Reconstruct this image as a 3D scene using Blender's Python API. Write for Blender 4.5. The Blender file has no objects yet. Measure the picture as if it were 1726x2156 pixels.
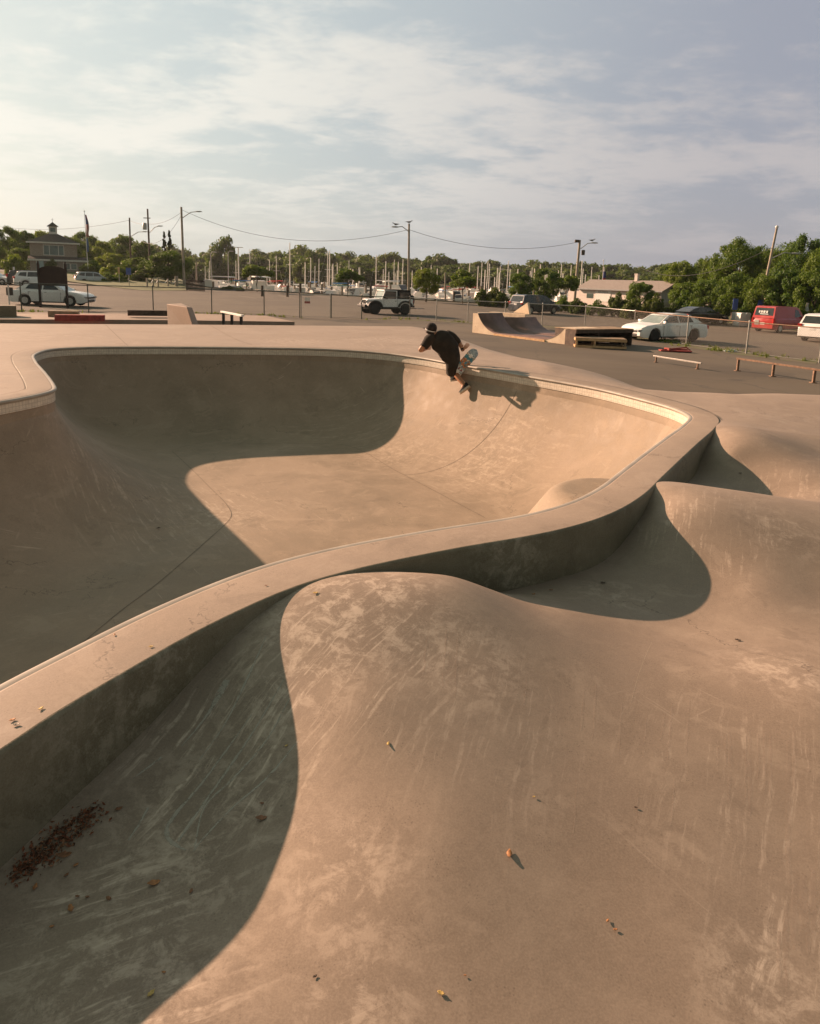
import bpy, bmesh, math, random
import numpy as np
from mathutils import Vector, Matrix, noise as mnoise
# ------------------------------------------------------------------ scene
S = bpy.context.scene
COL = S.collection
RAD = math.radians
random.seed(7)
# ------------------------------------------------------------------ camera model (pixels of a 1726 x 2156 view)
CF = 1450.0; PIT = RAD(10.3); ROLL = RAD(1.7); EYE = 1.7; PPY = 588 + CF*math.tan(PIT)
def ray(u, v):
    x = (u-863)/CF; y = -(v-PPY)/CF
    c, s = math.cos(ROLL), math.sin(ROLL)
    x, y = c*x-s*y, s*x+c*y
    return (x, math.cos(PIT)+y*math.sin(PIT), -math.sin(PIT)+y*math.cos(PIT))
def at(u, v, z=0.0):
    d = ray(u, v); t = (z-EYE)/d[2]; return (d[0]*t, d[1]*t)
def atD(u, v, D):
    d = ray(u, v); t = D/d[1]; return (d[0]*t, D, EYE+d[2]*t)
def proj(X, Y, Z):
    Z -= EYE
    fz = Y*math.cos(PIT)-Z*math.sin(PIT); up = Y*math.sin(PIT)+Z*math.cos(PIT)
    x, y = X/fz, up/fz
    c, s = math.cos(ROLL), math.sin(ROLL)
    x, y = c*x+s*y, -s*x+c*y
    return 863+CF*x, PPY-CF*y
def lotz(x): return -0.93-0.016*max(-40, min(40, x))
def lot(u, v):                      # point of the parking lot seen at a pixel
    x, y = at(u, v, -0.93)
    for _ in range(6): x, y = at(u, v, lotz(x))
    return Vector((x, y, lotz(x)))
SUNV = Vector((3.84, -2.56, -1.8)).normalized()      # the way the light travels

cam = bpy.data.cameras.new('camera'); camo = bpy.data.objects.new('camera', cam); COL.objects.link(camo)
cam.sensor_fit = 'HORIZONTAL'; cam.sensor_width = 36; cam.lens = CF/1726*36
cam.shift_y = -(1078-PPY)/1726; cam.clip_start = 0.05; cam.clip_end = 6000
camo.location = (0, 0, EYE)
camo.rotation_mode = 'XYZ'
camo.matrix_world = Matrix.Translation((0, 0, EYE)) @ Matrix.Rotation(math.pi/2-PIT, 4, 'X') @ Matrix.Rotation(ROLL, 4, 'Z')
S.camera = camo
S.view_settings.view_transform = 'Standard'; S.view_settings.look = 'None'
S.view_settings.exposure = 1.12; S.view_settings.gamma = 1.0
S.cycles.max_bounces = 6; S.cycles.transparent_max_bounces = 12
# ------------------------------------------------------------------ node helpers
class NT:
    def __init__(s, tree): s.t = tree; s.n = tree.nodes; s.l = tree.links; s.n.clear()
    def new(s, typ, **kw):
        nd = s.n.new(typ)
        for k, v in kw.items():
            if k == 'inp':
                for i, val in v.items(): s.set(nd, i, val)
            else: setattr(nd, k, v)
        return nd
    def set(s, nd, i, val):
        if isinstance(val, bpy.types.NodeSocket): s.l.new(val, nd.inputs[i])
        elif isinstance(val, bpy.types.Node): s.l.new(val.outputs[0], nd.inputs[i])
        else: nd.inputs[i].default_value = val
    def math(s, op, a, b=0.0, clamp=False):
        nd = s.new('ShaderNodeMath', operation=op, use_clamp=clamp); s.set(nd, 0, a); s.set(nd, 1, b); return nd
    def vmath(s, op, a, b=(0, 0, 0)):
        nd = s.new('ShaderNodeVectorMath', operation=op); s.set(nd, 0, a); s.set(nd, 1, b); return nd
    def noise(s, vec, scale, detail=4, rough=.55, dist=0):
        return s.new('ShaderNodeTexNoise', inp={'Vector': vec, 'Scale': scale, 'Detail': detail, 'Roughness': rough, 'Distortion': dist})
    def ramp(s, fac, a, b, lo=0.0, hi=1.0):
        nd = s.new('ShaderNodeMapRange', interpolation_type='SMOOTHSTEP')
        s.set(nd, 0, fac); s.set(nd, 1, a); s.set(nd, 2, b); s.set(nd, 3, lo); s.set(nd, 4, hi); return nd
    def mix(s, fac, a, b, blend='MIX'):
        nd = s.new('ShaderNodeMix', data_type='RGBA', blend_type=blend)
        s.set(nd, 0, fac)
        for i, c in ((6, a), (7, b)):
            if isinstance(c, (tuple, list)) and len(c) == 3: c = (*c, 1)
            s.set(nd, i, c)
        return nd.outputs[2]
    def mapping(s, vec, rot=(0, 0, 0), scale=(1, 1, 1), loc=(0, 0, 0)):
        return s.new('ShaderNodeMapping', inp={0: vec, 1: loc, 2: rot, 3: scale})
def mat(name):
    m = bpy.data.materials.new(name); m.use_nodes = True
    nt = NT(m.node_tree)
    out = nt.new('ShaderNodeOutputMaterial'); b = nt.new('ShaderNodeBsdfPrincipled')
    nt.l.new(b.outputs[0], out.inputs[0])
    return m, nt, b
def simple(name, col, rough=.6, metal=0, var=.12, scale=6, bump=0, spec=.5, coat=0):
    """flat-looking stuff still gets a little procedural variation"""
    m, nt, b = mat(name)
    tc = nt.new('ShaderNodeTexCoord').outputs['Object']
    n = nt.noise(tc, scale, 5, .6)
    f = nt.ramp(n, .3, .7)
    c1 = tuple(max(0, c*(1-var)) for c in col); c2 = tuple(min(1, c*(1+var)) for c in col)
    nt.set(b, 'Base Color', nt.mix(f, c1, c2))
    b.inputs['Roughness'].default_value = rough; b.inputs['Metallic'].default_value = metal
    b.inputs['Specular IOR Level'].default_value = spec; b.inputs['Coat Weight'].default_value = coat
    if bump:
        bp = nt.new('ShaderNodeBump', inp={'Strength': bump, 'Distance': .02, 'Height': nt.noise(tc, scale*8, 4, .6)}); nt.set(b, 'Normal', bp)
    return m
# ------------------------------------------------------------------ mesh helpers
class MB:
    """collects polygons; build() links them as one mesh object"""
    def __init__(s): s.v = []; s.f = []; s.sm = []
    def add(s, verts, faces, smooth=False, M=None):
        o = len(s.v)
        s.v += [tuple(M @ Vector(p)) for p in verts] if M else [tuple(p) for p in verts]
        s.f += [tuple(i+o for i in f) for f in faces]; s.sm += [smooth]*len(faces); return s
    def box(s, c, d, rz=0, rx=0, ry=0, taper=1.0):
        hx, hy, hz = d[0]/2, d[1]/2, d[2]/2
        M = Matrix.Translation(c) @ Matrix.Rotation(rz, 4, 'Z') @ Matrix.Rotation(ry, 4, 'Y') @ Matrix.Rotation(rx, 4, 'X')
        vs = [(x*hx*(taper if z > 0 else 1), y*hy*(taper if z > 0 else 1), z*hz) for z in (-1, 1) for y in (-1, 1) for x in (-1, 1)]
        return s.add(vs, [(0, 2, 3, 1), (4, 5, 7, 6), (0, 1, 5, 4), (2, 6, 7, 3), (0, 4, 6, 2), (1, 3, 7, 5)], False, M)
    def tube(s, pts, r, n=8, r2=None, cap=True):
        pts = [Vector(p) for p in pts]; k = len(pts); rings = []
        up = Vector((0, 0, 1))
        for i, p in enumerate(pts):
            t = (pts[min(i+1, k-1)]-pts[max(i-1, 0)]).normalized()
            a = t.cross(up)
            if a.length < .05: a = t.cross(Vector((1, 0, 0)))
            a.normalize(); b = t.cross(a)
            rr = r if r2 is None else r+(r2-r)*i/(k-1)
            if isinstance(r, (list, tuple)): rr = r[i]
            rings.append([p+(a*math.cos(2*math.pi*j/n)+b*math.sin(2*math.pi*j/n))*rr for j in range(n)])
        vs = [v for rg in rings for v in rg]
        fs = [(i*n+j, (i+1)*n+j, (i+1)*n+(j+1) % n, i*n+(j+1) % n) for i in range(k-1) for j in range(n)]
        s.add(vs, fs, n > 5)
        if cap: s.add(rings[0], [tuple(range(n))]); s.add(rings[-1], [tuple(reversed(range(n)))])
        return s
    def prism(s, poly, y0, y1, M=None):
        """poly in x,z extruded along y"""
        n = len(poly)
        vs = [(x, y0, z) for x, z in poly]+[(x, y1, z) for x, z in poly]
        fs = [tuple(range(n)), tuple(reversed(range(n, 2*n)))]+[(i, i+n, (i+1) % n+n, (i+1) % n) for i in range(n)]
        return s.add(vs, fs, False, M)
    def lathe(s, prof, n=16, M=None, smooth=True):
        """prof: (radius, z) list"""
        k = len(prof)
        vs = [(r*math.cos(2*math.pi*j/n), r*math.sin(2*math.pi*j/n), z) for r, z in prof for j in range(n)]
        fs = [(i*n+j, i*n+(j+1) % n, (i+1)*n+(j+1) % n, (i+1)*n+j) for i in range(k-1) for j in range(n)]
        s.add(vs, fs, smooth, M)
        s.add(vs[:n], [tuple(reversed(range(n)))], False, M); s.add(vs[-n:], [tuple(range(n))], False, M)
        return s
    def build(s, name, m=None, parent=None, bevel=0, loc=None):
        me = bpy.data.meshes.new(name); me.from_pydata(s.v, [], s.f); me.update()
        me.polygons.foreach_set('use_smooth', s.sm)
        o = bpy.data.objects.new(name, me); COL.objects.link(o)
        for mm in (m if isinstance(m, (list, tuple)) else [m]):
            if mm: me.materials.append(mm)
        if parent: o.parent = parent
        if loc: o.location = loc
        if bevel:
            b = o.modifiers.new('bevel', 'BEVEL'); b.width = bevel; b.segments = 2; b.limit_method = 'ANGLE'
        return o
def tag(o, label=None, cat=None, group=None, kind=None):
    if label: o['label'] = label
    if cat: o['category'] = cat
    if group: o['group'] = group
    if kind: o['kind'] = kind
    return o
def empty(name, loc, label, cat, group=None, rz=0, kind=None):
    o = bpy.data.objects.new(name, None); COL.objects.link(o); o.empty_display_size = .2
    o.location = loc; o.rotation_euler = (0, 0, rz); tag(o, label, cat, group, kind); return o
def copy_tree(o, parent=None):
    c = o.copy(); COL.objects.link(c)
    if parent: c.parent = parent
    for ch in list(o.children): copy_tree(ch, c)
    return c
# ------------------------------------------------------------------ curves / terrain maths
def catmull(pts, closed=True, step=.06):
    P = [np.array(p, float) for p in pts]; n = len(P); out = []
    rng = range(n if closed else n-1)
    for i in rng:
        p0, p1, p2, p3 = (P[(i+k-1) % n] if closed else P[min(max(i+k-1, 0), n-1)] for k in range(4))
        m = max(2, int(np.linalg.norm(p2-p1)/step))
        d01 = max(np.linalg.norm(p1-p0), 1e-3)**.5; d12 = max(np.linalg.norm(p2-p1), 1e-3)**.5; d23 = max(np.linalg.norm(p3-p2), 1e-3)**.5
        m1 = (p2-p1)+d12*((p1-p0)/d01-(p2-p0)/(d01+d12)) if d01 > .04 else (p2-p1)
        m2 = (p2-p1)+d12*((p3-p2)/d23-(p3-p1)/(d12+d23)) if d23 > .04 else (p2-p1)
        # centripetal tangents
        for j in range(m):
            t = j/m; h00 = 2*t**3-3*t*t+1; h10 = t**3-2*t*t+t; h01 = -2*t**3+3*t*t; h11 = t**3-t*t
            out.append(h00*p1+h10*m1+h01*p2+h11*m2)
    if not closed: out.append(P[-1])
    return np.array(out)
def smooth_closed(C, it):
    for _ in range(it): C = .25*np.roll(C, 1, 0)+.5*C+.25*np.roll(C, -1, 0)
    return C
def resample(C, step, closed=True):
    D = np.vstack([C, C[:1]]) if closed else C
    seg = np.r_[0, np.cumsum(np.linalg.norm(np.diff(D, axis=0), axis=1))]
    n = int(seg[-1]/step); t = np.linspace(0, seg[-1], n, endpoint=not closed)
    return np.c_[np.interp(t, seg, D[:, 0]), np.interp(t, seg, D[:, 1])]
def inside(C, X, Y):
    r = np.zeros(X.shape, bool); n = len(C)
    for i in range(n):
        x1, y1 = C[i]; x2, y2 = C[(i+1) % n]
        if y1 == y2: continue
        c = ((y1 > Y) != (y2 > Y)); r ^= c & (X < (x2-x1)*(Y-y1)/(y2-y1)+x1)
    return r
def sdist(C, X, Y):
    """distance to a closed curve, positive inside"""
    sh = X.shape; x = X.ravel(); y = Y.ravel(); d = np.full(x.shape, 1e9)
    A = C; B = np.roll(C, -1, 0)
    for i in range(len(C)):
        ax, ay = A[i]; bx, by = B[i]-A[i]; L = bx*bx+by*by
        t = np.clip(((x-ax)*bx+(y-ay)*by)/max(L, 1e-12), 0, 1)
        d = np.minimum(d, (x-ax-t*bx)**2+(y-ay-t*by)**2)
    d = np.sqrt(d).reshape(sh)
    return np.where(inside(C, X, Y), d, -d)
# inner rim of the bowl, clockwise from the near left (metres, z = 0 is the rim)
RIM = [(-1.65, 2.56), (-1.5, 2.85), (-1.31, 3.2), (-1.06, 3.57), (-.81, 3.86), (-.47, 4.13), (.15, 4.5), (.86, 4.87), (1.28, 5.2), (1.66, 5.66), (2.0, 6.2),
       (2.9, 7.62), (3.5, 8.55), (3.78, 9.1), (3.8, 9.7), (3.55, 10.5), (3.09, 11.51), (2.08, 12.85), (.94, 14.3), (.2, 15.3), (-.6, 16.0), (-1.9, 16.45), (-3.5, 16.35), (-6.2, 15.75),
       (-7.3, 15.3), (-7.75, 14.75), (-7.6, 13.8), (-7.03, 12.75), (-6.08, 11.3), (-5.38, 10.2), (-5.12, 9.72), (-5.10, 9.42), (-5.22, 8.9), (-5.7, 7.7), (-6.0, 6.2), (-5.9, 4.6), (-5.2, 3.1),
       (-4.2, 1.9), (-3.2, 1.45), (-2.35, 1.6), (-1.85, 2.1)]
RIMC = resample(smooth_closed(resample(catmull(RIM), .05), 7), .05)
BEAM = .36; HB = 1.8; RT = 2.3; ZB = -.26
def offset(C, d):
    T = np.roll(C, -1, 0)-np.roll(C, 1, 0); T /= np.linalg.norm(T, axis=1)[:, None]
    N = np.c_[T[:, 1], -T[:, 0]]     # outward for a counter-clockwise-in-plan curve
    return C+N*d
if True:  # orientation
    a = np.sum(RIMC[:, 0]*np.roll(RIMC[:, 1], -1)-np.roll(RIMC[:, 0], -1)*RIMC[:, 1])
    if a < 0: RIMC = RIMC[::-1].copy()
OUTC = smooth_closed(offset(RIMC, BEAM), 6)
TH0 = math.acos(1-(HB+ZB)/RT); EXT = RT*math.sin(TH0)
def bowl_z(d):
    """height over distance d from the rim (circular transition)"""
    q = np.clip(EXT-d, 0, None)
    qq = np.minimum(q, EXT)
    z = -HB+RT-np.sqrt(np.maximum(RT*RT-qq*qq, 1e-6))
    z = np.where(d < 0, ZB-d*math.tan(TH0), z)
    return z
MOUND = (2.06, 6.72, .46)     # x, y, flat radius
# ------------------------------------------------------------------ world: sky with thin clouds
w = bpy.data.worlds.new('World'); S.world = w; w.use_nodes = True
nt = NT(w.node_tree)
wo = nt.new('ShaderNodeOutputWorld'); bg = nt.new('ShaderNodeBackground')
sky = nt.new('ShaderNodeTexSky', sky_type='NISHITA', sun_disc=False, sun_elevation=RAD(21.3), sun_rotation=RAD(-56.3), altitude=10, air_density=1.2, dust_density=3.0, ozone_density=1.0)
tc = nt.new('ShaderNodeTexCoord').outputs['Generated']
sx = nt.new('ShaderNodeSeparateXYZ', inp={0: tc})
zz = nt.math('MAXIMUM', sx.outputs[2], 0.0)
den = nt.math('ADD', zz, .16)
pv = nt.new('ShaderNodeCombineXYZ', inp={0: nt.math('DIVIDE', sx.outputs[0], den), 1: nt.math('DIVIDE', sx.outputs[1], den)}).outputs[0]
big = nt.noise(nt.mapping(pv, rot=(0, 0, RAD(-14)), scale=(.75, 1.0, 1), loc=(8.8, 0.4, 0)), 1.15, 4, .55, .5)
med = nt.noise(nt.mapping(pv, rot=(0, 0, RAD(8)), scale=(.85, 1.1, 1), loc=(1.7, 4.2, 0)), 3.6, 6, .62, .35)
fin = nt.noise(nt.mapping(pv, rot=(0, 0, RAD(-28)), scale=(.8, 1.1, 1)), 10, 7, .66, .3)
m1 = nt.math('ADD', nt.math('MULTIPLY', big, .52), nt.math('ADD', nt.math('MULTIPLY', med, .30), nt.math('MULTIPLY', fin, .18)))
sund = nt.vmath('DOT_PRODUCT', tc, tuple(-SUNV)).outputs['Value']
glow = nt.ramp(sund, .15, 1.0)
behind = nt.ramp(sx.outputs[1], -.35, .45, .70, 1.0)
behind = nt.math('MULTIPLY', behind, nt.ramp(sx.outputs[2], .48, .85, 1.0, .62))  # sky out of view, behind and overhead, dimmed to deepen the shade
elev = nt.ramp(sx.outputs[2], .0, .16)
cl = nt.ramp(m1, .435, .58)
cl = nt.math('MULTIPLY', cl, nt.math('ADD', nt.math('MULTIPLY', elev, .85), .15))
skyb = nt.vmath('SCALE', sky.outputs[0]); skyb.inputs['Scale'].default_value = 1.0
# cloud colour: cool grey away from the sun, cream towards it (values in the sky texture's own units)
ccol = nt.mix(glow, (2.75, 2.62, 2.66), (5.1, 5.0, 4.5))
veil = nt.mix(glow, (1.74, 1.82, 2.15), (3.1, 3.5, 3.4))
base = nt.mix(.90, skyb.outputs[0], veil)
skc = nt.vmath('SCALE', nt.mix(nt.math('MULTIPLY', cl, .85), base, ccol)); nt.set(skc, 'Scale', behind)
tint = nt.mix(nt.ramp(behind, .62, 1.0), (.91, 1.04, .82), (1, 1, 1))  # green added to the sky out of view so that shade turns olive
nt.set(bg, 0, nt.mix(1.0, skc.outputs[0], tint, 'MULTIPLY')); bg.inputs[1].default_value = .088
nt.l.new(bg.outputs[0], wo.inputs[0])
sun = bpy.data.lights.new('sun', 'SUN'); suno = bpy.data.objects.new('sun', sun); COL.objects.link(suno)
sun.energy = 5.0; sun.angle = RAD(.55); sun.color = (1.0, .645, .44)
suno.rotation_mode = 'QUATERNION'; suno.rotation_quaternion = SUNV.to_track_quat('-Z', 'Y'); suno.location = (-20, 14, 12)
# ------------------------------------------------------------------ concrete
def concrete(name, c_dark, c_mid, c_light, streaks=(), scuff=0.5, drips=0.0, spots=(), bump=.05, sc=1.0):
    """mottled cast concrete. spots: (x, y, radius, strength) of pale efflorescence; streaks: (x, y, radius, angle, strength)"""
    m, nt, b = mat(name)
    pos = nt.new('ShaderNodeNewGeometry').outputs['Position']
    n1 = nt.noise(pos, .55*sc, 5, .6, .6); n2 = nt.noise(pos, 3.2*sc, 6, .68, .3); n3 = nt.noise(pos, 26*sc, 4, .7)
    col = nt.mix(nt.ramp(n1, .34, .66), c_dark, c_mid)
    col = nt.mix(nt.math('MULTIPLY', nt.ramp(n2, .42, .78), .55), col, c_light)
    col = nt.mix(nt.math('MULTIPLY', nt.ramp(n3, .3, .75), .22), col, tuple(c*.72 for c in c_dark))
    ag = nt.new('ShaderNodeTexVoronoi', inp={'Vector': pos, 'Scale': 75.0}); agm = nt.math('MULTIPLY', nt.ramp(ag.outputs['Distance'], .16, .30, 1, 0), nt.ramp(nt.noise(pos, 6, 4), .5, .62))
    col = nt.mix(nt.math('MULTIPLY', agm, .45), col, tuple(c*.5 for c in c_dark))
    fg = nt.noise(pos, 140, 2, .6); col = nt.mix(nt.math('MULTIPLY', nt.ramp(fg, .25, .8), .25), col, tuple(min(1, c*1.25) for c in c_light))
    # sparse dark pits
    vor = nt.new('ShaderNodeTexVoronoi', inp={'Vector': pos, 'Scale': 16.0})
    pit = nt.ramp(vor.outputs['Distance'], .05, .09, 1, 0)
    pit = nt.math('MULTIPLY', pit, nt.ramp(nt.noise(pos, 2.3, 2), .55, .62))
    col = nt.mix(nt.math('MULTIPLY', pit, .55), col, tuple(c*.4 for c in c_dark))
    white = tuple(min(1, c*1.5+.05) for c in c_light)
    # thin random scuffs in several directions
    for i, (ang, st) in enumerate(((.5, .55), (-.9, .45), (1.7, .35))):
        q = nt.mapping(nt.mapping(pos, rot=(0, 0, -ang)), scale=(1.1, 22, 1.5), loc=(i*3.3, i, 0))
        s_ = nt.ramp(nt.noise(q, 1.6, 3, .5, .2), .66, .74)
        s_ = nt.math('MULTIPLY', s_, nt.ramp(nt.noise(pos, 1.1+i*.3, 3), .5, .66))
        col = nt.mix(nt.math('MULTIPLY', s_, st*scuff), col, white)
    def dist(x, y, r, r0=.2):
        d = nt.vmath('DISTANCE', nt.mapping(pos, scale=(1, 1, .0)), (x, y, 0)).outputs['Value']
        return nt.ramp(d, r, r*r0, 0, 1)
    for (x, y, r, st) in spots:
        mask = nt.math('MULTIPLY', dist(x, y, r, .1), nt.ramp(nt.noise(pos, 9, 8, .78, .4), .46, .62))
        col = nt.mix(nt.math('MULTIPLY', mask, st), col, white)
    for k, (x, y, r, ang, st, fr) in enumerate(streaks):
        wv = nt.vmath('ADD', pos, nt.vmath('SCALE', nt.noise(pos, 2.2, 3).outputs['Color']).outputs[0])
        wv.inputs[1].links[0].from_node.inputs['Scale'].default_value = .10
        q = nt.mapping(nt.mapping(wv, rot=(0, 0, -ang)), scale=(1.3, fr, .6), loc=(k*2.7, 0, 0))
        s_ = nt.ramp(nt.noise(q, 1.5, 6, .66, .15), .52, .66)
        brk = nt.ramp(nt.noise(pos, 11+k, 6, .75), .38, .58)
        mask = nt.math('MULTIPLY', nt.math('MULTIPLY', s_, brk), dist(x, y, r, .35))
        col = nt.mix(nt.math('MULTIPLY', mask, st), col, white)
    # hairline cracks and cement patches
    wp_ = nt.vmath('ADD', pos, nt.vmath('SCALE', nt.noise(pos, 1.7, 5, .7).outputs['Color']).outputs[0]); wp_.inputs[1].links[0].from_node.inputs['Scale'].default_value = .9
    ce = nt.new('ShaderNodeTexVoronoi', feature='DISTANCE_TO_EDGE', inp={'Vector': wp_, 'Scale': .38})
    ck = nt.math('MULTIPLY', nt.ramp(ce.outputs['Distance'], .0012, .0035, 1, 0), nt.ramp(nt.noise(pos, .8, 2), .50, .56))
    col = nt.mix(nt.math('MULTIPLY', ck, .55), col, tuple(c*.45 for c in c_dark))
    pt = nt.ramp(nt.noise(pos, 1.35, 7, .72, .8), .56, .60); col = nt.mix(nt.math('MULTIPLY', pt, .22), col, tuple(c*1.12 for c in c_light))
    pd = nt.ramp(nt.noise(nt.mapping(pos, loc=(9, 4, 0)), 2.1, 8, .75, .6), .57, .64); col = nt.mix(nt.math('MULTIPLY', pd, .28), col, tuple(c*.72 for c in c_dark))
    nt.set(b, 'Base Color', col)
    nt.set(b, 'Roughness', nt.ramp(n2, .2, .8, .62, .86)); b.inputs['Specular IOR Level'].default_value = .35
    hgt = nt.math('ADD', nt.math('MULTIPLY', n3, .5), nt.math('ADD', nt.math('MULTIPLY', fg, .25), nt.math('MULTIPLY', n2, 1.2)))
    hgt = nt.math('SUBTRACT', hgt, nt.math('MULTIPLY', pit, .6))
    nt.set(b, 'Normal', nt.new('ShaderNodeBump', inp={'Strength': bump, 'Distance': .02, 'Height': hgt}))
    return m
CD, CM, CL = (.205, .155, .115), (.265, .203, .154), (.345, .275, .213)
M_wave = concrete('wave_concrete', CD, CM, CL, scuff=.45,
    spots=[(-.25, 3.45, .75, .75), (-.5, 3.0, .5, .55), (.3, 3.1, .5, .45), (-.75, 2.4, .6, .5), (-.9, 1.75, .7, .5), (1.15, 1.75, .35, .5), (-.15, 2.05, .4, .4), (2.0, 3.3, .5, .5), (-.1, 1.6, .35, .4), (1.4, 4.3, .4, .35), (2.9, 5.0, .5, .4)],
    streaks=[(-.78, 2.6, .6, RAD(68), .95, 15), (-.3, 3.1, .8, RAD(56), .7, 22), (-.95, 1.8, .75, RAD(22), .8, 13), (.3, 2.8, .8, RAD(74), .28, 24), (1.5, 2.5, .8, RAD(62), .34, 26), (1.35, 1.75, .5, RAD(56), .7, 18), (2.4, 5.1, .8, RAD(66), .5, 20), (3.9, 6.6, .8, RAD(62), .3, 16)])
M_bowl = concrete('bowl_concrete', (.215, .168, .118), (.302, .233, .170), (.375, .300, .224), scuff=.8, spots=[(-.3, 13.2, 1.2, .3), (-2.7, 9.6, .9, .4), (1.4, 12.0, 1.5, .35)],
    streaks=[(-3.4, 9.8, 2.4, RAD(-50), .4, 12), (-1.5, 14.5, 2.2, RAD(4), .3, 12), (1.5, 12.3, 2.2, RAD(-52), .35, 10)])
M_deck = concrete('deck_concrete', (.25, .192, .148), (.295, .230, .180), (.37, .30, .24), scuff=.9, spots=[(-3.2, 18.2, 1.6, .35), (-.6, 19.5, 1.8, .35), (-6.8, 12.5, 1.0, .3)],
    streaks=[(-.5, 18.5, 2.5, RAD(110), .35, 6), (-9.5, 17.5, 2.0, RAD(150), .4, 5)])
M_beam = concrete('beam_concrete', (.235, .182, .138), (.29, .226, .175), (.36, .29, .23), scuff=.3, bump=.04)
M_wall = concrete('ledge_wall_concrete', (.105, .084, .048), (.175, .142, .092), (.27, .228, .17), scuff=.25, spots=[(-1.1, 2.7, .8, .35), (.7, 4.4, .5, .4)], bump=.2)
M_joint = simple('joint_dark', (.13, .105, .08), .9)
M_cop = simple('coping_concrete', (.33, .29, .24), .5, 0, .15, 3, 0, .4)
# ------------------------------------------------------------------ bowl surface
def tri_mesh(name, V, F, m, parent=None, smooth=True):
    me = bpy.data.meshes.new(name); me.from_pydata(V, [], F); me.update()
    me.polygons.foreach_set('use_smooth', [smooth]*len(me.polygons))
    o = bpy.data.objects.new(name, me); COL.objects.link(o); me.materials.append(m)
    if parent: o.parent = parent
    return o
def blur(Z, it, W=None):
    for _ in range(it):
        P = np.pad(Z, 1, mode='edge'); B = (P[:-2, 1:-1]+P[2:, 1:-1]+P[1:-1, :-2]+P[1:-1, 2:])*.15+Z*.2+(P[:-2, :-2]+P[2:, 2:]+P[:-2, 2:]+P[2:, :-2])*.05
        Z = B if W is None else Z*(1-W)+B*W
    return Z
gx = np.arange(-8.1, 4.3, .045); gy = np.arange(1.2, 16.9, .045)
X, Y = np.meshgrid(gx, gy); COARSE = resample(RIMC, .16)
DB = sdist(COARSE, X, Y)
dsm = blur(DB, 90, np.clip((DB-.35)/1.2, 0, 1))
ZBW = bowl_z(np.where(DB > .3, dsm, DB))
r = np.hypot(X-MOUND[0], Y-MOUND[1]); q_ = np.clip(r-MOUND[2], 0, 9); mz = -.36-np.where(q_ < .18, .225-np.sqrt(np.clip(.225**2-q_**2, 0, None)), .09+(q_-.18)*1.45)
k = .10; hh = np.clip(.5+.5*(mz-ZBW)/k, 0, 1); ZM = ZBW*(1-hh)+mz*hh+k*hh*(1-hh)
ZBW = np.where((r < 2.2) & (DB > -.2), ZM, ZBW); ZBW = np.where(DB < .01, np.minimum(ZBW, -.2), ZBW)
bowl_t = empty('skate_bowl', (-2, 9, 0), 'deep kidney shaped concrete skate bowl with tiled lip in the middle of the park', 'skate bowl')
def bz(x, y):
    i = np.clip((y-gy[0])/.045, 0, len(gy)-2); j = np.clip((x-gx[0])/.045, 0, len(gx)-2)
    i0 = int(i); j0 = int(j); fi = i-i0; fj = j-j0
    return float(ZBW[i0, j0]*(1-fi)*(1-fj)+ZBW[i0+1, j0]*fi*(1-fj)+ZBW[i0, j0+1]*(1-fi)*fj+ZBW[i0+1, j0+1]*fi*fj)
def grid_faces(keep):
    ny, nx = keep.shape; idx = -np.ones(keep.shape, int)
    fk = keep[:-1, :-1] & keep[1:, :-1] & keep[:-1, 1:] & keep[1:, 1:]
    used = np.zeros(keep.shape, bool); used[:-1, :-1] |= fk; used[1:, :-1] |= fk; used[:-1, 1:] |= fk; used[1:, 1:] |= fk
    idx[used] = np.arange(used.sum())
    ii, jj = np.nonzero(fk)
    F = np.c_[idx[ii, jj], idx[ii, jj+1], idx[ii+1, jj+1], idx[ii+1, jj]]
    return used, F.tolist()
used, F = grid_faces(DB > -.09)
OFF = Vector((-2, 9, 0))
V = np.c_[X[used]-OFF.x, Y[used]-OFF.y, ZBW[used]]
bs = tri_mesh('bowl_shell', V.tolist(), F, M_bowl, bowl_t)
# vertical lip: a coping bead, a tile band and the concrete strip below
def ring_strip(C, prof, name, m, parent, smooth=True, closed=True):
    """prof: list of (inward offset, z); sweeps the profile round curve C"""
    rows = [(offset(C, -o_) if o_ else C, z) for o_, z in prof]; n = len(C)
    V = [(float(x)-OFF.x, float(y)-OFF.y, z) for c, z in rows for x, y in c]
    F = [(i*n+j, i*n+(j+1) % n, (i+1)*n+(j+1) % n, (i+1)*n+j) for i in range(len(rows)-1) for j in range(n)]
    return tri_mesh(name, V, F, m, parent, smooth)
ring_strip(RIMC, [(.0, -.17), (.006, -.20), (.012, -.27), (.02, -.36)], 'lip_strip', M_bowl, bowl_t)
mt, nt, b = mat('tile_band_white')
pos = nt.new('ShaderNodeNewGeometry').outputs['Position']
# square white mosaic tiles with thin grout: grid in height and along the wall (x+y runs on every wall direction here)
sp = nt.new('ShaderNodeSeparateXYZ', inp={0: pos})
g1 = nt.math('ABSOLUTE', nt.math('SUBTRACT', nt.math('FRACT', nt.math('MULTIPLY', sp.outputs[2], 19.0)), .5))
uvn = nt.new('ShaderNodeUVMap')
su = nt.new('ShaderNodeSeparateXYZ', inp={0: uvn.outputs[0]})
g2 = nt.math('ABSOLUTE', nt.math('SUBTRACT', nt.math('FRACT', nt.math('MULTIPLY', su.outputs[0], 19.0)), .5))
gr = nt.ramp(nt.math('MAXIMUM', g1, g2), .42, .47)
cel = nt.noise(pos, 14, 3, .7)
tcol = nt.mix(nt.ramp(cel, .3, .7), (.52, .46, .38), (.66, .60, .50))
nt.set(b, 'Base Color', nt.mix(nt.math('MULTIPLY', gr, .6), tcol, (.25, .22, .18)))
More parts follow.
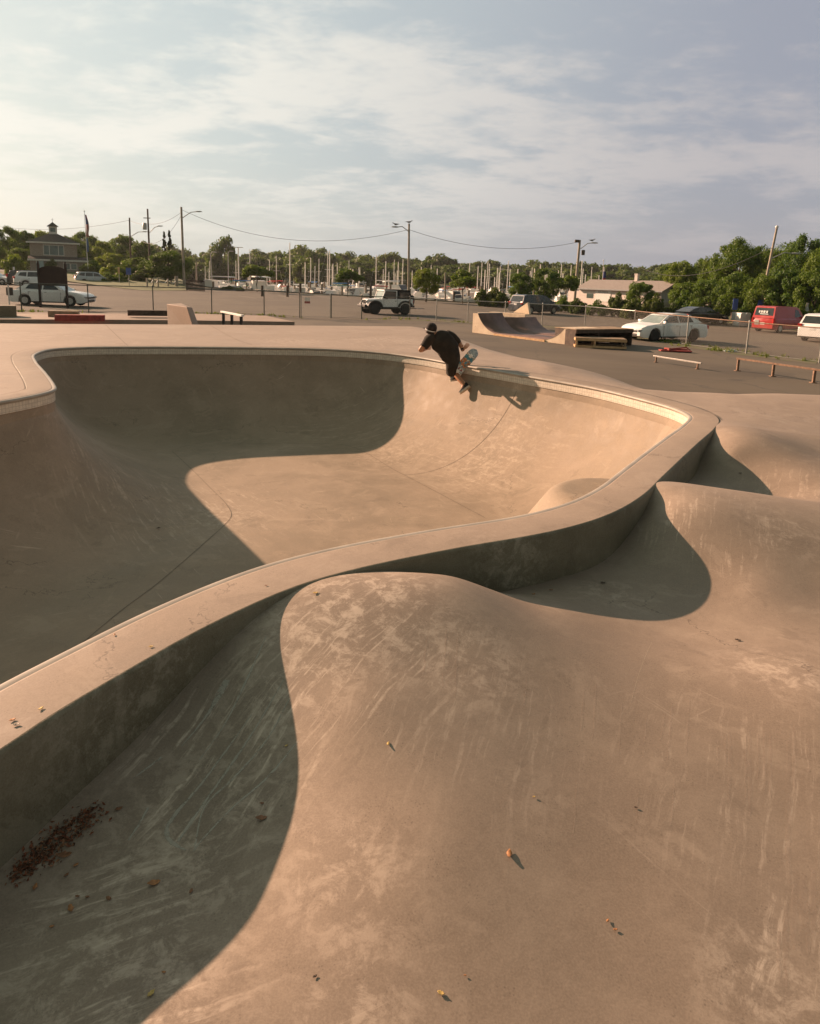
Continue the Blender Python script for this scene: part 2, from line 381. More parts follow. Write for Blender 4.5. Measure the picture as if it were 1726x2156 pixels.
b.inputs['Roughness'].default_value = .45
tb = ring_strip(RIMC, [(.012, -.045), (.016, -.05), (.016, -.175), (.0, -.18)], 'tile_band', mt, bowl_t, False)
uvl = tb.data.uv_layers.new(name='UVMap'); n = len(RIMC)
seg = np.r_[0, np.cumsum(np.linalg.norm(np.diff(RIMC, axis=0), axis=1)), 0]
for p in tb.data.polygons:
    for li in p.loop_indices:
        vi = tb.data.loops[li].vertex_index; j = vi % n
        a = seg[j] if not (j == 0 and (p.index % n) == n-1) else seg[n-1]+.05
        uvl.data[li].uv = (a, tb.data.vertices[vi].co.z)
cp = [(.0+.02, -.045)]+[(.012+.030*math.cos(t), -.022+.024*math.sin(t)) for t in np.linspace(-math.pi/2, math.pi/2, 8)]+[(-.006, .0015), (-.026, -.003)]
ring_strip(RIMC, cp, 'coping', M_cop, bowl_t)
# raised rim beam, its outer face showing where the waves drop away
ring_strip(RIMC, [(-.016, -.004), (-.019, .001), (-.03, .003), (-(BEAM-.025), .003)], 'rim_beam', M_beam, bowl_t)
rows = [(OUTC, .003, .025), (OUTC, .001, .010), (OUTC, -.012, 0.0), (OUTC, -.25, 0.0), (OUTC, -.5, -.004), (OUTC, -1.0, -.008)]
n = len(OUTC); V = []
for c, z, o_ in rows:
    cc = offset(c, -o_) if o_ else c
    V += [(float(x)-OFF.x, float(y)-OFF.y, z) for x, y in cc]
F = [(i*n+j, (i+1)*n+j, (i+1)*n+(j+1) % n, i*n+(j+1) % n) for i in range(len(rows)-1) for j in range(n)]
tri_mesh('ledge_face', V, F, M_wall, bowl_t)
# saw joints across the bowl
def joint(pts, w=.0035, zoff=.004, name='joint_line', parent=bowl_t, zf=bz, off=OFF):
    C = catmull(pts, False, .05); V = []; F = []
    for i, p in enumerate(C):
        t = C[min(i+1, len(C)-1)]-C[max(i-1, 0)]; t /= max(1e-9, np.linalg.norm(t)); nn = np.array((-t[1], t[0]))*w
        for q in (p-nn, p+nn): V.append((q[0]-off.x, q[1]-off.y, zf(q[0], q[1])+zoff))
        if i: F.append((2*i-2, 2*i, 2*i+1, 2*i-1))
    return tri_mesh(name, V, F, M_joint, parent)
joint([at(362, 948, -HB), at(400, 938, -HB), at(500, 935, -HB), at(600, 934, -HB), at(720, 938, -HB), at(840, 995, -HB), at(930, 1042, -HB), at(1020, 1090, -HB)])
joint([at(362, 950, -HB), at(400, 985, -HB), at(440, 1025, -HB), at(478, 1064, -HB), at(487, 1085, -HB), at(474, 1104, -HB), at(440, 1135, -HB), at(330, 1230, -HB), at(250, 1290, -HB), at(120, 1400, -HB)])
def wall_pt(u, v):            # where the ray of a pixel meets the bowl
    lo = None
    d = ray(u, v)
    for t in np.arange(5, 19, .01):
        x, y, z = d[0]*t, d[1]*t, EYE+d[2]*t
        if gx[0] < x < gx[-1] and gy[0] < y < gy[-1] and z < bz(x, y): return np.array((x, y))
    return None
wp = [wall_pt(*q) for q in ((1093, 812), (1078, 845), (1062, 873), (1030, 915), (985, 955), (930, 985), (880, 998), (850, 1000))]
joint([p for p in wp if p is not None], .004)
# ------------------------------------------------------------------ deck and waves outside the rim
DECK = [(-14.5, -1), (-14.5, 20.6), at(0, 681), at(400, 683), at(870, 687), at(960, 722), at(1060, 748), at(1120, 757), at(1180, 770), at(1215, 786), (3.45, 12.3), (3.7, 11.5), (4.3, 11.3), at(1480, 829.5), (5.4, 10.9), at(1640, 834), (7.0, 11.0), (9.5, 10.8), (11, 10), (11, -1)]
dk = np.array(DECK, float)
deckC = resample(dk, .4)
def P3(u, v, z): x, y = at(u, v, z); return (x, y, z)
CP = [P3(u, v, z) for u, v, z in (
    (590, 1310, -.06), (600, 1380, -.12), (625, 1490, -.21), (636, 1600, -.285), (632, 1700, -.33), (605, 1820, -.36), (540, 1930, -.385), (400, 2060, -.375), (280, 2156, -.36),
    (1400, 1080, -.08), (1440, 1130, -.16), (1490, 1180, -.24), (1515, 1230, -.30), (1505, 1270, -.335), (1460, 1305, -.35), (1400, 1318, -.34),
    (1560, 975, -.17), (1600, 1010, -.26), (1630, 1045, -.32), (1502, 905, -.01), (1513, 915, -.015), (1522, 932, -.045), (1540, 955, -.10),
    (700, 1209, -.005), (800, 1203, -.03), (860, 1204, -.05), (950, 1213, -.09), (1020, 1235, -.13), (1100, 1270, -.18), (1180, 1292, -.22), (1250, 1310, -.26),
    (1400, 1014, -.01), (1500, 1026, -.03), (1600, 1040, -.05), (1726, 1060, -.09),
    (1560, 1340, -.33), (1700, 1330, -.33), (1480, 1400, -.27), (1600, 1430, -.25), (1726, 1465, -.23), (1350, 1400, -.25),
    (1650, 1180, -.20), (1726, 1250, -.30), (1600, 1240, -.28),
    (450, 1400, -.18), (300, 1560, -.33), (150, 1705, -.40), (0, 1850, -.44),
    (950, 1250, -.33), (1100, 1239, -.35), (1200, 1222, -.34), (1290, 1170, -.33), (1340, 1080, -.18), (1352, 1050, -.09),
    (1463, 990, -.32), (1450, 1015, -.33), (1492, 930, -.10), (1506, 893, .0), (620, 1240, -.01), (1372, 1018, .0),
    (900, 1380, -.11), (900, 1550, -.20), (1200, 1600, -.28), (1500, 1650, -.32), (1700, 1750, -.36), (900, 1800, -.295), (1200, 1900, -.35), (1500, 2000, -.385), (900, 2100, -.365), (1300, 2150, -.40), (1700, 2150, -.42),
    (750, 1320, -.05), (680, 1290, -.03), (750, 1500, -.17),
    (200, 1900, -.44), (50, 2050, -.45), (350, 1750, -.42), (450, 1600, -.36),
    (1600, 900, -.02), (1700, 900, -.045), (1560, 870, 0), (1726, 960, -.10), (1680, 1000, -.17))]
CP += [(4.6, 9.2, 0), (5.0, 10.2, .01), (4.3, 10.3, 0), (6.2, 10.6, .02), (7.5, 10, 0), (5.6, 9.4, -.035), (7, 8, -.15), (8, 6, -.1), (8, 4, -.3), (6, 2.5, -.4), (4, 1.2, -.5), (0, .4, -.44), (-1.6, .8, -.5), (-3, 0, -.55), (4, 11.1, 0), (3, 0, -.6), (8.5, 10.3, 0),
       (5.5, 5.6, -.14), (5.5, 7.0, -.19), (5.3, 4.2, -.34), (1.45, 11.3, 0)]
CP = np.array(CP)
def tps(P, Q, lam=.0015):
    def K(r2): return np.where(r2 > 1e-12, r2*np.log(np.maximum(r2, 1e-12)), 0)*.5
    n = len(P); A = np.zeros((n+3, n+3)); d2 = ((P[:, None, :2]-P[None, :, :2])**2).sum(2)
    A[:n, :n] = K(d2)+lam*np.eye(n); A[:n, n] = 1; A[:n, n+1:] = P[:, :2]; A[n, :n] = 1; A[n+1:, :n] = P[:, :2].T
    wv = np.linalg.solve(A, np.r_[P[:, 2], 0, 0, 0]); out = np.zeros(len(Q))
    for i in range(0, len(Q), 20000):
        q = Q[i:i+20000]; dd = ((q[:, None]-P[None, :, :2])**2).sum(2)
        out[i:i+20000] = K(dd)@wv[:n]+wv[n]+q@wv[n+1:]
    return out
def deckh(X, Y):
    z = tps(CP, np.c_[X.ravel(), Y.ravel()]).reshape(X.shape)
    # away to the left, beyond the bowl and past the right-hand corner the deck is level with the rim
    d_lvl = np.maximum(np.clip((X*.0+Y-11.0)/1.2, 0, 1), np.clip((-X-1.7-np.clip(3.0-Y, 0, 9)*.6)/.6, 0, 1)*np.clip((Y-2.0)/.5, 0, 1))
    d_lvl = np.maximum(d_lvl, np.clip((Y-9.3)/1.2, 0, 1)*np.clip((5.2-X)/.8, 0, 1))
    d_lvl = d_lvl*d_lvl*(3-2*d_lvl)
    return z*(1-d_lvl)-.002*d_lvl
xs = np.r_[np.arange(-17.4, -3, .15), np.arange(-3, 5.0, .04), np.arange(5.0, 10.6, .11)]
ys = np.r_[np.arange(-.8, .6, .1), np.arange(.6, 12.5, .04), np.arange(12.5, 29.8, .13)]
XX, YY = np.meshgrid(xs, ys)
ZD = deckh(XX, YY)
ZD = blur(ZD, 2)
DD = sdist(deckC, XX, YY)
# a low mound on the deck to the right, behind the skater, and the rolled edges
ZD += .05*np.exp(-(((XX-2.75)/.3)**2+((YY-14.0)/.8)**2))
ZD = np.where((DD < .15), ZD-np.clip(.15-DD, 0, .3)**2*.22-np.clip(-.15-DD, 0, 9)*.13-np.clip(-.15-DD, 0, 9)**2*.09, ZD)
ZD = np.maximum(ZD, -1.25)
DO = sdist(resample(OUTC, .16), XX, YY)
used, F = grid_faces(DO < .20)
wave = tri_mesh('concrete_ground', np.c_[XX[used], YY[used], ZD[used]].tolist(), F, None or M_wave)
tag(wave, kind='structure')
# far deck gets the paler, more scuffed concrete
wave.data.materials.append(M_deck)
fy = np.array([p.center.y for p in wave.data.polygons]); fx = np.array([p.center.x for p in wave.data.polygons])
wave.data.polygons.foreach_set('material_index', ((fy > 8.4) | (fx < -2.4)).astype(int))
def dz(x, y):
    j = int(np.clip(np.searchsorted(xs, x)-1, 0, len(xs)-2)); i = int(np.clip(np.searchsorted(ys, y)-1, 0, len(ys)-2))
    fj = (x-xs[j])/(xs[j+1]-xs[j]); fi = (y-ys[i])/(ys[i+1]-ys[i])
    return float(ZD[i, j]*(1-fi)*(1-fj)+ZD[i+1, j]*fi*(1-fj)+ZD[i, j+1]*(1-fi)*fj+ZD[i+1, j+1]*fi*fj)
# joint beside the beam where deck and beam lie flush
jj = [p for p in offset(OUTC, .004)]
ind = [i for i, p in enumerate(jj) if (p[1] > 8.9 or p[0] < -3.0)]
runs = []; cur = [ind[0]]
for a_, b_ in zip(ind, ind[1:]):
    if b_ == a_+1: cur.append(b_)
    else: runs.append(cur); cur = [b_]
runs.append(cur)
for rn in runs:
    if len(rn) > 20: joint([jj[i] for i in rn[::4]], .006, .005, zf=lambda x, y: max(0.0, dz(x, y)))
Z0 = Vector((0, 0, 0))
for L in ([at(222, 684), at(262, 722), at(270, 729)], [at(440, 684), at(500, 716), at(530, 726)], [at(870, 700), at(700, 715)]):
    joint([np.array(p) for p in L], .006, .004, 'saw_joint', wave, lambda x, y: 0.0, Z0)
# ------------------------------------------------------------------ asphalt sheet reaching the water, grass, far land
M_asph, nt, b = mat('asphalt_worn')
pos = nt.new('ShaderNodeNewGeometry').outputs['Position']
n1 = nt.noise(pos, .11, 5, .6, .8); n2 = nt.noise(nt.mapping(pos, scale=(.35, 1.6, 1)), .8, 6, .65, .3); n3 = nt.noise(pos, 55, 3, .7)
c = nt.mix(nt.ramp(n1, .35, .65), (.072, .056, .036), (.103, .082, .054))
c = nt.mix(nt.math('MULTIPLY', nt.ramp(n2, .45, .75), .5), c, (.105, .086, .062))
c = nt.mix(nt.math('MULTIPLY', nt.ramp(n3, .45, .8), .35), c, (.14, .115, .085))
c = nt.mix(nt.math('MULTIPLY', nt.ramp(nt.noise(pos, .32, 2, .4, .2), .60, .612), .35), c, (.045, .036, .027))
c = nt.mix(nt.math('MULTIPLY', nt.ramp(nt.noise(nt.mapping(pos, loc=(5, 5, 0)), .9, 3, .5), .66, .74), .5), c, (.035, .028, .022))
vor = nt.new('ShaderNodeTexVoronoi', feature='DISTANCE_TO_EDGE', inp={'Vector': nt.vmath('ADD', pos, nt.noise(pos, .7, 3).outputs['Color']), 'Scale': .16})
crk = nt.ramp(vor.outputs['Distance'], .002, .006, 1, 0)
c = nt.mix(nt.math('MULTIPLY', crk, .6), c, (.05, .042, .034))
nt.set(b, 'Base Color', c); b.inputs['Roughness'].default_value = .9
nt.set(b, 'Normal', nt.new('ShaderNodeBump', inp={'Strength': .35, 'Distance': .01, 'Height': n3}))
def sheet(name, pts, m, zf, kind='structure', step=2.0):
    """a polygon sheet draped on height function zf"""
    C = np.array(pts, float)
    MBx = bmesh.new(); vs = [MBx.verts.new((p[0], p[1], 0)) for p in pts]; MBx.faces.new(vs)
    me = bpy.data.meshes.new(name)
    lo = C.min(0); hi = C.max(0)
    for ax in (0, 1):
        for c_ in np.arange(math.ceil(lo[ax]/step)*step, hi[ax], step):
            co = [0, 0, 0]; co[ax] = c_; no = [0, 0, 0]; no[ax] = 1
            bmesh.ops.bisect_plane(MBx, geom=MBx.verts[:]+MBx.edges[:]+MBx.faces[:], plane_co=co, plane_no=no)
    for v in MBx.verts: v.co.z = zf(v.co.x, v.co.y)
    bmesh.ops.recalc_face_normals(MBx, faces=MBx.faces[:])
    MBx.to_mesh(me); MBx.free()
    if me.polygons and sum(p.normal.z for p in me.polygons) < 0: me.flip_normals()
    me.polygons.foreach_set('use_smooth', [True]*len(me.polygons))
    o = bpy.data.objects.new(name, me); COL.objects.link(o); me.materials.append(m)
    return tag(o, kind=kind)
# ------------------------------------------------------------------ shared materials
def paint(name, col, rough=.28, metal=0.0):
    m, nt, b = mat(name); tc = nt.new('ShaderNodeTexCoord').outputs['Object']
    dirt = nt.ramp(nt.noise(tc, 2.2, 5, .7), .35, .8)
    sp_ = nt.new('ShaderNodeSeparateXYZ', inp={0: tc})
    low = nt.ramp(sp_.outputs[2], .55, .15)
    f = nt.math('MULTIPLY', nt.math('ADD', nt.math('MULTIPLY', dirt, .15), nt.math('MULTIPLY', low, .35)), .4)
    nt.set(b, 'Base Color', nt.mix(f, col, (.20, .17, .13)))
    nt.set(b, 'Roughness', nt.ramp(dirt, 0, 1, rough, rough+.25)); b.inputs['Metallic'].default_value = metal
    b.inputs['Coat Weight'].default_value = .4; b.inputs['Coat Roughness'].default_value = .08
    return m
P_white = paint('car_paint_white', (.82, .82, .80)); P_silver = paint('car_paint_silver', (.42, .45, .46), .3, .35); P_red = paint('car_paint_red', (.42, .022, .02))
P_black = paint('car_paint_black', (.018, .018, .02)); P_dark = paint('car_paint_dark_blue', (.035, .045, .055), .25, .2)
M_glass = simple('car_glass', (.03, .035, .035), .06, 0, .2, 3, 0, .8)
M_glass2 = simple('windshield_glass', (.22, .27, .25), .08, 0, .25, 1.5, 0, .8)
M_rub = simple('tyre_rubber', (.022, .021, .02), .85, 0, .2, 20); M_blk = simple('black_plastic', (.03, .028, .026), .6, 0, .2, 9)
M_rim = simple('alloy_rim', (.50, .50, .48), .3, .6, .15, 12); M_chr = simple('chrome_trim', (.6, .6, .58), .2, .8)
M_redl = simple('tail_lamp_red', (.45, .02, .015), .2, 0, .2, 12); M_hl = simple('head_lamp_clear', (.24, .26, .27), .1, 0, .2, 12, 0, .9)
M_plate = simple('number_plate', (.65, .65, .62), .5); M_soft = simple('soft_top_fabric', (.02, .02, .021), .8, 0, .3, 10)
M_whitepaint = simple('white_paint', (.72, .70, .66), .55, 0, .08, 5)
M_wood = simple('weathered_wood', (.26, .18, .11), .8, 0, .3, 5, .2); M_woodd = simple('dark_wood', (.07, .045, .03), .8, 0, .35, 5, .2); M_woodl = simple('fresh_lumber', (.55, .34, .17), .7, 0, .2, 6, .1)
M_galv = simple('galvanised_steel', (.38, .37, .34), .45, .4, .15, 12); M_green = simple('dark_green_vinyl', (.045, .06, .045), .5, 0, .2, 12)
M_rust = simple('rusty_steel', (.20, .12, .075), .7, .2, .35, 14); M_steel = simple('worn_steel', (.42, .39, .35), .4, .5, .2, 14)
M_pole = simple('pole_wood_grey', (.34, .29, .23), .85, 0, .2, 2); M_poled = simple('pole_wood_dark', (.09, .065, .045), .85, 0, .25, 2)
M_red = simple('faded_red_paint', (.30, .045, .035), .7, 0, .3, 6); M_blue = simple('sign_blue', (.04, .09, .32), .5); M_dkb = simple('board_brown', (.028, .016, .012), .8, 0, .3, 3)
# ------------------------------------------------------------------ vehicles
def wheel(parent, x, y, r, wd, spokes=5):
    sgn = 1 if y > 0 else -1
    M = Matrix.Translation((x, y, r)) @ Matrix.Rotation(math.pi/2, 4, 'X')
    t = MB().lathe([(r*.62, -wd/2), (r*.94, -wd/2), (r, -wd*.36), (r, wd*.36), (r*.94, wd/2), (r*.62, wd/2), (r*.58, wd*.3), (r*.58, -wd*.3)], 28, M)
    w_ = MB(); w_.v = t.v; w_.f = t.f; w_.sm = t.sm
    wh = empty_part('wheel', parent)
    tt = w_.build('tyre', M_rub, wh)
    rm = MB(); fy = -sgn*wd*.40
    rm.lathe([(.02, fy-.012), (r*.13, fy-.012), (r*.13, fy+.012), (.02, fy+.012)], 12, M)
    rm.lathe([(r*.545, fy-.01), (r*.585, fy-.02), (r*.60, fy+.02), (r*.545, fy+.01)], 24, M)
    rm.lathe([(.02, fy+sgn*.028), (r*.56, fy+sgn*.022), (r*.56, fy+sgn*.034), (.02, fy+sgn*.04)], 20, M)
    for k in range(spokes):
        a = 2*math.pi*k/spokes
        rm.add([(x_*math.cos(a)-y_*math.sin(a), x_*math.sin(a)+y_*math.cos(a), fy+z_) for x_, y_, z_ in
                [(r*.1, -r*.085, -.012), (r*.56, -r*.07, -.012), (r*.56, r*.07, -.012), (r*.1, r*.085, -.012), (r*.1, -r*.085, .012), (r*.56, -r*.07, .012), (r*.56, r*.07, .012), (r*.1, r*.085, .012)]],
               [(0, 1, 2, 3), (7, 6, 5, 4), (0, 4, 5, 1), (1, 5, 6, 2), (2, 6, 7, 3), (3, 7, 4, 0)], False, M)
    rm.build('rim', M_rim, wh)
def empty_part(name, parent):
    o = bpy.data.objects.new(name, None); COL.objects.link(o); o.empty_display_size = .1; o.parent = parent; return o
def interp(tab, x):
    return float(np.interp(x, [t[0] for t in tab], [t[1] for t in tab]))
def car(name, label, loc, rz, P, pm, cat='car', group=None, detail=True):
    """P: L W H, wheelbase, wheel radius, top[] body top line, gh[] greenhouse side outline (x, z) front to back, win[] side windows"""
    t = empty(name, loc, label, cat, group, RAD(rz)); L, W = P['L'], P['W']; hw = W/2; r = P['r']
    xs_ = np.linspace(-L/2, L/2, 75); b = MB(); ring = []; K = 14
    for x in xs_:
        e = abs(x)/(L/2); top = interp(P['top'], x)
        end = max(0, (e-.86)/.14); wv = hw*(1-P.get('rnd', .12)*end**2.2); lo = P.get('low', .2)+.10*end**2
        ax = min(abs(x-P['xf']), abs(x-P['xr'])); ra = r*1.16
        arch = r+math.sqrt(ra*ra-ax*ax) if ax < ra else 0
        lo_s = max(lo, arch)
        mid = (lo+top)/2
        prof = [(0, lo), (wv*.80, lo), (wv*.80, lo_s), (wv*.985, lo_s+.01), (wv, max(mid-.02, lo_s+.02)), (wv, max(mid+.08, lo_s+.05)), (wv*.975, max(top-.10, lo_s+.07)), (wv*.90, top-.02), (0, top+P.get('crown', .02))]
        ring.append([(x, y, z) for y, z in prof]+[(x, -y, z) for y, z in reversed(prof[1:-1])])
    n = len(ring[0]); vs = [p for rg in ring for p in rg]
    b.add(vs, [(i*n+j, (i+1)*n+j, (i+1)*n+(j+1) % n, i*n+(j+1) % n) for i in range(len(ring)-1) for j in range(n)], True)
    b.add(ring[0], [tuple(range(n))]); b.add(ring[-1], [tuple(reversed(range(n)))])
    gh = P['gh']; zb = min(z for x, z in gh); zt = max(z for x, z in gh); wb, wt = hw*P.get('wb', .92), hw*P.get('wt', .70)
    yw = lambda z: wb+(wt-wb)*((z-zb)/(zt-zb))**1.25
    m = len(gh); gv = [(x, yw(z), z) for x, z in gh]+[(x, -yw(z), z) for x, z in gh]
    # roof strip is split so it can crown a little
    g = MB(); g.add(gv, [(i, i+1, m+i+1, m+i) for i in range(m-1)]+[tuple(reversed(range(m))), tuple(range(m, 2*m))])
    for v_, f_ in ((g.v, g.f),): b.add(v_, f_, False)
    bo = b.build('body', pm, t, 0); bm_ = bmesh.new(); bm_.from_mesh(bo.data); bmesh.ops.recalc_face_normals(bm_, faces=bm_.faces[:])
    for f_ in bm_.faces: f_.smooth = True
    for e_ in bm_.edges: e_.smooth = len(e_.link_faces) == 2 and e_.calc_face_angle(0) < .55
    bm_.to_mesh(bo.data); bm_.free()
    def panel(nm, pts, mt_, lift=.006, prt=t):
        p = [Vector(q) for q in pts]; nrm = (p[1]-p[0]).cross(p[2]-p[0]).normalized()
        c_ = sum(p, Vector())/len(p)
        if nrm.dot(c_-Vector((c_.x*.6, 0, (zb+zt)/2-.3))) < 0: nrm = -nrm
        mb = MB(); k_ = len(p); q1 = [x+nrm*lift for x in p]; q0 = [x-nrm*.01 for x in p]
        mb.add(q0+q1, [tuple(range(k_)), tuple(reversed(range(k_, 2*k_)))]+[(i, (i+1) % k_, (i+1) % k_+k_, i+k_) for i in range(k_)])
        return mb.build(nm, mt_, prt)
    for wd_ in P['win']:
        for s in (1, -1): panel('side_window', [(x, s*yw(z), z) for x, z in wd_], M_glass)
    (x0, z0), (x1, z1) = gh[0], gh[1]
    fr = lambda f: (x0+(x1-x0)*f, z0+(z1-z0)*f)
    a_, c_ = fr(.08), fr(.93); panel('windshield', [(a_[0], yw(a_[1])*.93, a_[1]), (a_[0], -yw(a_[1])*.93, a_[1]), (c_[0], -yw(c_[1])*.92, c_[1]), (c_[0], yw(c_[1])*.92, c_[1])], P.get('wsm', M_glass2))
    (x0, z0), (x1, z1) = gh[-1], gh[-2]
    a_, c_ = fr(P.get('rw0', .12)), fr(.9); panel('rear_window', [(a_[0], yw(a_[1])*.86, a_[1]), (a_[0], -yw(a_[1])*.86, a_[1]), (c_[0], -yw(c_[1])*.88, c_[1]), (c_[0], yw(c_[1])*.88, c_[1])], M_glass)
    for xw in (P['xf'], P['xr']):
        for s in (1, -1):
            wheel(t, xw, s*(hw-.12), r, .21, P.get('spokes', 5))
    ub = MB().box((0, 0, P.get('low', .2)+.14), (L*.86, W*.74, .26)); ub.build('underbody', M_blk, t)
    fx, rx = L/2, -L/2; zt_f = interp(P['top'], fx-.1); zt_r = interp(P['top'], rx+.1)
    for s in (1, -1):
        hl = P.get('hl', (.30, .16, .10)); MB().box((fx-.07, s*(hw-.28), zt_f-hl[1]), (.22, .40, hl[2]), rz=-s*.30).build('headlight', M_hl, t, .02)
        tl = P.get('tl', (zt_r-.14, .18, .16)); MB().box((rx+.07, s*(hw-tl[2]*.5-.05), tl[0]), (.16, tl[2], tl[1]), rz=s*.15).build('tail_light', M_redl, t, .015)
        if detail:
            mr = MB().box((P['gh'][0][0]-.28, s*(hw+.07), P['gh'][0][1]+.10), (.13, .20, .13)); mr.build('wing_mirror', P.get('mm', pm), t, .03)
            for hx in P.get('handles', ()): MB().box((hx, s*(hw-.012), interp(P['top'], hx)-.14), (.17, .03, .028)).build('door_handle', P.get('hm', M_chr), t, .006)
            for dx_ in P.get('seams', ()): MB().box((dx_, s*(hw-.008), .56), (.012, .026, .52)).build('door_seam', M_blk, t)
            MB().box(((P['xf']+P['xr'])/2, s*(hw-.03), P.get('low', .2)+.05), (P['xf']-P['xr']-2*r*1.2, .07, .07)).build('sill', M_blk, t, .01)
    MB().box((fx-.02, 0, zt_f-.19), (.12, W*.60, .10)).build('grille', M_blk, t, .015)
    MB().box((fx-.02, 0, .34), (.10, W*.60, .13)).build('lower_grille', M_blk, t, .015)
    MB().box((rx+.02, 0, P.get('pz', .62)), (.05, .34, .15)).build('number_plate', M_plate, t)
    if detail: MB().box((rx+.05, 0, .36), (.09, W*.72, .12)).build('rear_bumper_trim', M_blk, t, .02)
    return t
SEDAN = dict(L=4.64, W=1.78, H=1.45, r=.325, xf=1.38, xr=-1.30, low=.19, top=[(-2.32, .84), (-2.25, .90), (-1.7, .97), (-.9, .98), (.7, .95), (1.2, .93), (1.9, .84), (2.22, .72), (2.32, .58)],
    gh=[(1.15, .90), (.42, 1.36), (.05, 1.44), (-.65, 1.45), (-1.12, 1.37), (-1.85, .99)], win=[[(.78, .99), (.36, 1.28), (-.18, 1.36), (-.20, .99)], [(-.29, .99), (-.27, 1.365), (-.85, 1.35), (-1.08, 1.27), (-1.26, 1.02)]],
    handles=(-.05, -1.0), seams=(.85, -.24, -1.05), wt=.68)
SUV = dict(L=4.7, W=1.86, H=1.74, r=.37, xf=1.42, xr=-1.32, low=.26, top=[(-2.35, .9), (-2.25, 1.10), (-.9, 1.08), (.8, 1.05), (1.3, 1.04), (1.9, .97), (2.25, .82), (2.35, .62)],
    gh=[(1.22, 1.02), (.52, 1.58), (.15, 1.70), (-1.5, 1.70), (-1.95, 1.62), (-2.28, 1.04)], win=[[(.86, 1.13), (.44, 1.50), (-.12, 1.59), (-.14, 1.13)], [(-.22, 1.13), (-.20, 1.6), (-1.05, 1.59), (-1.12, 1.13)], [(-1.22, 1.14), (-1.16, 1.58), (-1.72, 1.53), (-1.95, 1.22)]],
    handles=(0, -1.0), seams=(.9, -.18, -1.15), wt=.74, tl=(1.0, .22, .20), pz=.80, rw0=.16)
MINIVAN = dict(L=5.1, W=1.98, H=1.75, r=.34, xf=1.55, xr=-1.45, low=.2, top=[(-2.55, .85), (-2.45, 1.02), (-.9, 1.02), (.8, 1.0), (1.5, .98), (2.1, .86), (2.45, .7), (2.55, .55)],
    gh=[(1.75, .96), (.72, 1.58), (.35, 1.70), (-1.9, 1.72), (-2.2, 1.66), (-2.5, 1.0)], win=[[(1.15, 1.07), (.62, 1.48), (.02, 1.60), (.0, 1.07)], [(-.08, 1.07), (-.06, 1.61), (-1.1, 1.61), (-1.14, 1.07)], [(-1.22, 1.07), (-1.18, 1.60), (-2.05, 1.55), (-2.2, 1.12)]],
    handles=(.2, -.2), seams=(1.0, -.04, -1.2), wt=.76, tl=(.98, .20, .30), pz=.86, rw0=.10)
VAN = dict(L=4.75, W=1.78, H=1.95, r=.32, xf=1.45, xr=-1.45, low=.22, top=[(-2.38, .8), (-2.3, 1.08), (-.9, 1.08), (1.0, 1.06), (1.6, 1.03), (2.0, .92), (2.3, .72), (2.38, .55)],
    gh=[(1.75, 1.02), (1.0, 1.72), (.55, 1.88), (-1.8, 1.92), (-2.15, 1.86), (-2.34, 1.06)], win=[[(1.28, 1.14), (.85, 1.62), (.42, 1.70), (.40, 1.12)]],
    handles=(.3, -.3), seams=(1.1, .34, -1.0), wt=.82, tl=(.86, .36, .13), pz=.66, rw0=.22)
# glass in the photo reads dark from the side, pale in front
def put(px, D=None): p = lot(*px); return p
car('parked_car', 'white sedan seen side on behind the posts of the dark notice board', put((112, 643)), 4, {**SEDAN, 'spokes': 8}, P_white, group='cars parked in the lot')
car('parked_car', 'white compact sedan facing left behind the fence near the wooden table', put((1396, 716)), 203, {**SEDAN, 'spokes': 10}, P_white, group='cars parked in the lot')
car('minivan', 'dark minivan with its tail toward the skate park, behind the small wooden ramp', put((1125, 660)), 36, {**MINIVAN, 'spokes': 9}, P_dark, 'minivan')
v = car('delivery_van', 'red van with white lettering on its back window at the far right of the lot', put((1640, 699)), 33, VAN, P_red, 'van')
for i, (y_, w_) in enumerate(((.34, .12), (.17, .15), (-.02, .18), (-.22, .15))): MB().box((-2.325+.035, y_, 1.50), (.02, w_*.8, .16), ry=.22).build('window_lettering', M_plate, v)
MB().box((-2.29, -.02, 1.34), (.02, .62, .05), ry=.22).build('window_lettering', M_plate, v)
MB().box((-2.385, .42, .72), (.02, .34, .34)).build('rear_step_light', M_steel, v, .02)
car('parked_car', 'dark hatchback in shade just behind the roof of the white compact sedan', put((1474, 682)), 24, {**SEDAN, 'gh': [(1.15, .90), (.42, 1.36), (.05, 1.44), (-.9, 1.43), (-1.5, 1.32), (-2.15, 1.02)]}, P_black, group='cars parked in the lot')
car('parked_car', 'white hatchback cut off by the right edge with its tail toward us', put((1742, 719)), 38, {**SUV, 'H': 1.6, 'tl': (1.0, .20, .22), 'mm': M_blk}, P_white, group='cars parked in the lot')
car('parked_suv', 'silver sport utility vehicle parked nose to the shrubs on the left', put((198, 600)), 34, {**SUV, 'tl': (1.02, .3, .2)}, P_silver, 'suv', 'cars parked in the lot')
car('parked_suv', 'white sport utility vehicle standing behind the white sedan at far left', put((84, 606)), 32, {**SUV, 'tl': (1.02, .22, .34)}, P_white, 'suv', 'cars parked in the lot')
car('parked_suv', 'black sport utility vehicle mostly hidden behind the white one at far left', put((64, 601)), 32, {**SUV, 'tl': (1.1, .35, .16)}, P_black, 'suv', 'cars parked in the lot')
car('parked_suv', 'white car with its roof showing just behind the silver one', put((172, 594)), 36, SUV, P_white, 'suv', 'cars parked in the lot')
car('parked_suv', 'red car last in the row behind the white and silver ones', put((160, 591)), 36, SUV, P_red, 'suv', 'cars parked in the lot')
car('parked_car', 'white car whose nose just enters the picture at the left edge', put((-14, 599)), 5, SEDAN, P_white, group='cars parked in the lot', detail=False)
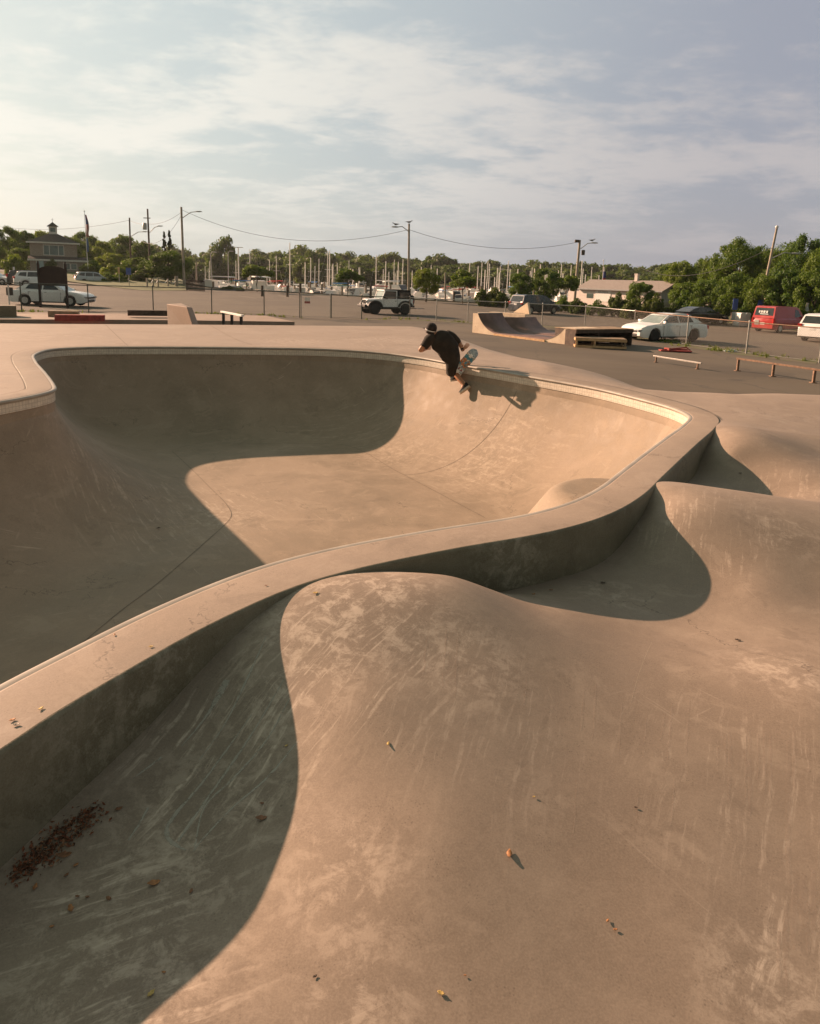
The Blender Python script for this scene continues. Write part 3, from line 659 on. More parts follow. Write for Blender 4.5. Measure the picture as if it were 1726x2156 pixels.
# open topped off-road car
def offroader(loc, rz):
    t = empty('off_road_car', loc, 'white two door off-road car with black soft top and wheel arches in the lot', 'off-road car', None, RAD(rz))
    W = 1.58; h = W/2; r = .40; xf, xr = 1.22, -1.20
    b = MB()
    b.prism([(-1.86, .55), (-1.86, 1.10), (-1.78, 1.13), (.62, 1.13), (.70, 1.10), (.70, .55), (.45, .46), (-.6, .46)], -h, h)       # tub
    # tapering hood and grille
    hv = [(.68, h*.93, .60), (.68, h*.93, 1.12), (.68, 0, 1.16), (.68, -h*.93, 1.12), (.68, -h*.93, .60), (1.72, h*.70, .62), (1.72, h*.70, 1.06), (1.72, 0, 1.10), (1.72, -h*.70, 1.06), (1.72, -h*.70, .62)]
    b.add(hv, [(0, 1, 6, 5), (1, 2, 7, 6), (2, 3, 8, 7), (3, 4, 9, 8), (4, 0, 5, 9), (5, 6, 7, 8, 9)])
    b.add([(x, y, z) for x, z in ((.58, 1.12), (.66, 1.12), (.42, 1.72), (.35, 1.72)) for y in (h*.93, h*.85)], [(0, 1, 3, 2), (2, 3, 5, 4), (4, 5, 7, 6), (6, 7, 1, 0), (0, 2, 4, 6), (1, 7, 5, 3)])
    b.add([(x, y, z) for x, z in ((.58, 1.12), (.66, 1.12), (.42, 1.72), (.35, 1.72)) for y in (-h*.93, -h*.85)], [(0, 1, 3, 2), (2, 3, 5, 4), (4, 5, 7, 6), (6, 7, 1, 0), (0, 2, 4, 6), (1, 7, 5, 3)])
    b.box((.40, 0, 1.73), (.12, W*.9, .08))
    for s in (1, -1): b.box((-.53, s*h*.90, 1.43), (.08, .06, .60)); b.box((-.06, s*h*.90, 1.71), (.98, .06, .06))
    b.build('body', P_white, t, .025)
    q = [(.60, 1.15), (.39, 1.68)]
    g = MB(); g.add([(q[0][0], -h*.84, q[0][1]), (q[0][0], h*.84, q[0][1]), (q[1][0], h*.84, q[1][1]), (q[1][0], -h*.84, q[1][1])]+[(q[0][0]-.02, -h*.84, q[0][1]), (q[0][0]-.02, h*.84, q[0][1]), (q[1][0]-.02, h*.84, q[1][1]), (q[1][0]-.02, -h*.84, q[1][1])], [(0, 1, 2, 3), (7, 6, 5, 4), (0, 4, 5, 1), (1, 5, 6, 2), (2, 6, 7, 3), (3, 7, 4, 0)]); g.build('windshield', M_glass2, t)
    for s in (1, -1): MB().box((-.02, s*h*.88, 1.42), (.88, .03, .52)).build('door_window', M_glass, t)
    top = MB(); top.prism([(-.58, 1.14), (-.58, 1.76), (-1.60, 1.74), (-1.84, 1.12)], -h*.94, h*.94); top.prism([(.44, 1.75), (.44, 1.80), (-.60, 1.83), (-1.62, 1.78), (-1.62, 1.72), (-.6, 1.755)], -h*.95, h*.95)
    top.build('soft_top', M_soft, t, .03)
    for s in (1, -1): MB().box((-1.18, s*(h*.94+.004), 1.42), (.72, .012, .42)).build('plastic_side_window', M_glass, t)
    for s in (1, -1):
        for xw in (xf, xr):
            f = MB(); ang = np.linspace(RAD(8), RAD(172), 9); o_ = [(xw+.60*math.cos(a), r+.10+.52*math.sin(a)) for a in ang]; i_ = [(xw+.50*math.cos(a), r+.08+.43*math.sin(a)) for a in ang][::-1]
            k_ = len(o_); pts = o_+i_; y0, y1 = s*(h-.10), s*(h+.14)
            vs = [(x, y0, z) for x, z in pts]+[(x, y1, z) for x, z in pts]; N2 = len(pts)
            fs = [(i, (i+1) % N2, (i+1) % N2+N2, i+N2) for i in range(N2)]+[(i, i+1, N2-2-i, N2-1-i) for i in range(k_-1)]+[(N2+i, N2+N2-1-i, N2+N2-2-i, N2+i+1) for i in range(k_-1)]
            f.add(vs, fs); f.build('fender_flare', M_blk, t)
            MB().lathe([(.02, -.01), (.49, -.01), (.49, .01), (.02, .01)], 20, Matrix.Translation((xw, s*(h-.06), r+.06)) @ Matrix.Rotation(math.pi/2, 4, 'X')).build('wheel_well', M_blk, t)
            wheel(t, xw, s*(h+.0), r, .25, 5)
        MB().lathe([(.02, -.03), (.10, -.03), (.10, .02), (.06, .05), (.02, .055)], 16, Matrix.Translation((1.73, s*.42, .92)) @ Matrix.Rotation(math.pi/2, 4, 'Y')).build('headlight', M_hl, t)
        MB().box((.36, s*(h+.13), 1.20), (.10, .20, .16)).build('wing_mirror', M_blk, t, .02)
        MB().box((-1.89, s*(h-.10), .95), (.06, .12, .18)).build('tail_light', M_redl, t, .01)
        MB().box((-.42, s*(h+.012), .98), (.12, .03, .04)).build('door_handle', M_blk, t, .005)
        for dx_ in (.52, -.55): MB().box((dx_, s*(h+.002), .86), (.014, .012, .50)).build('door_seam', M_blk, t)
        MB().box((0, s*(h-.02), .50), (1.3, .10, .10)).build('rock_rail', M_blk, t, .01)
    for k_ in range(7): MB().box((1.728, -.24+k_*.08, .88), (.02, .03, .30)).build('grille_slot', M_blk, t)
    MB().box((1.92, 0, .60), (.16, 1.5, .17)).build('front_bumper', M_blk, t, .03); MB().box((-1.95, 0, .60), (.14, 1.5, .16)).build('rear_bumper', M_blk, t, .03)
    MB().box((1.72, 0, .60), (.3, .9, .2)).build('frame_horn', M_blk, t)
    MB().box((0, 0, .46), (3.2, .9, .20)).build('chassis', M_blk, t)
    sp_ = empty_part('spare_wheel', t)
    MB().lathe([(.2, -.12), (.38, -.12), (.40, -.08), (.40, .08), (.38, .12), (.2, .12)], 24, Matrix.Translation((-2.03, .05, 1.02)) @ Matrix.Rotation(math.pi/2, 4, 'Y')).build('tyre', M_rub, sp_)
    MB().lathe([(.02, -.06), (.24, -.05), (.24, .05), (.02, .06)], 20, Matrix.Translation((-2.03, .05, 1.02)) @ Matrix.Rotation(math.pi/2, 4, 'Y')).build('rim', M_rim, sp_)
    h_ = MB(); h_.tube([(-2.0, 0, .42), (-2.55, 0, .42)], .03, 6); h_.box((-2.75, 0, .42), (.5, .9, .03)); h_.build('cargo_hitch', M_blk, t)
    MB().lathe([(.02, 0), (.07, 0), (.07, .01), (.02, .012)], 14, Matrix.Translation((-1.55, h+.002, 1.0)) @ Matrix.Rotation(-math.pi/2, 4, 'X')).build('fuel_cap', M_blk, t)
    return t
offroader(put((812, 661)), 206)
M_wire2 = simple('fence_wire_dull', (.16, .145, .12), .5, .3)
# ------------------------------------------------------------------ chain link fence
def V3(u, v): return lot(u, v)
def up(p, h): return Vector((p.x, p.y, p.z+h))
def fence(name, label, base, H, m, rail_m, wire_m, cell=.085, rail=True, skip_last=False, plates=()):
    o = base[0]; t = empty(name, o, label, 'fence', 'chain link fence runs')
    L = [Vector(b)-o for b in base]
    for i, b in enumerate(L):
        if skip_last and i == len(L)-1: continue
        MB().tube([b+Vector((0, 0, -.15)), b+Vector((0, 0, H+.03))], .032, 8).lathe([(.04, 0), (.04, .02), (.015, .06)], 8, Matrix.Translation(b+Vector((0, 0, H+.03)))).build('fence_post', m, t)
    if rail: MB().tube([b+Vector((0, 0, H)) for b in L], .026, 7).build('top_rail', rail_m, t)
    MB().tube([b+Vector((0, 0, .06)) for b in L], .008, 4).build('tension_wire', m, t)
    mw = MB()
    for a, b in zip(L, L[1:]):
        d = b-a; ln = math.hypot(d.x, d.y); hh_ = H-.04; z0 = .04; k = int(ln/cell)
        def wire(s0, zz0, s1, zz1):
            p = a+d*(s0/ln)+Vector((0, 0, zz0)); q = a+d*(s1/ln)+Vector((0, 0, zz1)); n_ = Vector((-d.y, d.x, 0)).normalized()*.0015
            u_ = Vector((0, 0, .0019))
            mw.v += [tuple(p-n_-u_), tuple(p+n_-u_), tuple(p+u_), tuple(q-n_-u_), tuple(q+n_-u_), tuple(q+u_)]; o_ = len(mw.v)-6
            mw.f += [(o_, o_+1, o_+4, o_+3), (o_+1, o_+2, o_+5, o_+4), (o_+2, o_, o_+3, o_+5)]; mw.sm += [False]*3
        sl = 1.0; run = hh_/sl
        for i in range(-int(run/cell)-1, k+1):
            s0 = i*cell
            t0 = max(0, -s0); t1 = min(run, ln-s0)
            if t1 > t0: wire(s0+t0, z0+t0*sl, s0+t1, z0+t1*sl); wire(s0+t0, z0+hh_-t0*sl, s0+t1, z0+hh_-t1*sl)
    mw.build('wire_mesh', wire_m, t)
    return t
B = {k: V3(*p) for k, p in dict(a=(-75, 655), b=(46, 656.6), c=(187, 659), d=(323, 658.5), e=(446, 661), f=(556, 664), g=(631, 669), h=(697, 670), i=(761, 672.5), j=(862, 672.5), k=(918, 675), l=(984, 679), m=(1062, 683), n=(1140, 687), o=(1230, 692.5), p=(1333, 707), q=(1444, 727), r=(1570, 745), s=(1724, 764), t=(1850, 783)).items()}
fence('chain_link_fence', 'dark green chain link fence run along the left side as far as the gate', [B[k] for k in 'abcdefg'], 1.5, M_green, M_green, M_green)
gt = fence('chain_link_gate', 'grey chain link gate left of the off-road car with a red and white notice', [B['g']+(B['h']-B['g'])*.04, B['h']+(B['g']-B['h'])*.04], 1.42, M_galv, M_galv, M_galv)
gt['category'] = 'gate'; del gt['group']
gp = (B['h']-B['g'])*.5-(B['h']-B['g'])*.02
MB().box((gp.x-.55, gp.y-.03, 1.12), (.34, .01, .24), rz=.1).build('notice_white', M_whitepaint, gt); MB().box((gp.x-.55, gp.y-.032, .93), (.34, .01, .13), rz=.1).build('notice_red', M_red, gt)
fence('chain_link_fence', 'short dark chain link fence run standing in front of the off-road car', [B[k] for k in 'hij'], 1.45, M_green, M_green, M_green)
fence('chain_link_fence', 'galvanised chain link fence run from the off-road car past the small ramp', [B[k] for k in 'jklmnop'], 1.42, M_galv, M_steel, M_wire2)
fence('chain_link_fence', 'rusty topped chain link fence run at the right in front of the compact sedan', [B[k] for k in 'pqrst'], 1.42, M_galv, M_rust, M_wire2)
# small dark plate and white marker on the fence at far left
p = lot(24, 654); pl = MB().box((0, 0, 1.02), (.36, .02, .42)).build('fence_plate', M_blk, None, 0, (p.x, p.y-.04, p.z)); tag(pl, 'small square black plate hung on the fence at far left', 'sign')
p = lot(14, 655); pl = MB().tube([(0, 0, 0), (0, 0, 1.35)], .035, 8).lathe([(.036, 1.35), (.036, 1.36), (.01, 1.39)], 8).build('marker_post', M_whitepaint, None, 0, (p.x, p.y+.3, p.z)); tag(pl, 'thin white marker post behind the fence at far left', 'post')
# ------------------------------------------------------------------ notice board seen from behind
p = Vector((atD(86, 650, 41)[0], 41, lotz(-22))); q = Vector((atD(142.5, 650, 41)[0], 41, lotz(-22))); c_ = (p+q)/2; t = empty('notice_board', c_, 'tall dark brown notice board with an arched top on two posts, backlit', 'notice board')
hw_ = (q.x-p.x)/2; s_ = (p-c_)
for e_ in (s_, -s_): MB().box((e_.x, e_.y, 1.25), (.11, .11, 2.6)).lathe([(.06, 2.55), (.045, 2.68), (.0, 2.72)], 8, Matrix.Translation((e_.x, e_.y, 0))).build('post', M_dkb, t)
arc = [(-hw_+.06, 1.28), (-hw_+.06, 2.22)]+[((-hw_+.06)*math.cos(a), 2.22+.20*math.sin(a)) for a in np.linspace(.15, math.pi-.15, 9)]+[(hw_-.06, 2.22), (hw_-.06, 1.28)]
MB().prism(arc, -.04, .04).build('panel', M_dkb, t)
# ------------------------------------------------------------------ ledges and rails of the street area
def slab_box(name, label, cat, u0, v0, u1, v1, zt, zb, depth, m, group=None, D=None, bev=.02):
    x0, y0 = at(u0, v0, zt); x1, y1 = at(u1, v1, zt)
    d = Vector((x1-x0, y1-y0, 0)); L_ = d.length; ang = math.atan2(d.y, d.x)
    o = MB().box((L_/2, depth/2, (zt+zb)/2-zb), (L_, depth, zt-zb)).build(name, m, None, bev, (x0, y0, zb)); o.rotation_euler.z = ang
    return tag(o, label, cat, group)
M_slab = concrete('street_concrete', (.24, .175, .13), (.29, .215, .165), (.35, .27, .215), scuff=.6)
ps = [at(-60, 672, -.50), at(110, 672.6, -.50), at(220, 673, -.50), at(358, 674, -.50), at(620, 681, -.58), at(560, 668, -.58), at(420, 661, -.5), at(200, 659, -.5), at(-60, 657, -.5)]
so = MB(); n_ = len(ps); so.add([(x, y, -.5-.02*max(0, (x+6)/6)) for x, y in ps]+[(x, y, -1.3) for x, y in ps], [tuple(range(n_))]+[(i, i+n_, (i+1) % n_+n_, (i+1) % n_) for i in range(n_)])
so = so.build('street_slab', M_slab); tag(so, kind='structure')
t_ = slab_box('red_ledge', 'low concrete ledge with a red painted face at the far slab edge', 'skate ledge', 114, 663, 219.6, 664, -.26, -.52, .45, M_red, 'low skate ledges')
slab_box('wooden_ledge', 'low dark wooden ledge with a brass coloured end behind the red ledge', 'skate ledge', 100, 654.5, 164, 655.5, -.22, -.50, .4, M_wood, 'low skate ledges')
wl = slab_box('wooden_ledge', 'long low dark wooden ledge just left of the concrete wedge', 'skate ledge', 268, 653.0, 352, 654.0, -.15, -.42, .4, M_woodd, 'low skate ledges')
slab_box('concrete_block', 'grey concrete block with a pale worn top at the left edge', 'skate ledge', -60, 643.5, 34, 644, -.0, -.75, 1.0, M_wall, 'low skate ledges')
# wedge: a tapering concrete upright
def V0(u, v, D): return Vector(atD(u, v, D))
zb_ = -.95; t0 = V0(351, 640, 27.5); t1 = V0(393, 646.5, 25.6); t2 = V0(404, 647.5, 26.6); b1 = V0(409, 681, 25.5); b2 = V0(424, 681, 26.6)
bk = Vector((.25, 1.0, 0))
vs = [t0, t1, t2, t0+bk, Vector((t0.x+.02, t0.y, zb_)), Vector((b1.x+.15, b1.y, zb_)), Vector((b2.x+.15, b2.y, zb_)), Vector((t0.x+.3, t0.y+1, zb_))]
o0 = vs[4].copy(); wdg = MB().add([v_-o0 for v_ in vs], [(3, 2, 1, 0), (0, 1, 5, 4), (1, 2, 6, 5), (2, 3, 7, 6), (3, 0, 4, 7), (4, 5, 6, 7)]).build('concrete_wedge', M_slab, None, .02, o0)
tag(wdg, 'pale upright concrete wedge with a sloping top beyond the bowl deck', 'skate obstacle')
def rail(name, label, a, b, feet, w_, h_, m, lm, zoff=0, group=None, cat='grind rail'):
    """a, b: top ends as points; feet: fractions along"""
    t = empty(name, (a.x, a.y, a.z), label, cat, group); d = b-a
    n_ = d.cross(Vector((0, 0, 1))).normalized()*w_/2; u_ = Vector((0, 0, h_))
    MB().add([-n_, n_, n_+d, d-n_, -n_-u_, n_-u_, n_+d-u_, d-n_-u_], [(0, 1, 2, 3), (7, 6, 5, 4), (0, 4, 5, 1), (1, 5, 6, 2), (2, 6, 7, 3), (3, 7, 4, 0)]).build('rail_bar', m, t, .004)
    for f in feet:
        c_ = d*f; zt_ = c_.z-h_; zb2 = lotz(a.x+c_.x)-a.z+zoff
        MB().box((c_.x, c_.y, (zt_+zb2)/2), (w_*.8, w_*.8, zt_-zb2)).box((c_.x, c_.y, zb2+.012), (w_*2, w_*1.6, .02)).build('leg', lm, t)
    return t
def top_at(u, v, hgt, x=None):
    x, y = at(u, v, -1.0+hgt)
    for _ in range(5): x, y = at(u, v, lotz(x)+hgt)
    return Vector((x, y, lotz(x)+hgt))
rail('grind_rail', 'short low grind rail with a bright steel bar on two feet, right side', top_at(1376, 748, .25), top_at(1477, 763.5, .25), (.06, .93), .06, .05, M_steel, M_rust, group='grind rails on the asphalt')
rail('grind_rail', 'longer rusty grind rail on taller posts running out of the right edge', top_at(1552, 753, .46), top_at(1790, 786, .46), (.015, .36, .72, .98), .09, .06, M_rust, M_rust, group='grind rails on the asphalt')
rail('grind_rail', 'thick black legged grind rail with a pale top right of the concrete wedge', V0(467, 654.5, 30.6), V0(511, 663, 27.6), (.08, .5, .93), .13, .07, M_whitepaint, M_blk, group='grind rails on the asphalt')
# ------------------------------------------------------------------ wooden mini ramp
M_ply, nt, b = mat('painted_plywood')
tc = nt.new('ShaderNodeTexCoord').outputs['Object']
c = nt.mix(nt.ramp(nt.noise(tc, 1.6, 5, .7), .3, .7), (.50, .38, .26), (.66, .54, .39))
kn = nt.new('ShaderNodeTexVoronoi', inp={'Vector': tc, 'Scale': 2.6}); kf = nt.ramp(kn.outputs['Distance'], .10, .17, 1, 0)
c = nt.mix(nt.math('MULTIPLY', kf, nt.ramp(nt.noise(tc, 3, 2), .5, .6)), c, (.14, .09, .05)); nt.set(b, 'Base Color', c); b.inputs['Roughness'].default_value = .7
M_skin = simple('ramp_skin_brown', (.155, .088, .072), .6, 0, .25, 2)
a0 = lot(994, 700); a1 = lot(1206.5, 727.5); sdir = Vector((a1.x-a0.x, a1.y-a0.y, 0)); RL = sdir.length; sdir.normalize(); wdir = Vector((-sdir.y, sdir.x, 0))
rmp = empty('mini_ramp', a0, 'small wooden half pipe with a painted plywood side and brown riding surface', 'skate ramp', None, math.atan2(sdir.y, sdir.x))
slope_z = (lotz(a1.x)-a0.z)/RL
def qp(R, hgt, x0, dirn, n=12):
    pts = []; th = math.acos(1-hgt/R)
    for i in range(n+1):
        a = th*i/n; pts.append((x0+dirn*R*math.sin(a), R*(1-math.cos(a))))
    return pts
def bz2(pts): return [(x, z+slope_z*x) for x, z in pts]
HL, HR, FZ = 1.02, .74, .10
xl0 = .50+1.42; xr0 = RL-.75-1.18
left = [(x, z+FZ) for x, z in qp(1.75, HL-FZ, xl0, -1)]; leftlo = [(x, z+FZ) for x, z in qp(1.75, HL-FZ-.22, xl0, -1)]; right = [(x, z+FZ) for x, z in qp(1.75, HR-FZ, xr0, 1)]
WD = 4.3
poly = [(0, -.05), (0, HL), (.02, HL)]+left[::-1]+[(x, z) for x, z in right]+[(RL, HR), (RL, -.05)]
poly = bz2(poly)
MB().prism([p for p in poly], 0, .03).build('side_panel', M_ply, rmp)
MB().prism([p for p in poly], 1.75, 1.78).build('side_panel', M_ply, rmp)
def sheetstrip(pts, y0, y1, m, nm, th=.02):
    pp = bz2(pts); n = len(pp); mb = MB()
    vs = [(x, y, z+dz_) for dz_ in (.008, .008-th) for y in (y0, y1) for x, z in pp]
    mb.add(vs, [(i, i+1, n+i+1, n+i) for i in range(n-1)]+[(2*n+i, 3*n+i, 3*n+i+1, 2*n+i+1) for i in range(n-1)]+[(i, 2*n+i, 2*n+i+1, i+1) for i in range(n-1)]+[(n+i, n+i+1, 3*n+i+1, 3*n+i) for i in range(n-1)], True)
    return mb.build(nm, m, rmp)
sheetstrip(left[::-1]+right, -.01, 1.8, M_skin, 'riding_surface')
sheetstrip(leftlo[::-1]+[(xr0-.4, FZ)], 1.8, WD, M_skin, 'riding_surface')
MB().prism(bz2([(left[-1][0]-1.1, -.05), (left[-1][0]-1.1, HL-.02), (left[-1][0], HL-.02), (left[-1][0], -.05)]), 1.0, 1.72).build('back_box', M_ply, rmp)
MB().box(((RL-.4), .9, HR+.004+slope_z*RL), (.85, 1.8, .03)).build('platform_board', M_ply, rmp)
MB().box(((xl0+xr0)/2, -.035, .045+slope_z*RL/2), (xr0-xl0+.5, .05, .10), ry=-math.atan(slope_z)).build('edge_board', M_woodl, rmp)
MB().tube([(left[-1][0], .0, HL+.01), (left[-1][0], 1.8, HL+.01)], .025, 8).build('coping_pipe', M_steel, rmp)
# black platform box right of the ramp
c0 = top_at(1213, 694, .74); c1 = top_at(1334, 695, .74)
pb = empty('platform_box', (c0.x, c0.y, lotz(c0.x)), 'black open fronted wooden platform box joined to the right of the mini ramp', 'platform', None, math.atan2(c1.y-c0.y, c1.x-c0.x)); PL = math.hypot(c1.x-c0.x, c1.y-c0.y)
MB().box((PL/2, .75, .735), (PL, 1.5, .03)).build('top_board', M_wood, pb); MB().box((PL/2, 1.45, .34), (PL-.1, .04, .72)).build('back_panel', M_blk, pb)
MB().box((PL/2, .02, .64), (PL, .04, .15)).build('front_board', M_woodd, pb)
for x_ in (.03, PL*.4, PL-.03): MB().box((x_, .75, .33), (.05, 1.4, .74)).build('side_board', M_woodd, pb)
# low wooden table in front
c0 = top_at(1210, 709, .42); c1 = top_at(1311, 713, .42)
tb_ = empty('wooden_table', (c0.x, c0.y, lotz(c0.x)), 'low slatted timber table in front of the black platform box', 'table', None, math.atan2(c1.y-c0.y, c1.x-c0.x)-.22); TL = math.hypot(c1.x-c0.x, c1.y-c0.y)*.98
for i in range(5): MB().box((TL/2, -.45+.2*i, .41), (TL, .18, .03)).build('top_slat', M_wood, tb_)
for x_ in (.05, TL*.38, TL-.05):
    for y_ in (-.5, .4): MB().box((x_, y_, .2), (.08, .08, .4)).build('leg', M_woodl if x_ < TL/2 else M_wood, tb_)
for y_, m_ in ((-.545, M_woodl), (.44, M_wood)): MB().box((TL/2, y_, .05), (TL, .04, .09)).build('rail_board', m_, tb_); MB().box((TL/2, y_, .345), (TL, .04, .10)).build('rail_board', m_, tb_)
for x_ in (0.0, TL): MB().box((x_, -.05, .05), (.04, 1.0, .09)).build('rail_board', M_woodl, tb_); MB().box((x_, -.05, .345), (.04, 1.0, .10)).build('rail_board', M_woodl, tb_)
# bench with a plywood wedge on it, behind the ramp
c0 = V0(1031, 656.4, 43.5); c1 = V0(1106, 664.5, 41.5); d_ = c1-c0
bn = empty('plank_bench', (c0.x, c0.y, lotz(c0.x)), 'white topped plank bench standing behind the mini ramp', 'bench', None, math.atan2(d_.y, d_.x)); BL = math.hypot(d_.x, d_.y); hb_ = (c0.z+c1.z)/2-lotz(c0.x)
MB().box((BL/2, .2, hb_), (BL, .5, .07)).box((BL/2, -.04, hb_-.10), (BL, .04, .16)).build('top_plank', M_ply, bn)
for x_ in (.3, BL-.55, BL-.15): MB().box((x_, .05, hb_/2-.05), (.12, .12, hb_)).build('leg', M_woodl, bn)
w0 = V0(1080, 658.0, 43.0); w1 = V0(1110, 637.3, 42.0); w2 = V0(1114, 661.5, 41.9)
og = w0.copy(); e_ = Vector((.2, .5, 0)); pw = MB().add([Vector(), w1-w0, w2-w0, e_, w1-w0+e_, w2-w0+e_], [(0, 2, 1), (3, 4, 5), (0, 1, 4, 3), (1, 2, 5, 4), (2, 0, 3, 5)]).build('plywood_kicker', M_ply, None, 0, og)
tag(pw, 'triangular plywood kicker ramp standing on the plank bench', 'kicker ramp')
# debris by the fence
p = lot(1421, 741); t = empty('broken_crate', p, 'flat broken red plastic barrier lying on the asphalt by the fence', 'debris', None, -.1)
MB().box((0, 0, .05), (1.35, .42, .06)).box((.1, .1, .11), (.9, .2, .05), rz=.2).build('slab', M_red, t, .02); MB().tube([(-.6, -.1, .08), (.5, .15, .2), (.68, .1, .08)], .03, 6).build('bent_bar', M_red, t); MB().box((-.35, -.05, .12), (.10, .3, .10), rz=.5).build('bracket', M_red, t)
p = lot(1538, 741); o = MB().box((0, 0, .03), (.62, .3, .05), rz=.2).box((.16, .05, .08), (.3, .22, .05), rz=-.4, ry=.2).build('flattened_bottle', simple('pale_plastic', (.38, .45, .43), .4), None, .02, p); tag(o, 'crumpled pale bluish plastic rubbish in the weeds by the fence', 'rubbish')
# ------------------------------------------------------------------ poles, lamps, wires
def gz(x, y):
    """land height: the lot, rising gently at the far left"""
    z = lotz(x)
    s = max(0, min(1, (y-78)/30))*max(0, min(1, (-x-30)/18)); return z+1.25*s
def pole(name, label, u0, v0, u1, v1, D, r0, m, lamp=None, cat='utility pole', group='street light and utility poles'):
    top = Vector(atD(u0, v0, D)); g = Vector(atD(u1, v1, D)); zg = gz(g.x, D)
    d = top-g; bot = top-d*((top.z-zg+.3)/d.z)
    t = empty(name, bot, label, cat, group); T = top-bot
    MB().tube([(0, 0, -.3), T], r0, 10, r0*.72).build('mast', m, t)
    if lamp:
        (lu, lv, su, sv) = lamp; e = Vector(atD(lu, lv, D))-bot; s0 = Vector(atD(su, sv, D))-bot
        md = s0*.45+e*.55+Vector((0, 0, .28)); MB().tube([s0, md, e], .055, 6).build('lamp_arm', M_galv, t)
        dx = 1 if e.x > s0.x else -1
        MB().lathe([(.03, -.5), (.14, -.38), (.17, 0), (.12, .32), (.03, .42)], 10, Matrix.Translation(e+Vector((dx*.2, 0, 0))) @ Matrix.Rotation(math.pi/2, 4, 'Y') @ Matrix.Scale(.55, 4, (1, 0, 0))).build('lamp_head', M_galv, t)
    return t, top
tp = {}
t, tp['a'] = pole('street_light_pole', 'tall grey wooden pole with a street lamp on its right, left of the marina', 381.5, 436, 388, 607, 99, .19, M_pole, (416, 445.5, 384, 459))
t, tp['b'] = pole('utility_pole', 'dark wooden pole carrying a grey transformer and a lamp', 310.5, 440, 315, 545, 112, .17, M_poled, (335, 476, 314, 491))
MB().lathe([(.3, -.5), (.32, -.4), (.32, .45), (.2, .55)], 12, Matrix.Translation((tp['b']-t.location)+Vector((-.55, 0, -2.7)))).build('transformer', M_galv, t)
MB().box(tuple((tp['b']-t.location)+Vector((-.15, 0, -1.4))), (1.1, .1, .12)).build('crossarm', M_poled, t)
t, tp['c'] = pole('utility_pole', 'shorter dark wooden pole with a low lamp arm, left of the transformer pole', 272.5, 458.5, 275.5, 560, 118, .16, M_poled, (303, 488, 275.5, 498))
t, tp['d'] = pole('street_light_pole', 'wooden pole with a lamp arm to its left standing above the off-road car', 861, 471, 860, 634, 86, .17, M_pole, (836, 478, 859.5, 487))
t, tp['e'] = pole('street_light_pole', 'brown leaning pole with a lamp to its right, above the low boat building', 1220.5, 505.5, 1211, 612, 92, .20, M_pole, (1249, 511.5, 1222, 524))
MB().lathe([(.22, -.3), (.24, .3), (.12, .36)], 10, Matrix.Translation((tp['e']-t.location)+Vector((.55, 0, -1.6)))).build('junction_can', M_poled, t); MB().box(tuple((tp['e']-t.location)+Vector((-.35, 0, -.15))), (.55, .3, .35)).build('cable_box', M_poled, t)
t, tp['f'] = pole('street_light_pole', 'leaning pole rising out of the big trees at the right edge', 1635, 481, 1611, 595, 62, .13, M_pole, (1672, 534, 1622, 545.5))
MB().lathe([(.05, 0), (.13, .05), (.14, .16), (.06, .24)], 10, Matrix.Translation((tp['f']-t.location))).build('pole_cap', M_whitepaint, t)
t, _ = pole('lamp_post', 'slim pale lamp post with a short cross bar among the masts at left', 501.3, 521, 503, 612, 120, .12, M_whitepaint, None, 'lamp post', 'slim marina lamp posts')
MB().box((0, 0, 0), (1.6, .12, .12)).build('cross_bar', M_whitepaint, t).location = _-t.location
t, _ = pole('lamp_post', 'slim lamp post with a curved head leaning over the boat ramp', 443, 532, 447, 612, 118, .10, M_galv, (449, 531, 444, 536), 'lamp post', 'slim marina lamp posts')
t, _ = pole('lamp_post', 'thin lamp post with a forward arm behind the slim ones', 480, 530, 481, 606, 150, .10, M_galv, (486, 529, 480.5, 533), 'lamp post', 'slim marina lamp posts')
for (u0, v0, u1, v1, D, lb) in ((413, 551, 414, 606, 112, 'short plain pale post beside the leaning lamp post'), (937, 574, 937.5, 632, 92, 'short wooden post between two small trees behind the fence'), (1127, 568, 1122, 640, 84, 'grey wooden post in front of the broad tree near the minivan')):
    pole('wooden_post', lb, u0, v0, u1, v1, D, .13, M_pole, None, 'post', 'plain posts by the marina')
M_wire = simple('cable_black', (.05, .05, .05), .6)
def wirec(label, a, b, sag, r=.022, parent=None):
    pts = []; o = a.copy()
    for i in range(25):
        f = i/24; pts.append((a.lerp(b, f)-o)-Vector((0, 0, sag*4*f*(1-f))))
    w_ = MB().tube(pts, r, 4, cap=False).build('overhead_cable', M_wire, None, 0, o); tag(w_, label, 'cable', 'overhead cables')
dn = Vector((0, 0, -.35))
wirec('overhead cable slung from the tall left lamp pole to the pole above the off-road car', tp['a']+dn, tp['d']+dn*2, 2.6)
wirec('overhead cable slung from the pole above the off-road car to the brown leaning pole', tp['d']+dn*2, tp['e']+dn*.6, 1.5)
wirec('overhead cable between the transformer pole and the tall left lamp pole', tp['b']+Vector((.1, 0, -2.3)), tp['a']+dn*2, .5)
wirec('overhead cable between the two dark poles at left', tp['c']+Vector((0, 0, -.4)), tp['b']+Vector((0, 0, -2.2)), .3)
wirec('overhead cable running out of the picture at left above the building', Vector(atD(-60, 468, 130)), tp['c']+Vector((0, 0, -.4)), 1.4)
wirec('slack cable hanging under the left lamp pole toward the conifers', tp['a']+dn*3, Vector(atD(300, 509, 110)), 1.6)
wirec('overhead cable rising through the trees to the pole at the right edge', Vector(atD(1340, 560, 92)), Vector(atD(1622, 522, 62)), 1.8)
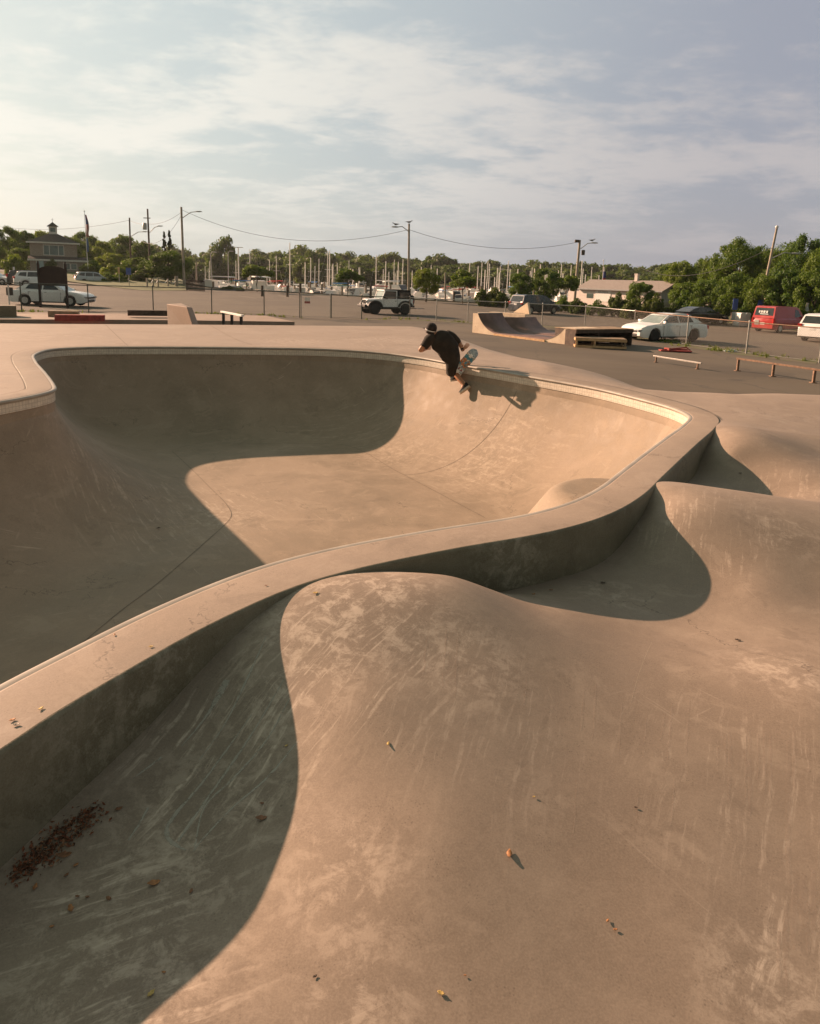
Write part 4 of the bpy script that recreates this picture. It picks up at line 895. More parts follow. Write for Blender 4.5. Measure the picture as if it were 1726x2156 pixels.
# gulls
M_gull = simple('gull_feathers', (.18, .18, .18), .7, 0, .4, 5)
def gull(label, u, v, D, s):
    c_ = Vector(atD(u, v, D)); t = MB()
    ring_ = [(-.26, .02), (-.16, .05), (-.02, .085), (.10, .075), (.18, .04), (.22, .045), (.27, .035), (.31, .01)]
    zc = [.06, .05, .03, .05, .10, .14, .15, .135]
    n = 8; vs = []
    for (x, r_), z_ in zip(ring_, zc):
        for k in range(n): vs.append((x*s*1.4, r_*1.3*math.cos(2*math.pi*k/n), z_*1.5+r_*1.3*math.sin(2*math.pi*k/n)+.12))
    t.add(vs, [(i*n+j, (i+1)*n+j, (i+1)*n+(j+1) % n, i*n+(j+1) % n) for i in range(len(ring_)-1) for j in range(n)], True)
    t.tube([(.02, .03, .12), (.02, .03, 0)], .012, 4); t.tube([(.02, -.03, .12), (.02, -.03, 0)], .012, 4)
    t.add([(-.30*s*1.4, .06, .22), (.08, .11, .26), (.05, .12, .14), (-.40*s*1.4, 0, .19), (.08, -.11, .26), (.05, -.12, .14)], [(0, 1, 2), (3, 5, 4)])
    o = t.build('gull', M_gull, None, 0, c_); tag(o, label, 'gull', 'gulls on the lamp poles')
gull('gull perched on the lamp head above the off-road car', 833, 475.5, 86, -1)
gull('gull perched on top of the pole above the off-road car', 861, 470.8, 86, 1)
gull('gull perched on the lamp arm over the boat building', 1246, 509, 92, 1)
# ------------------------------------------------------------------ land, water, far shore
SHORE = [(-400, 210), (-75, 200), (-52, 140), (-40, 112), (-30, 105), (-14, 98), (0, 92), (13, 87), (20, 104), (60, 120), (400, 150)]
LAND = SHORE[:1]+SHORE[1:]+[(400, -60), (10.3, -60), (10.3, 9.8), (6, 10.3), (4.5, 10.7), (3.95, 11.1), (3.5, 11.9), (2.9, 13.0), (2.3, 14.2), (1.1, 16.2), (.2, 18), (-.6, 24), (-7.4, 22.3), (-13.9, 20.2), (-13.9, -60), (-400, -60)]
sheet('asphalt_lot', LAND, M_asph, gz, step=6)
M_water, nt, b = mat('harbour_water'); pos = nt.new('ShaderNodeNewGeometry').outputs['Position']
nt.set(b, 'Base Color', nt.mix(nt.ramp(nt.noise(pos, .05, 3), .3, .7), (.05, .065, .05), (.08, .09, .075))); b.inputs['Roughness'].default_value = .12
nt.set(b, 'Normal', nt.new('ShaderNodeBump', inp={'Strength': .5, 'Distance': .1, 'Height': nt.noise(nt.mapping(pos, scale=(1, 2, 1)), 1.2, 4, .6)}))
WZ = -1.85
wo_ = MB().add([(-600, 60, WZ), (600, 60, WZ), (600, 400, WZ), (-600, 400, WZ)], [(0, 1, 2, 3)]).build('water', M_water); tag(wo_, kind='structure')
M_grass, nt, b = mat('mown_grass'); pos = nt.new('ShaderNodeNewGeometry').outputs['Position']
c = nt.mix(nt.ramp(nt.noise(pos, .35, 5, .7), .35, .65), (.055, .085, .02), (.12, .135, .04)); c = nt.mix(nt.math('MULTIPLY', nt.ramp(nt.noise(pos, 5, 4, .7), .4, .7), .5), c, (.16, .13, .06))
nt.set(b, 'Base Color', c); b.inputs['Roughness'].default_value = .95
M_hill = simple('wooded_ground', (.035, .05, .018), .95, 0, .4, .05)
hv = []; hx_ = np.linspace(-700, 700, 30); hy_ = [235, 250, 290, 340, 420, 600, 900]; hzv = [-3.6, -2, 1.5, 6, 9, 10, 8]
for y_, z_ in zip(hy_, hzv):
    for x_ in hx_: hv.append((x_, y_, z_+(2.0*math.sin(x_*.021+1)+1.2*math.sin(x_*.05)) * (y_ > 240)))
hf = [(i*30+j, i*30+j+1, (i+1)*30+j+1, (i+1)*30+j) for i in range(6) for j in range(29)]
tag(MB().add(hv, hf, True).build('far_hill', M_hill), kind='structure')
def hillz(x, y): return float(np.interp(y, hy_, hzv))+(2.0*math.sin(x*.021+1)+1.2*math.sin(x*.05))*(y > 240)
# seawall + timber kerb
def wall_run(name, label, cat, pts, zt, zb, w_, m, kind=None):
    t = MB()
    for (x0, y0), (x1, y1) in zip(pts, pts[1:]):
        ln = math.hypot(x1-x0, y1-y0); n_ = max(1, int(ln/6))
        for k in range(n_):
            xa, ya = x0+(x1-x0)*k/n_, y0+(y1-y0)*k/n_; xb, yb = x0+(x1-x0)*(k+1)/n_, y0+(y1-y0)*(k+1)/n_
            za, zc = gz(xa, ya), gz(xb, yb); nx, ny = -(yb-ya)/ln*n_*w_/2, (xb-xa)/ln*n_*w_/2
            vs = [(xa-nx, ya-ny, za+zb), (xa+nx, ya+ny, za+zb), (xa+nx, ya+ny, za+zt), (xa-nx, ya-ny, za+zt), (xb-nx, yb-ny, zc+zb), (xb+nx, yb+ny, zc+zb), (xb+nx, yb+ny, zc+zt), (xb-nx, yb-ny, zc+zt)]
            t.add(vs, [(0, 1, 2, 3), (7, 6, 5, 4), (0, 4, 5, 1), (1, 5, 6, 2), (2, 6, 7, 3), (3, 7, 4, 0)])
    return tag(t.build(name, m), label, cat, None, kind)
wall_run('sea_wall', 'timber faced sea wall dropping from the lot to the harbour water', 'sea wall', [(x, y+.25) for x, y in SHORE[1:-1]], .0, -3.2, .4, M_woodd)
wall_run('timber_kerb', 'dark timber kerb along the waterside edge of the parking lot', 'kerb', [(-37, 108), (-30, 103.5), (-14, 96.6), (0, 90.6), (12.4, 85.6)], .14, -.1, .3, M_woodd)
sheet('grass_verge', [(-38, 107), (-30, 102.6), (-14, 95.6), (0, 89.6), (12.4, 84.6), (14, 78), (27, 66), (60, 70), (60, 72), (29, 70), (15, 84.3), (12.5, 87), (0, 91.6), (-14, 97.6), (-30, 104.6), (-38, 109)], M_grass, lambda x, y: gz(x, y)+.02, step=6)
sheet('grass_bank', [lot(236, 606)[:2], lot(300, 612)[:2], lot(392, 612)[:2], (-36, 110), (-44, 128), (-54, 128), (-60, 100)], M_grass, lambda x, y: gz(x, y)+.03+.25*max(0, min(1, (y-84)/14)), step=3)
sheet('roadside_grass', [(30, 58), (44, 47), (70, 44), (90, 90), (40, 90), (27, 70)], M_grass, lambda x, y: gz(x, y)+.02, step=6)
# worn parking lines
M_line = simple('worn_white_line', (.27, .24, .20), .8, 0, .25, 8)
ln_ = MB()
for (u0, v0, u1, v1) in ((451, 631, 552, 632.4), (560, 633, 690, 634.5), (586, 622.5, 620, 628), (666, 623.6, 698, 629), (500, 623, 540, 628.5)):
    p, q = lot(u0, v0), lot(u1, v1); d = (q-p).normalized(); n_ = Vector((-d.y, d.x, 0))*.07; z_ = Vector((0, 0, .006))
    ln_.add([p-n_+z_, p+n_+z_, q+n_+z_, q-n_+z_], [(0, 1, 2, 3)])
tag(ln_.build('parking_lines', M_line), kind='structure')
# ------------------------------------------------------------------ foliage
def leafmat(name, c1, c2, tr=.35):
    m = bpy.data.materials.new(name); m.use_nodes = True; nt = NT(m.node_tree)
    out = nt.new('ShaderNodeOutputMaterial'); b = nt.new('ShaderNodeBsdfPrincipled'); t_ = nt.new('ShaderNodeBsdfTranslucent'); mx = nt.new('ShaderNodeMixShader')
    g = nt.new('ShaderNodeNewGeometry'); oi = nt.new('ShaderNodeObjectInfo')
    f = nt.math('ADD', nt.math('MULTIPLY', g.outputs['Random Per Island'], .6), nt.math('MULTIPLY', nt.ramp(nt.noise(g.outputs['Position'], .45, 3, .6), .35, .65), .4))
    c = nt.mix(f, c1, c2); hs = nt.new('ShaderNodeHueSaturation'); nt.set(hs, 'Color', c); nt.set(hs, 'Hue', nt.ramp(oi.outputs['Random'], 0, 1, .475, .515)); nt.set(hs, 'Value', nt.ramp(oi.outputs['Random'], 0, 1, 1.2, .8))
    nt.set(b, 'Base Color', hs); b.inputs['Roughness'].default_value = .6; b.inputs['Specular IOR Level'].default_value = .3
    nt.set(t_, 'Color', nt.mix(.5, hs.outputs[0], (.20, .30, .02))); mx.inputs[0].default_value = tr
    nt.l.new(b.outputs[0], mx.inputs[1]); nt.l.new(t_.outputs[0], mx.inputs[2]); nt.l.new(mx.outputs[0], out.inputs[0]); return m
L_mid = leafmat('leaves_mid_green', (.036, .085, .010), (.100, .170, .020)); L_dark = leafmat('leaves_dark_green', (.024, .050, .006), (.072, .105, .010), .25); L_lime = leafmat('leaves_yellow_green', (.080, .135, .010), (.19, .24, .025), .4)
L_far = leafmat('leaves_far_green', (.028, .060, .010), (.085, .132, .018), .3); L_con = leafmat('conifer_needles', (.014, .028, .014), (.035, .055, .025), .15)
M_bark = simple('tree_bark', (.10, .075, .05), .9, 0, .3, 3, .2)
def crown(seed, H, R, nclump, nleaf, ls, z0=.25, shape='round'):
    """leaf cards gathered in clumps through the crown volume, one unit tall crown scaled to H and R"""
    rg = np.random.RandomState(seed); vs = []; fs = []; cl = []
    for i in range(nclump):
        if shape == 'round':
            while True:
                p = rg.uniform(-1, 1, 3)
                if .25 < np.linalg.norm(p) < 1: break
            p = p/np.linalg.norm(p)*(np.linalg.norm(p)**.45)
            zc = z0+(1-z0)*(.5+.5*p[2]*.84); wv = 1.0 if p[2] < 0 else 1
            c = np.array([p[0]*R*.78*wv, p[1]*R*.78*wv, zc*H]); cr = R*(rg.uniform(.20, .42) if nclump < 40 else rg.uniform(.11, .34))
        elif shape == 'bush':
            a = rg.uniform(0, 6.28); rr = rg.uniform(0, 1)**.6; c = np.array([math.cos(a)*R*.8*rr, math.sin(a)*R*.8*rr, H*(.12+.70*rg.uniform(0, 1)*(1-.55*rr**2))]); cr = R*rg.uniform(.18, .34)
        elif shape == 'spread':
            a = rg.uniform(0, 6.28); rr = rg.uniform(0, 1)**.5; c = np.array([math.cos(a)*R*.82*rr, math.sin(a)*R*.82*rr, H*(z0+.06+(1-z0)*(.12+.70*rg.uniform(0, 1)**.8*(1-.7*rr**2)))]); cr = R*rg.uniform(.16, .30)
        else:
            t = rg.uniform(0, 1); a = rg.uniform(0, 6.28); rr = (1-t)**.9*R*rg.uniform(.3, 1); c = np.array([math.cos(a)*rr, math.sin(a)*rr, H*(z0+(1-z0)*t)]); cr = R*(.12+.2*(1-t))
        cl.append((c, cr))
    per = nleaf//nclump; tot = 0
    for c, cr in cl:
        d = rg.normal(size=(per, 3)); d /= np.linalg.norm(d, axis=1)[:, None]; rad = cr*rg.uniform(.35, 1.08, per)**.6
        P = c+d*rad[:, None]*np.array([1, 1, .78])
        n = d+rg.normal(size=(per, 3))*.55; n /= np.linalg.norm(n, axis=1)[:, None]
        a = np.cross(n, rg.normal(size=(per, 3))); a /= np.linalg.norm(a, axis=1)[:, None]; b_ = np.cross(n, a)
        s = (ls*rg.uniform(.6, 1.35, per))[:, None]
        q = np.stack([P-a*s*.5, P-b_*s*.32+a*s*.05, P+a*s*.55, P+b_*s*.32+n*s*.08], 1)
        q = q[P[:, 2] > .02]
        vs.append(q.reshape(-1, 3)); tot += len(q)
    V = np.concatenate(vs); me = bpy.data.meshes.new('crown'); me.vertices.add(len(V)); me.vertices.foreach_set('co', V.ravel())
    me.loops.add(len(V)); me.loops.foreach_set('vertex_index', np.arange(len(V))); me.polygons.add(tot)
    me.polygons.foreach_set('loop_start', np.arange(0, 4*tot, 4)); me.polygons.foreach_set('loop_total', np.full(tot, 4)); me.update(); me.validate()
    return me, cl
def trunk_mesh(H, R, cl, r0, z1=.8, seed=1, limbs=6):
    t = MB(); rg = random.Random(seed); top = Vector((rg.uniform(-.1, .1)*R, rg.uniform(-.1, .1)*R, H*z1))
    t.tube([(0, 0, -.3), (0.02*H, 0, H*.25), tuple(top*.55+Vector((0, 0, 0))), top], [r0*1.25, r0*.9, r0*.6, r0*.15], 8)
    for c, cr in rg.sample(cl, min(limbs, len(cl))):
        b0 = Vector((0, 0, max(.18*H, min(c[2]*.6, H*.5)))); b0.x = 0.02*H; e = Vector(c); t.tube([b0, b0.lerp(e, .5)+Vector((0, 0, .05*H)), e], [r0*.45, r0*.28, r0*.08], 6)
    return t
def tree_proto(name, H, R, nclump, nleaf, ls, lm, z0=.25, shape='round', r0=.16, seed=1, z1=.8, limbs=6, trunk=True):
    me, cl = crown(seed, H, R, nclump, nleaf, ls, z0, shape); me.materials.append(lm)
    return dict(me=me, H=H, R=R, name=name, tr=(trunk_mesh(H, R, cl, r0, z1, seed, limbs) if trunk else None), trm=None)
def tree(pr, loc, label, cat='tree', group=None, h=None, w=None, rz=0):
    s = (h or pr['H'])/pr['H']; sw = (w/2/pr['R']) if w else s
    t = empty(pr['name'], loc, label, cat, group, rz); t.scale = (sw, sw, s)
    o = bpy.data.objects.new('crown', pr['me']); COL.objects.link(o); o.parent = t
    if pr['tr']:
        if pr['trm'] is None: x = pr['tr'].build('trunk', M_bark, t); pr['trm'] = x.data
        else: x = bpy.data.objects.new('trunk', pr['trm']); COL.objects.link(x); x.parent = t
    return t
FAR = [tree_proto('broadleaf_tree', 10, 5.2, 26, 2600, .85, L_far, .12, 'round', .25, s) for s in (11, 12, 13, 14)]
MIDT = [tree_proto('broadleaf_tree', 9, 4.2, 60, 13500, .30, m_, .16, 'round', .2, s) for s, m_ in ((21, L_mid), (22, L_mid), (23, L_lime))]
BIGT = [tree_proto('broadleaf_tree', 12, 5.5, 95, 27000, .29, L_mid, .10, 'round', .28, s) for s in (31, 32)]
SMALL = [tree_proto('young_tree', 4.2, 2.1, 24, 3800, .26, m_, .40, 'spread', .07, s) for s, m_ in ((41, L_mid), (42, L_lime))]
BUSH = [tree_proto('shrub', 2.4, 2.0, 26, 5200, .24, m_, .0, 'bush', .05, s, trunk=False) for s, m_ in ((51, L_dark), (52, L_mid), (53, L_lime))]
CON = tree_proto('conifer_tree', 12, 2.0, 60, 5200, .38, L_con, .12, 'cone', .18, 61, .97, 8)
rg = random.Random(5)
def place(pr, u, vtop, D, wpx, label, group=None, vb=None, cat='tree', zg=None):
    x, y, zt = atD(u, vtop, D); z_ = gz(x, D) if zg is None else zg
    return tree(pr, (x, y, z_), label, cat, group, zt-z_, wpx*D/CF, rg.uniform(0, 6.28))
# wooded far shore, tree by tree
prof = [(-40, 500), (60, 500), (130, 505), (200, 500), (240, 510), (300, 505), (345, 515), (400, 527), (440, 528), (520, 530), (560, 530), (600, 522), (640, 520), (680, 522), (720, 529), (745, 533), (790, 537), (830, 533), (855, 546), (880, 541), (920, 537), (960, 545), (1000, 549), (1050, 551), (1080, 549), (1110, 556), (1140, 548), (1175, 545), (1205, 557), (1250, 553), (1290, 556), (1330, 560), (1370, 556), (1450, 556), (1600, 560), (1760, 560)]
def pf(u): return float(np.interp(u, [a for a, b in prof], [b for a, b in prof]))
words = ['rounded', 'broad', 'tall', 'low', 'ragged', 'spreading']
FG = 'wooded far shore trees'
n_ = 0
for D, du, dv, wv in ((345, 24, 0, 62), (292, 27, 12, 66), (252, 27, 26, 66)):
    u = -130+D % 17
    while u < 1960:
        uu = u+rg.uniform(-7, 7); vt = pf(uu)+dv+rg.uniform(-3, 6) if D < 340 else pf(uu)+rg.uniform(-2.5, 4)
        place(FAR[n_ % 4], uu, vt, D+rg.uniform(-12, 12), wv*rg.uniform(.8, 1.15), 'green tree of the unbroken wood on the far harbour shore', FG, zg=min(hillz(0, D)-1, -3+(D-250)*.02)); n_ += 1; u += du
place(FAR[1], 471, 499, 240, 62, 'big domed tree standing above the far wood behind the slim lamp posts', zg=-2)
place(FAR[2], 448, 526, 238, 40, 'smaller rounded tree leaning against the left flank of the big domed far tree', zg=-2)
# left side wood and garden trees
for i, (u, v, D, w_, k, lb) in enumerate((
    (10, 474, 128, 62, 1, 'tall dark tree at the left edge behind the building'), (48, 482, 138, 60, 0, 'tree between the left edge and the cupola building'), (84, 480, 145, 55, 2, 'lit tree rising just behind the roof left of the cupola'),
    (140, 494, 140, 60, 0, 'tree behind the right slope of the cupola roof'), (176, 486, 150, 52, 1, 'tree directly behind the flagpole'), (212, 503, 138, 50, 2, 'tree right of the flagpole'), (256, 491, 165, 54, 0, 'rounded tree behind the shorter dark pole'),
    (300, 506, 160, 50, 1, 'tree behind the transformer pole'), (-20, 500, 110, 50, 0, 'dark tree at the very left edge, nearest the lot'), (38, 520, 118, 56, 0, 'dark low tree left of the building wall'), (232, 530, 118, 60, 2, 'reddish green tree left of the pole with the low lamp'), (290, 540, 112, 50, 0, 'tree at the foot of the transformer pole'))):
    place(MIDT[k], u, v, D, w_*1.15, lb)
place(CON, 345, 489, 108, 22, 'slim pointed conifer left of its twin beside the tall lamp pole'); place(CON, 356, 486.5, 109, 26, 'pointed conifer just left of the tall lamp pole')
place(BIGT[0], 357, 524, 101, 104, 'large spreading dark tree around the base of the tall lamp pole')
place(MIDT[1], 318, 545, 103, 60, 'lower crown at the left flank of the large spreading tree')
for i, (u, v, D, w_, k, lb) in enumerate((
    (28, 531, 96, 46, 2, 'pale green shrub at left near the road'), (106, 541, 107, 30, 0, 'dark rounded clipped bush before the building front'), (196, 545, 106, 52, 2, 'yellow green shrub behind the silver vehicle'), (232, 552, 101, 46, 2, 'lime shrub right of the silver vehicle'),
    (262, 548, 104, 56, 1, 'green shrub behind the blue sign'), (178, 560, 104, 26, 0, 'dark bush right of the building door'), (290, 566, 99, 48, 0, 'dark green shrub right of the blue sign'), (222, 572, 94, 40, 1, 'low hedge shrub in front of the lime shrub'), (250, 573, 95, 40, 1, 'low hedge shrub at the foot of the blue sign'))):
    place(BUSH[k], u, v, D, w_*1.1, lb, None, cat='shrub')
# planting strip along the water
for i, (pr, u, v, D, w_, lb, c_) in enumerate((
    (SMALL[0], 541, 553, 94, 74, 'small spreading tree behind the fence left of the gate', 'tree'), (SMALL[0], 733, 562, 90, 70, 'small spreading tree just left of the off-road car', 'tree'),
    (MIDT[2], 899, 561, 84, 66, 'bushy bright green tree right of the lamp pole with gulls', 'tree'), (SMALL[1], 976, 565, 84, 66, 'loose light green tree right of the bushy bright one', 'tree'),
    (BUSH[0], 1022, 604, 78, 48, 'left half of the dark evergreen bushes beyond the ramp', 'shrub'), (BUSH[0], 1050, 600, 77, 54, 'right half of the dark evergreen bushes beyond the ramp', 'shrub'),
    (MIDT[0], 1098, 571, 82, 62, 'green tree above the dark minivan, left of the broad one', 'tree'), (MIDT[1], 1150, 563, 84, 70, 'broad green tree above the dark minivan', 'tree'), (SMALL[0], 1195, 575, 86, 60, 'tree in front of the brown leaning pole', 'tree'),
    (BUSH[1], 1190, 621, 72, 50, 'shrub right of the dark minivan', 'shrub'), (BUSH[0], 1222, 624, 68, 48, 'shrub below the left annex of the boat building', 'shrub'), (BUSH[1], 1262, 630, 66, 50, 'shrub under the white wall sign', 'shrub'),
    (BUSH[0], 1304, 608, 66, 46, 'tall dark shrub in the middle of the boat building front', 'shrub'), (MIDT[0], 1352, 591, 66, 66, 'rounded small tree hiding the right half of the boat building', 'tree'), (BUSH[0], 1378, 610, 64, 48, 'dark shrub touching the right end of the boat building', 'shrub'), (BUSH[0], 1330, 622, 62, 50, 'low dark shrub behind the white compact sedan', 'shrub'),
    (BUSH[0], 480, 600, 96, 30, 'small dark bush between the boat ramp and the marina', 'shrub'), (BUSH[0], 505, 604, 95, 26, 'low dark bush left of the small spreading tree', 'shrub'))):
    place(pr, u, v, D, w_, lb, None, cat=c_)
# big wood at the right
for i, (pr, u, v, D, w_, lb) in enumerate((
    (MIDT[1], 1404, 556, 96, 50, 'pale tree behind the right gable'), (MIDT[2], 1438, 543, 90, 66, 'first tree of the big right hand wood, yellow green'), (MIDT[0], 1480, 541, 92, 60, 'feathery topped tree second in the right hand wood'), (MIDT[0], 1506, 536, 84, 56, 'dark tree in the dip of the right hand wood'),
    (BIGT[0], 1560, 494, 76, 110, 'tallest tree of the right hand wood, left of the leaning pole'), (BIGT[1], 1612, 510, 78, 90, 'tree behind the leaning pole at right'), (BIGT[0], 1660, 503, 72, 100, 'tree right of the leaning pole'), (BIGT[1], 1704, 485, 68, 110, 'high crowned tree at the right edge'), (BIGT[0], 1765, 500, 62, 110, 'tree cut by the right edge'),
    (MIDT[2], 1450, 590, 72, 76, 'bushy lower tree right of the boat building gable'), (MIDT[0], 1500, 585, 68, 80, 'bushy lower tree above the dark hatchback'), (MIDT[1], 1556, 570, 64, 84, 'bushy lower tree above the blue sign posts'), (MIDT[0], 1612, 575, 60, 80, 'bushy lower tree above the red van'), (MIDT[1], 1668, 565, 58, 90, 'bushy lower tree right of the red van'), (MIDT[0], 1725, 560, 56, 90, 'bushy lower tree above the white hatchback'))):
    place(pr, u, v, D, w_*1.12, lb)
for i, (u, v, D, w_) in enumerate(((1420, 632, 66, 50), (1465, 632, 62, 50), (1520, 628, 60, 50), (1575, 632, 60, 46), (1640, 628, 57, 50), (1690, 630, 55, 50), (1740, 632, 53, 50), (1445, 610, 70, 60), (1590, 612, 63, 60))):
    place(BUSH[i % 2], u, v, D, w_, 'dark undergrowth bush at the foot of the right hand wood', 'undergrowth bushes of the right hand wood', cat='shrub')
# grass tufts along the fence (one mass)
def tufts(name, runs, dens, hgt, m, seed=3, sp=.35):
    rg_ = np.random.RandomState(seed); t = MB()
    for a, b in runs:
        ln = (b-a).length
        for _ in range(int(ln*dens)):
            f = rg_.uniform(); c_ = a.lerp(b, f); c_ = Vector((c_.x+rg_.normal()*sp, c_.y+rg_.normal()*sp, 0)); cz = lotz(c_.x)
            if mnoise.noise(Vector((c_.x*.9, c_.y*.9, seed))) < -.05: continue
            hh_ = hgt*rg_.uniform(.4, 1.3)
            for k in range(5):
                a_ = rg_.uniform(0, 6.28); w_ = .02+.012*rg_.uniform(); lean = rg_.uniform(.1, .6)*hh_; o_ = Vector((rg_.normal()*.04, rg_.normal()*.04, 0))
                p0 = Vector((c_.x, c_.y, cz))+o_; d_ = Vector((math.cos(a_), math.sin(a_), 0)); s_ = Vector((-d_.y, d_.x, 0))*w_
                t.add([p0-s_, p0+s_, p0+d_*lean+Vector((0, 0, hh_))], [(0, 1, 2)])
    return tag(t.build(name, m), kind='stuff')
Lg = leafmat('grass_blades', (.09, .12, .02), (.22, .21, .06), .4)
tufts('grass', [(B['d'], B['e']), (B['e'], B['f']), (B['f'], B['g'])], 14, .12, Lg)
tufts('grass', [(B['i'], B['j']), (B['j'], B['k']), (B['k'], B['l']), (B['a'], B['b']), (B['b'], B['c'])], 12, .15, Lg, 5)
tufts('grass', [(B['o'], B['p']), (B['p'], B['q']), (B['q'], B['r']), (B['r'], B['s'])], 34, .16, Lg, 8, .4)
sheet('weedy_strip', [tuple((B[a]+Vector((dx, dy, 0)))[:2]) for a, dx, dy in (('h', 0, -.1), ('i', 0, -.5), ('k', -.5, -.9), ('l', -.5, -1.2), ('n', -.6, -1.3), ('o', -.8, -1.6), ('p', -.9, -1.3), ('q', -.7, -1.0), ('r', -.6, -.9), ('s', -.6, -.8), ('s', .4, .7), ('r', .3, .8), ('q', .3, .9), ('p', .3, .7), ('o', .2, .7), ('m', .2, .6), ('k', .1, .5), ('i', 0, .3))], None, lambda x, y: lotz(x)+.008, step=3)
M_weed, nt, b = mat('weedy_dirt'); pos = nt.new('ShaderNodeNewGeometry').outputs['Position']
c = nt.mix(nt.ramp(nt.noise(pos, 1.3, 6, .75), .42, .58), (.13, .10, .07), (.09, .105, .03)); nt.set(b, 'Base Color', c); b.inputs['Roughness'].default_value = .95
bpy.data.objects['weedy_strip'].data.materials.clear(); bpy.data.objects['weedy_strip'].data.materials.append(M_weed)
# ------------------------------------------------------------------ cupola building at left
M_shing, nt, b = mat('grey_shingle_wall'); tc = nt.new('ShaderNodeTexCoord').outputs['Object']
br = nt.new('ShaderNodeTexBrick', inp={'Vector': nt.mapping(tc, rot=(math.pi/2, 0, 0)), 'Color1': (.33, .28, .23, 1), 'Color2': (.42, .365, .30, 1), 'Mortar': (.14, .115, .09, 1), 'Scale': 3.0, 'Mortar Size': .03}); nt.set(b, 'Base Color', br.outputs[0]); b.inputs['Roughness'].default_value = .85
M_roof = simple('dark_shingle_roof', (.06, .055, .045), .9, 0, .25, 4, .2); M_trim = simple('white_trim', (.62, .60, .55), .6); M_pane = simple('window_pane', (.10, .14, .125), .1, 0, .3, 1, 0, .8)
D1 = 108; p0 = Vector(atD(65, 560, D1)); p1 = Vector(atD(161, 560, D1)); g1 = gz(p0.x, D1)-.1; W1 = p1.x-p0.x; DP = 7.0
bd = empty('harbour_building', (p0.x, D1, g1), 'two storey grey shingled building with a hipped roof and a white cupola, at left', 'building', None, RAD(26))
W1 *= .93
he, hr = 5.7-g1, 7.2-g1; hl_ = 3.1-g1
MB().box((W1/2, DP/2, he/2), (W1, DP, he)).build('upper_wall', M_shing, bd)
MB().box((W1/2+.55, -.6, hl_/2), (W1+1.1, 1.2, hl_)).build('lower_wall', M_shing, bd)
MB().add([(-.4, -.4, he), (W1+.4, -.4, he), (W1+.4, DP+.4, he), (-.4, DP+.4, he), (W1*.46, DP*.45, hr+.1), (W1*.54, DP*.45, hr+.1)], [(0, 1, 5, 4), (1, 2, 5), (2, 3, 4, 5), (3, 0, 4), (3, 2, 1, 0)]).build('roof', M_roof, bd)
MB().box((W1/2, -.42, he-.10), (W1+.9, .10, .22)).box((W1+.42, DP/2, he-.1), (.10, DP+.7, .22)).build('eave_board', M_trim, bd)
MB().add([(-.3, -1.5, hl_), (W1+1.5, -1.5, hl_), (W1+1.5, -.02, hl_+.45), (-.3, -.02, hl_+.45), (-.3, -1.5, hl_-.08), (W1+1.5, -1.5, hl_-.08), (W1+1.5, -.02, hl_-.08), (-.3, -.02, hl_-.08)], [(0, 1, 2, 3), (7, 6, 5, 4), (0, 4, 5, 1), (1, 5, 6, 2), (2, 6, 7, 3), (3, 7, 4, 0)]).build('porch_roof', M_roof, bd)
MB().box((W1/2+.6, -1.52, hl_-.16), (W1+1.9, .08, .26)).build('eave_board', M_trim, bd)
cu = MB().box((W1/2, DP*.45, hr+.35), (1.15, 1.15, 1.5)).build('cupola', M_trim, bd)
MB().box((W1/2, DP*.45-.58, hr+.52), (.72, .05, .6)).build('cupola_window', M_pane, cu)
MB().add([(W1/2+x*.82, DP*.45+y*.82, hr+1.05) for x, y in ((-1, -1), (1, -1), (1, 1), (-1, 1))]+[(W1/2, DP*.45, hr+1.75)], [(0, 1, 4), (1, 2, 4), (2, 3, 4), (3, 0, 4), (3, 2, 1, 0)]).build('cupola_roof', M_roof, cu)
MB().tube([(W1/2, DP*.45, hr+1.7), (W1/2, DP*.45, hr+2.35)], .025, 5).box((W1/2, DP*.45, hr+2.1), (.4, .03, .03)).build('weather_vane', M_blk, cu)
def win(x0, x1, z0, z1, y, mull=()):
    f = MB(); t_ = .09
    f.box(((x0+x1)/2, y-.03, z1), (x1-x0+2*t_, .08, t_)).box(((x0+x1)/2, y-.03, z0), (x1-x0+2*t_, .08, t_)).box((x0-t_/2, y-.03, (z0+z1)/2), (t_, .08, z1-z0+t_)).box((x1+t_/2, y-.03, (z0+z1)/2), (t_, .08, z1-z0+t_))
    for m_ in mull: f.box((x0+(x1-x0)*m_, y-.028, (z0+z1)/2), (.08, .06, z1-z0-.08))
    w_ = f.build('window', M_trim, bd); MB().box(((x0+x1)/2, y-.005, (z0+z1)/2), (x1-x0-.01, .03, z1-z0-.02)).build('pane', M_pane, w_)
k1 = W1/96
win(28*k1, 68*k1, he-1.95, he-.45, -.0, (.28, .74)); win(67*k1, 79*k1, hl_-1.45, hl_-.5, -1.2); win(82*k1, 93*k1, hl_-1.45, hl_-.6, -1.2)
MB().box((19*k1, -1.23, 1.05), (1.0, .06, 2.1)).build('door', simple('pale_blue_door', (.42, .52, .54), .5), bd)
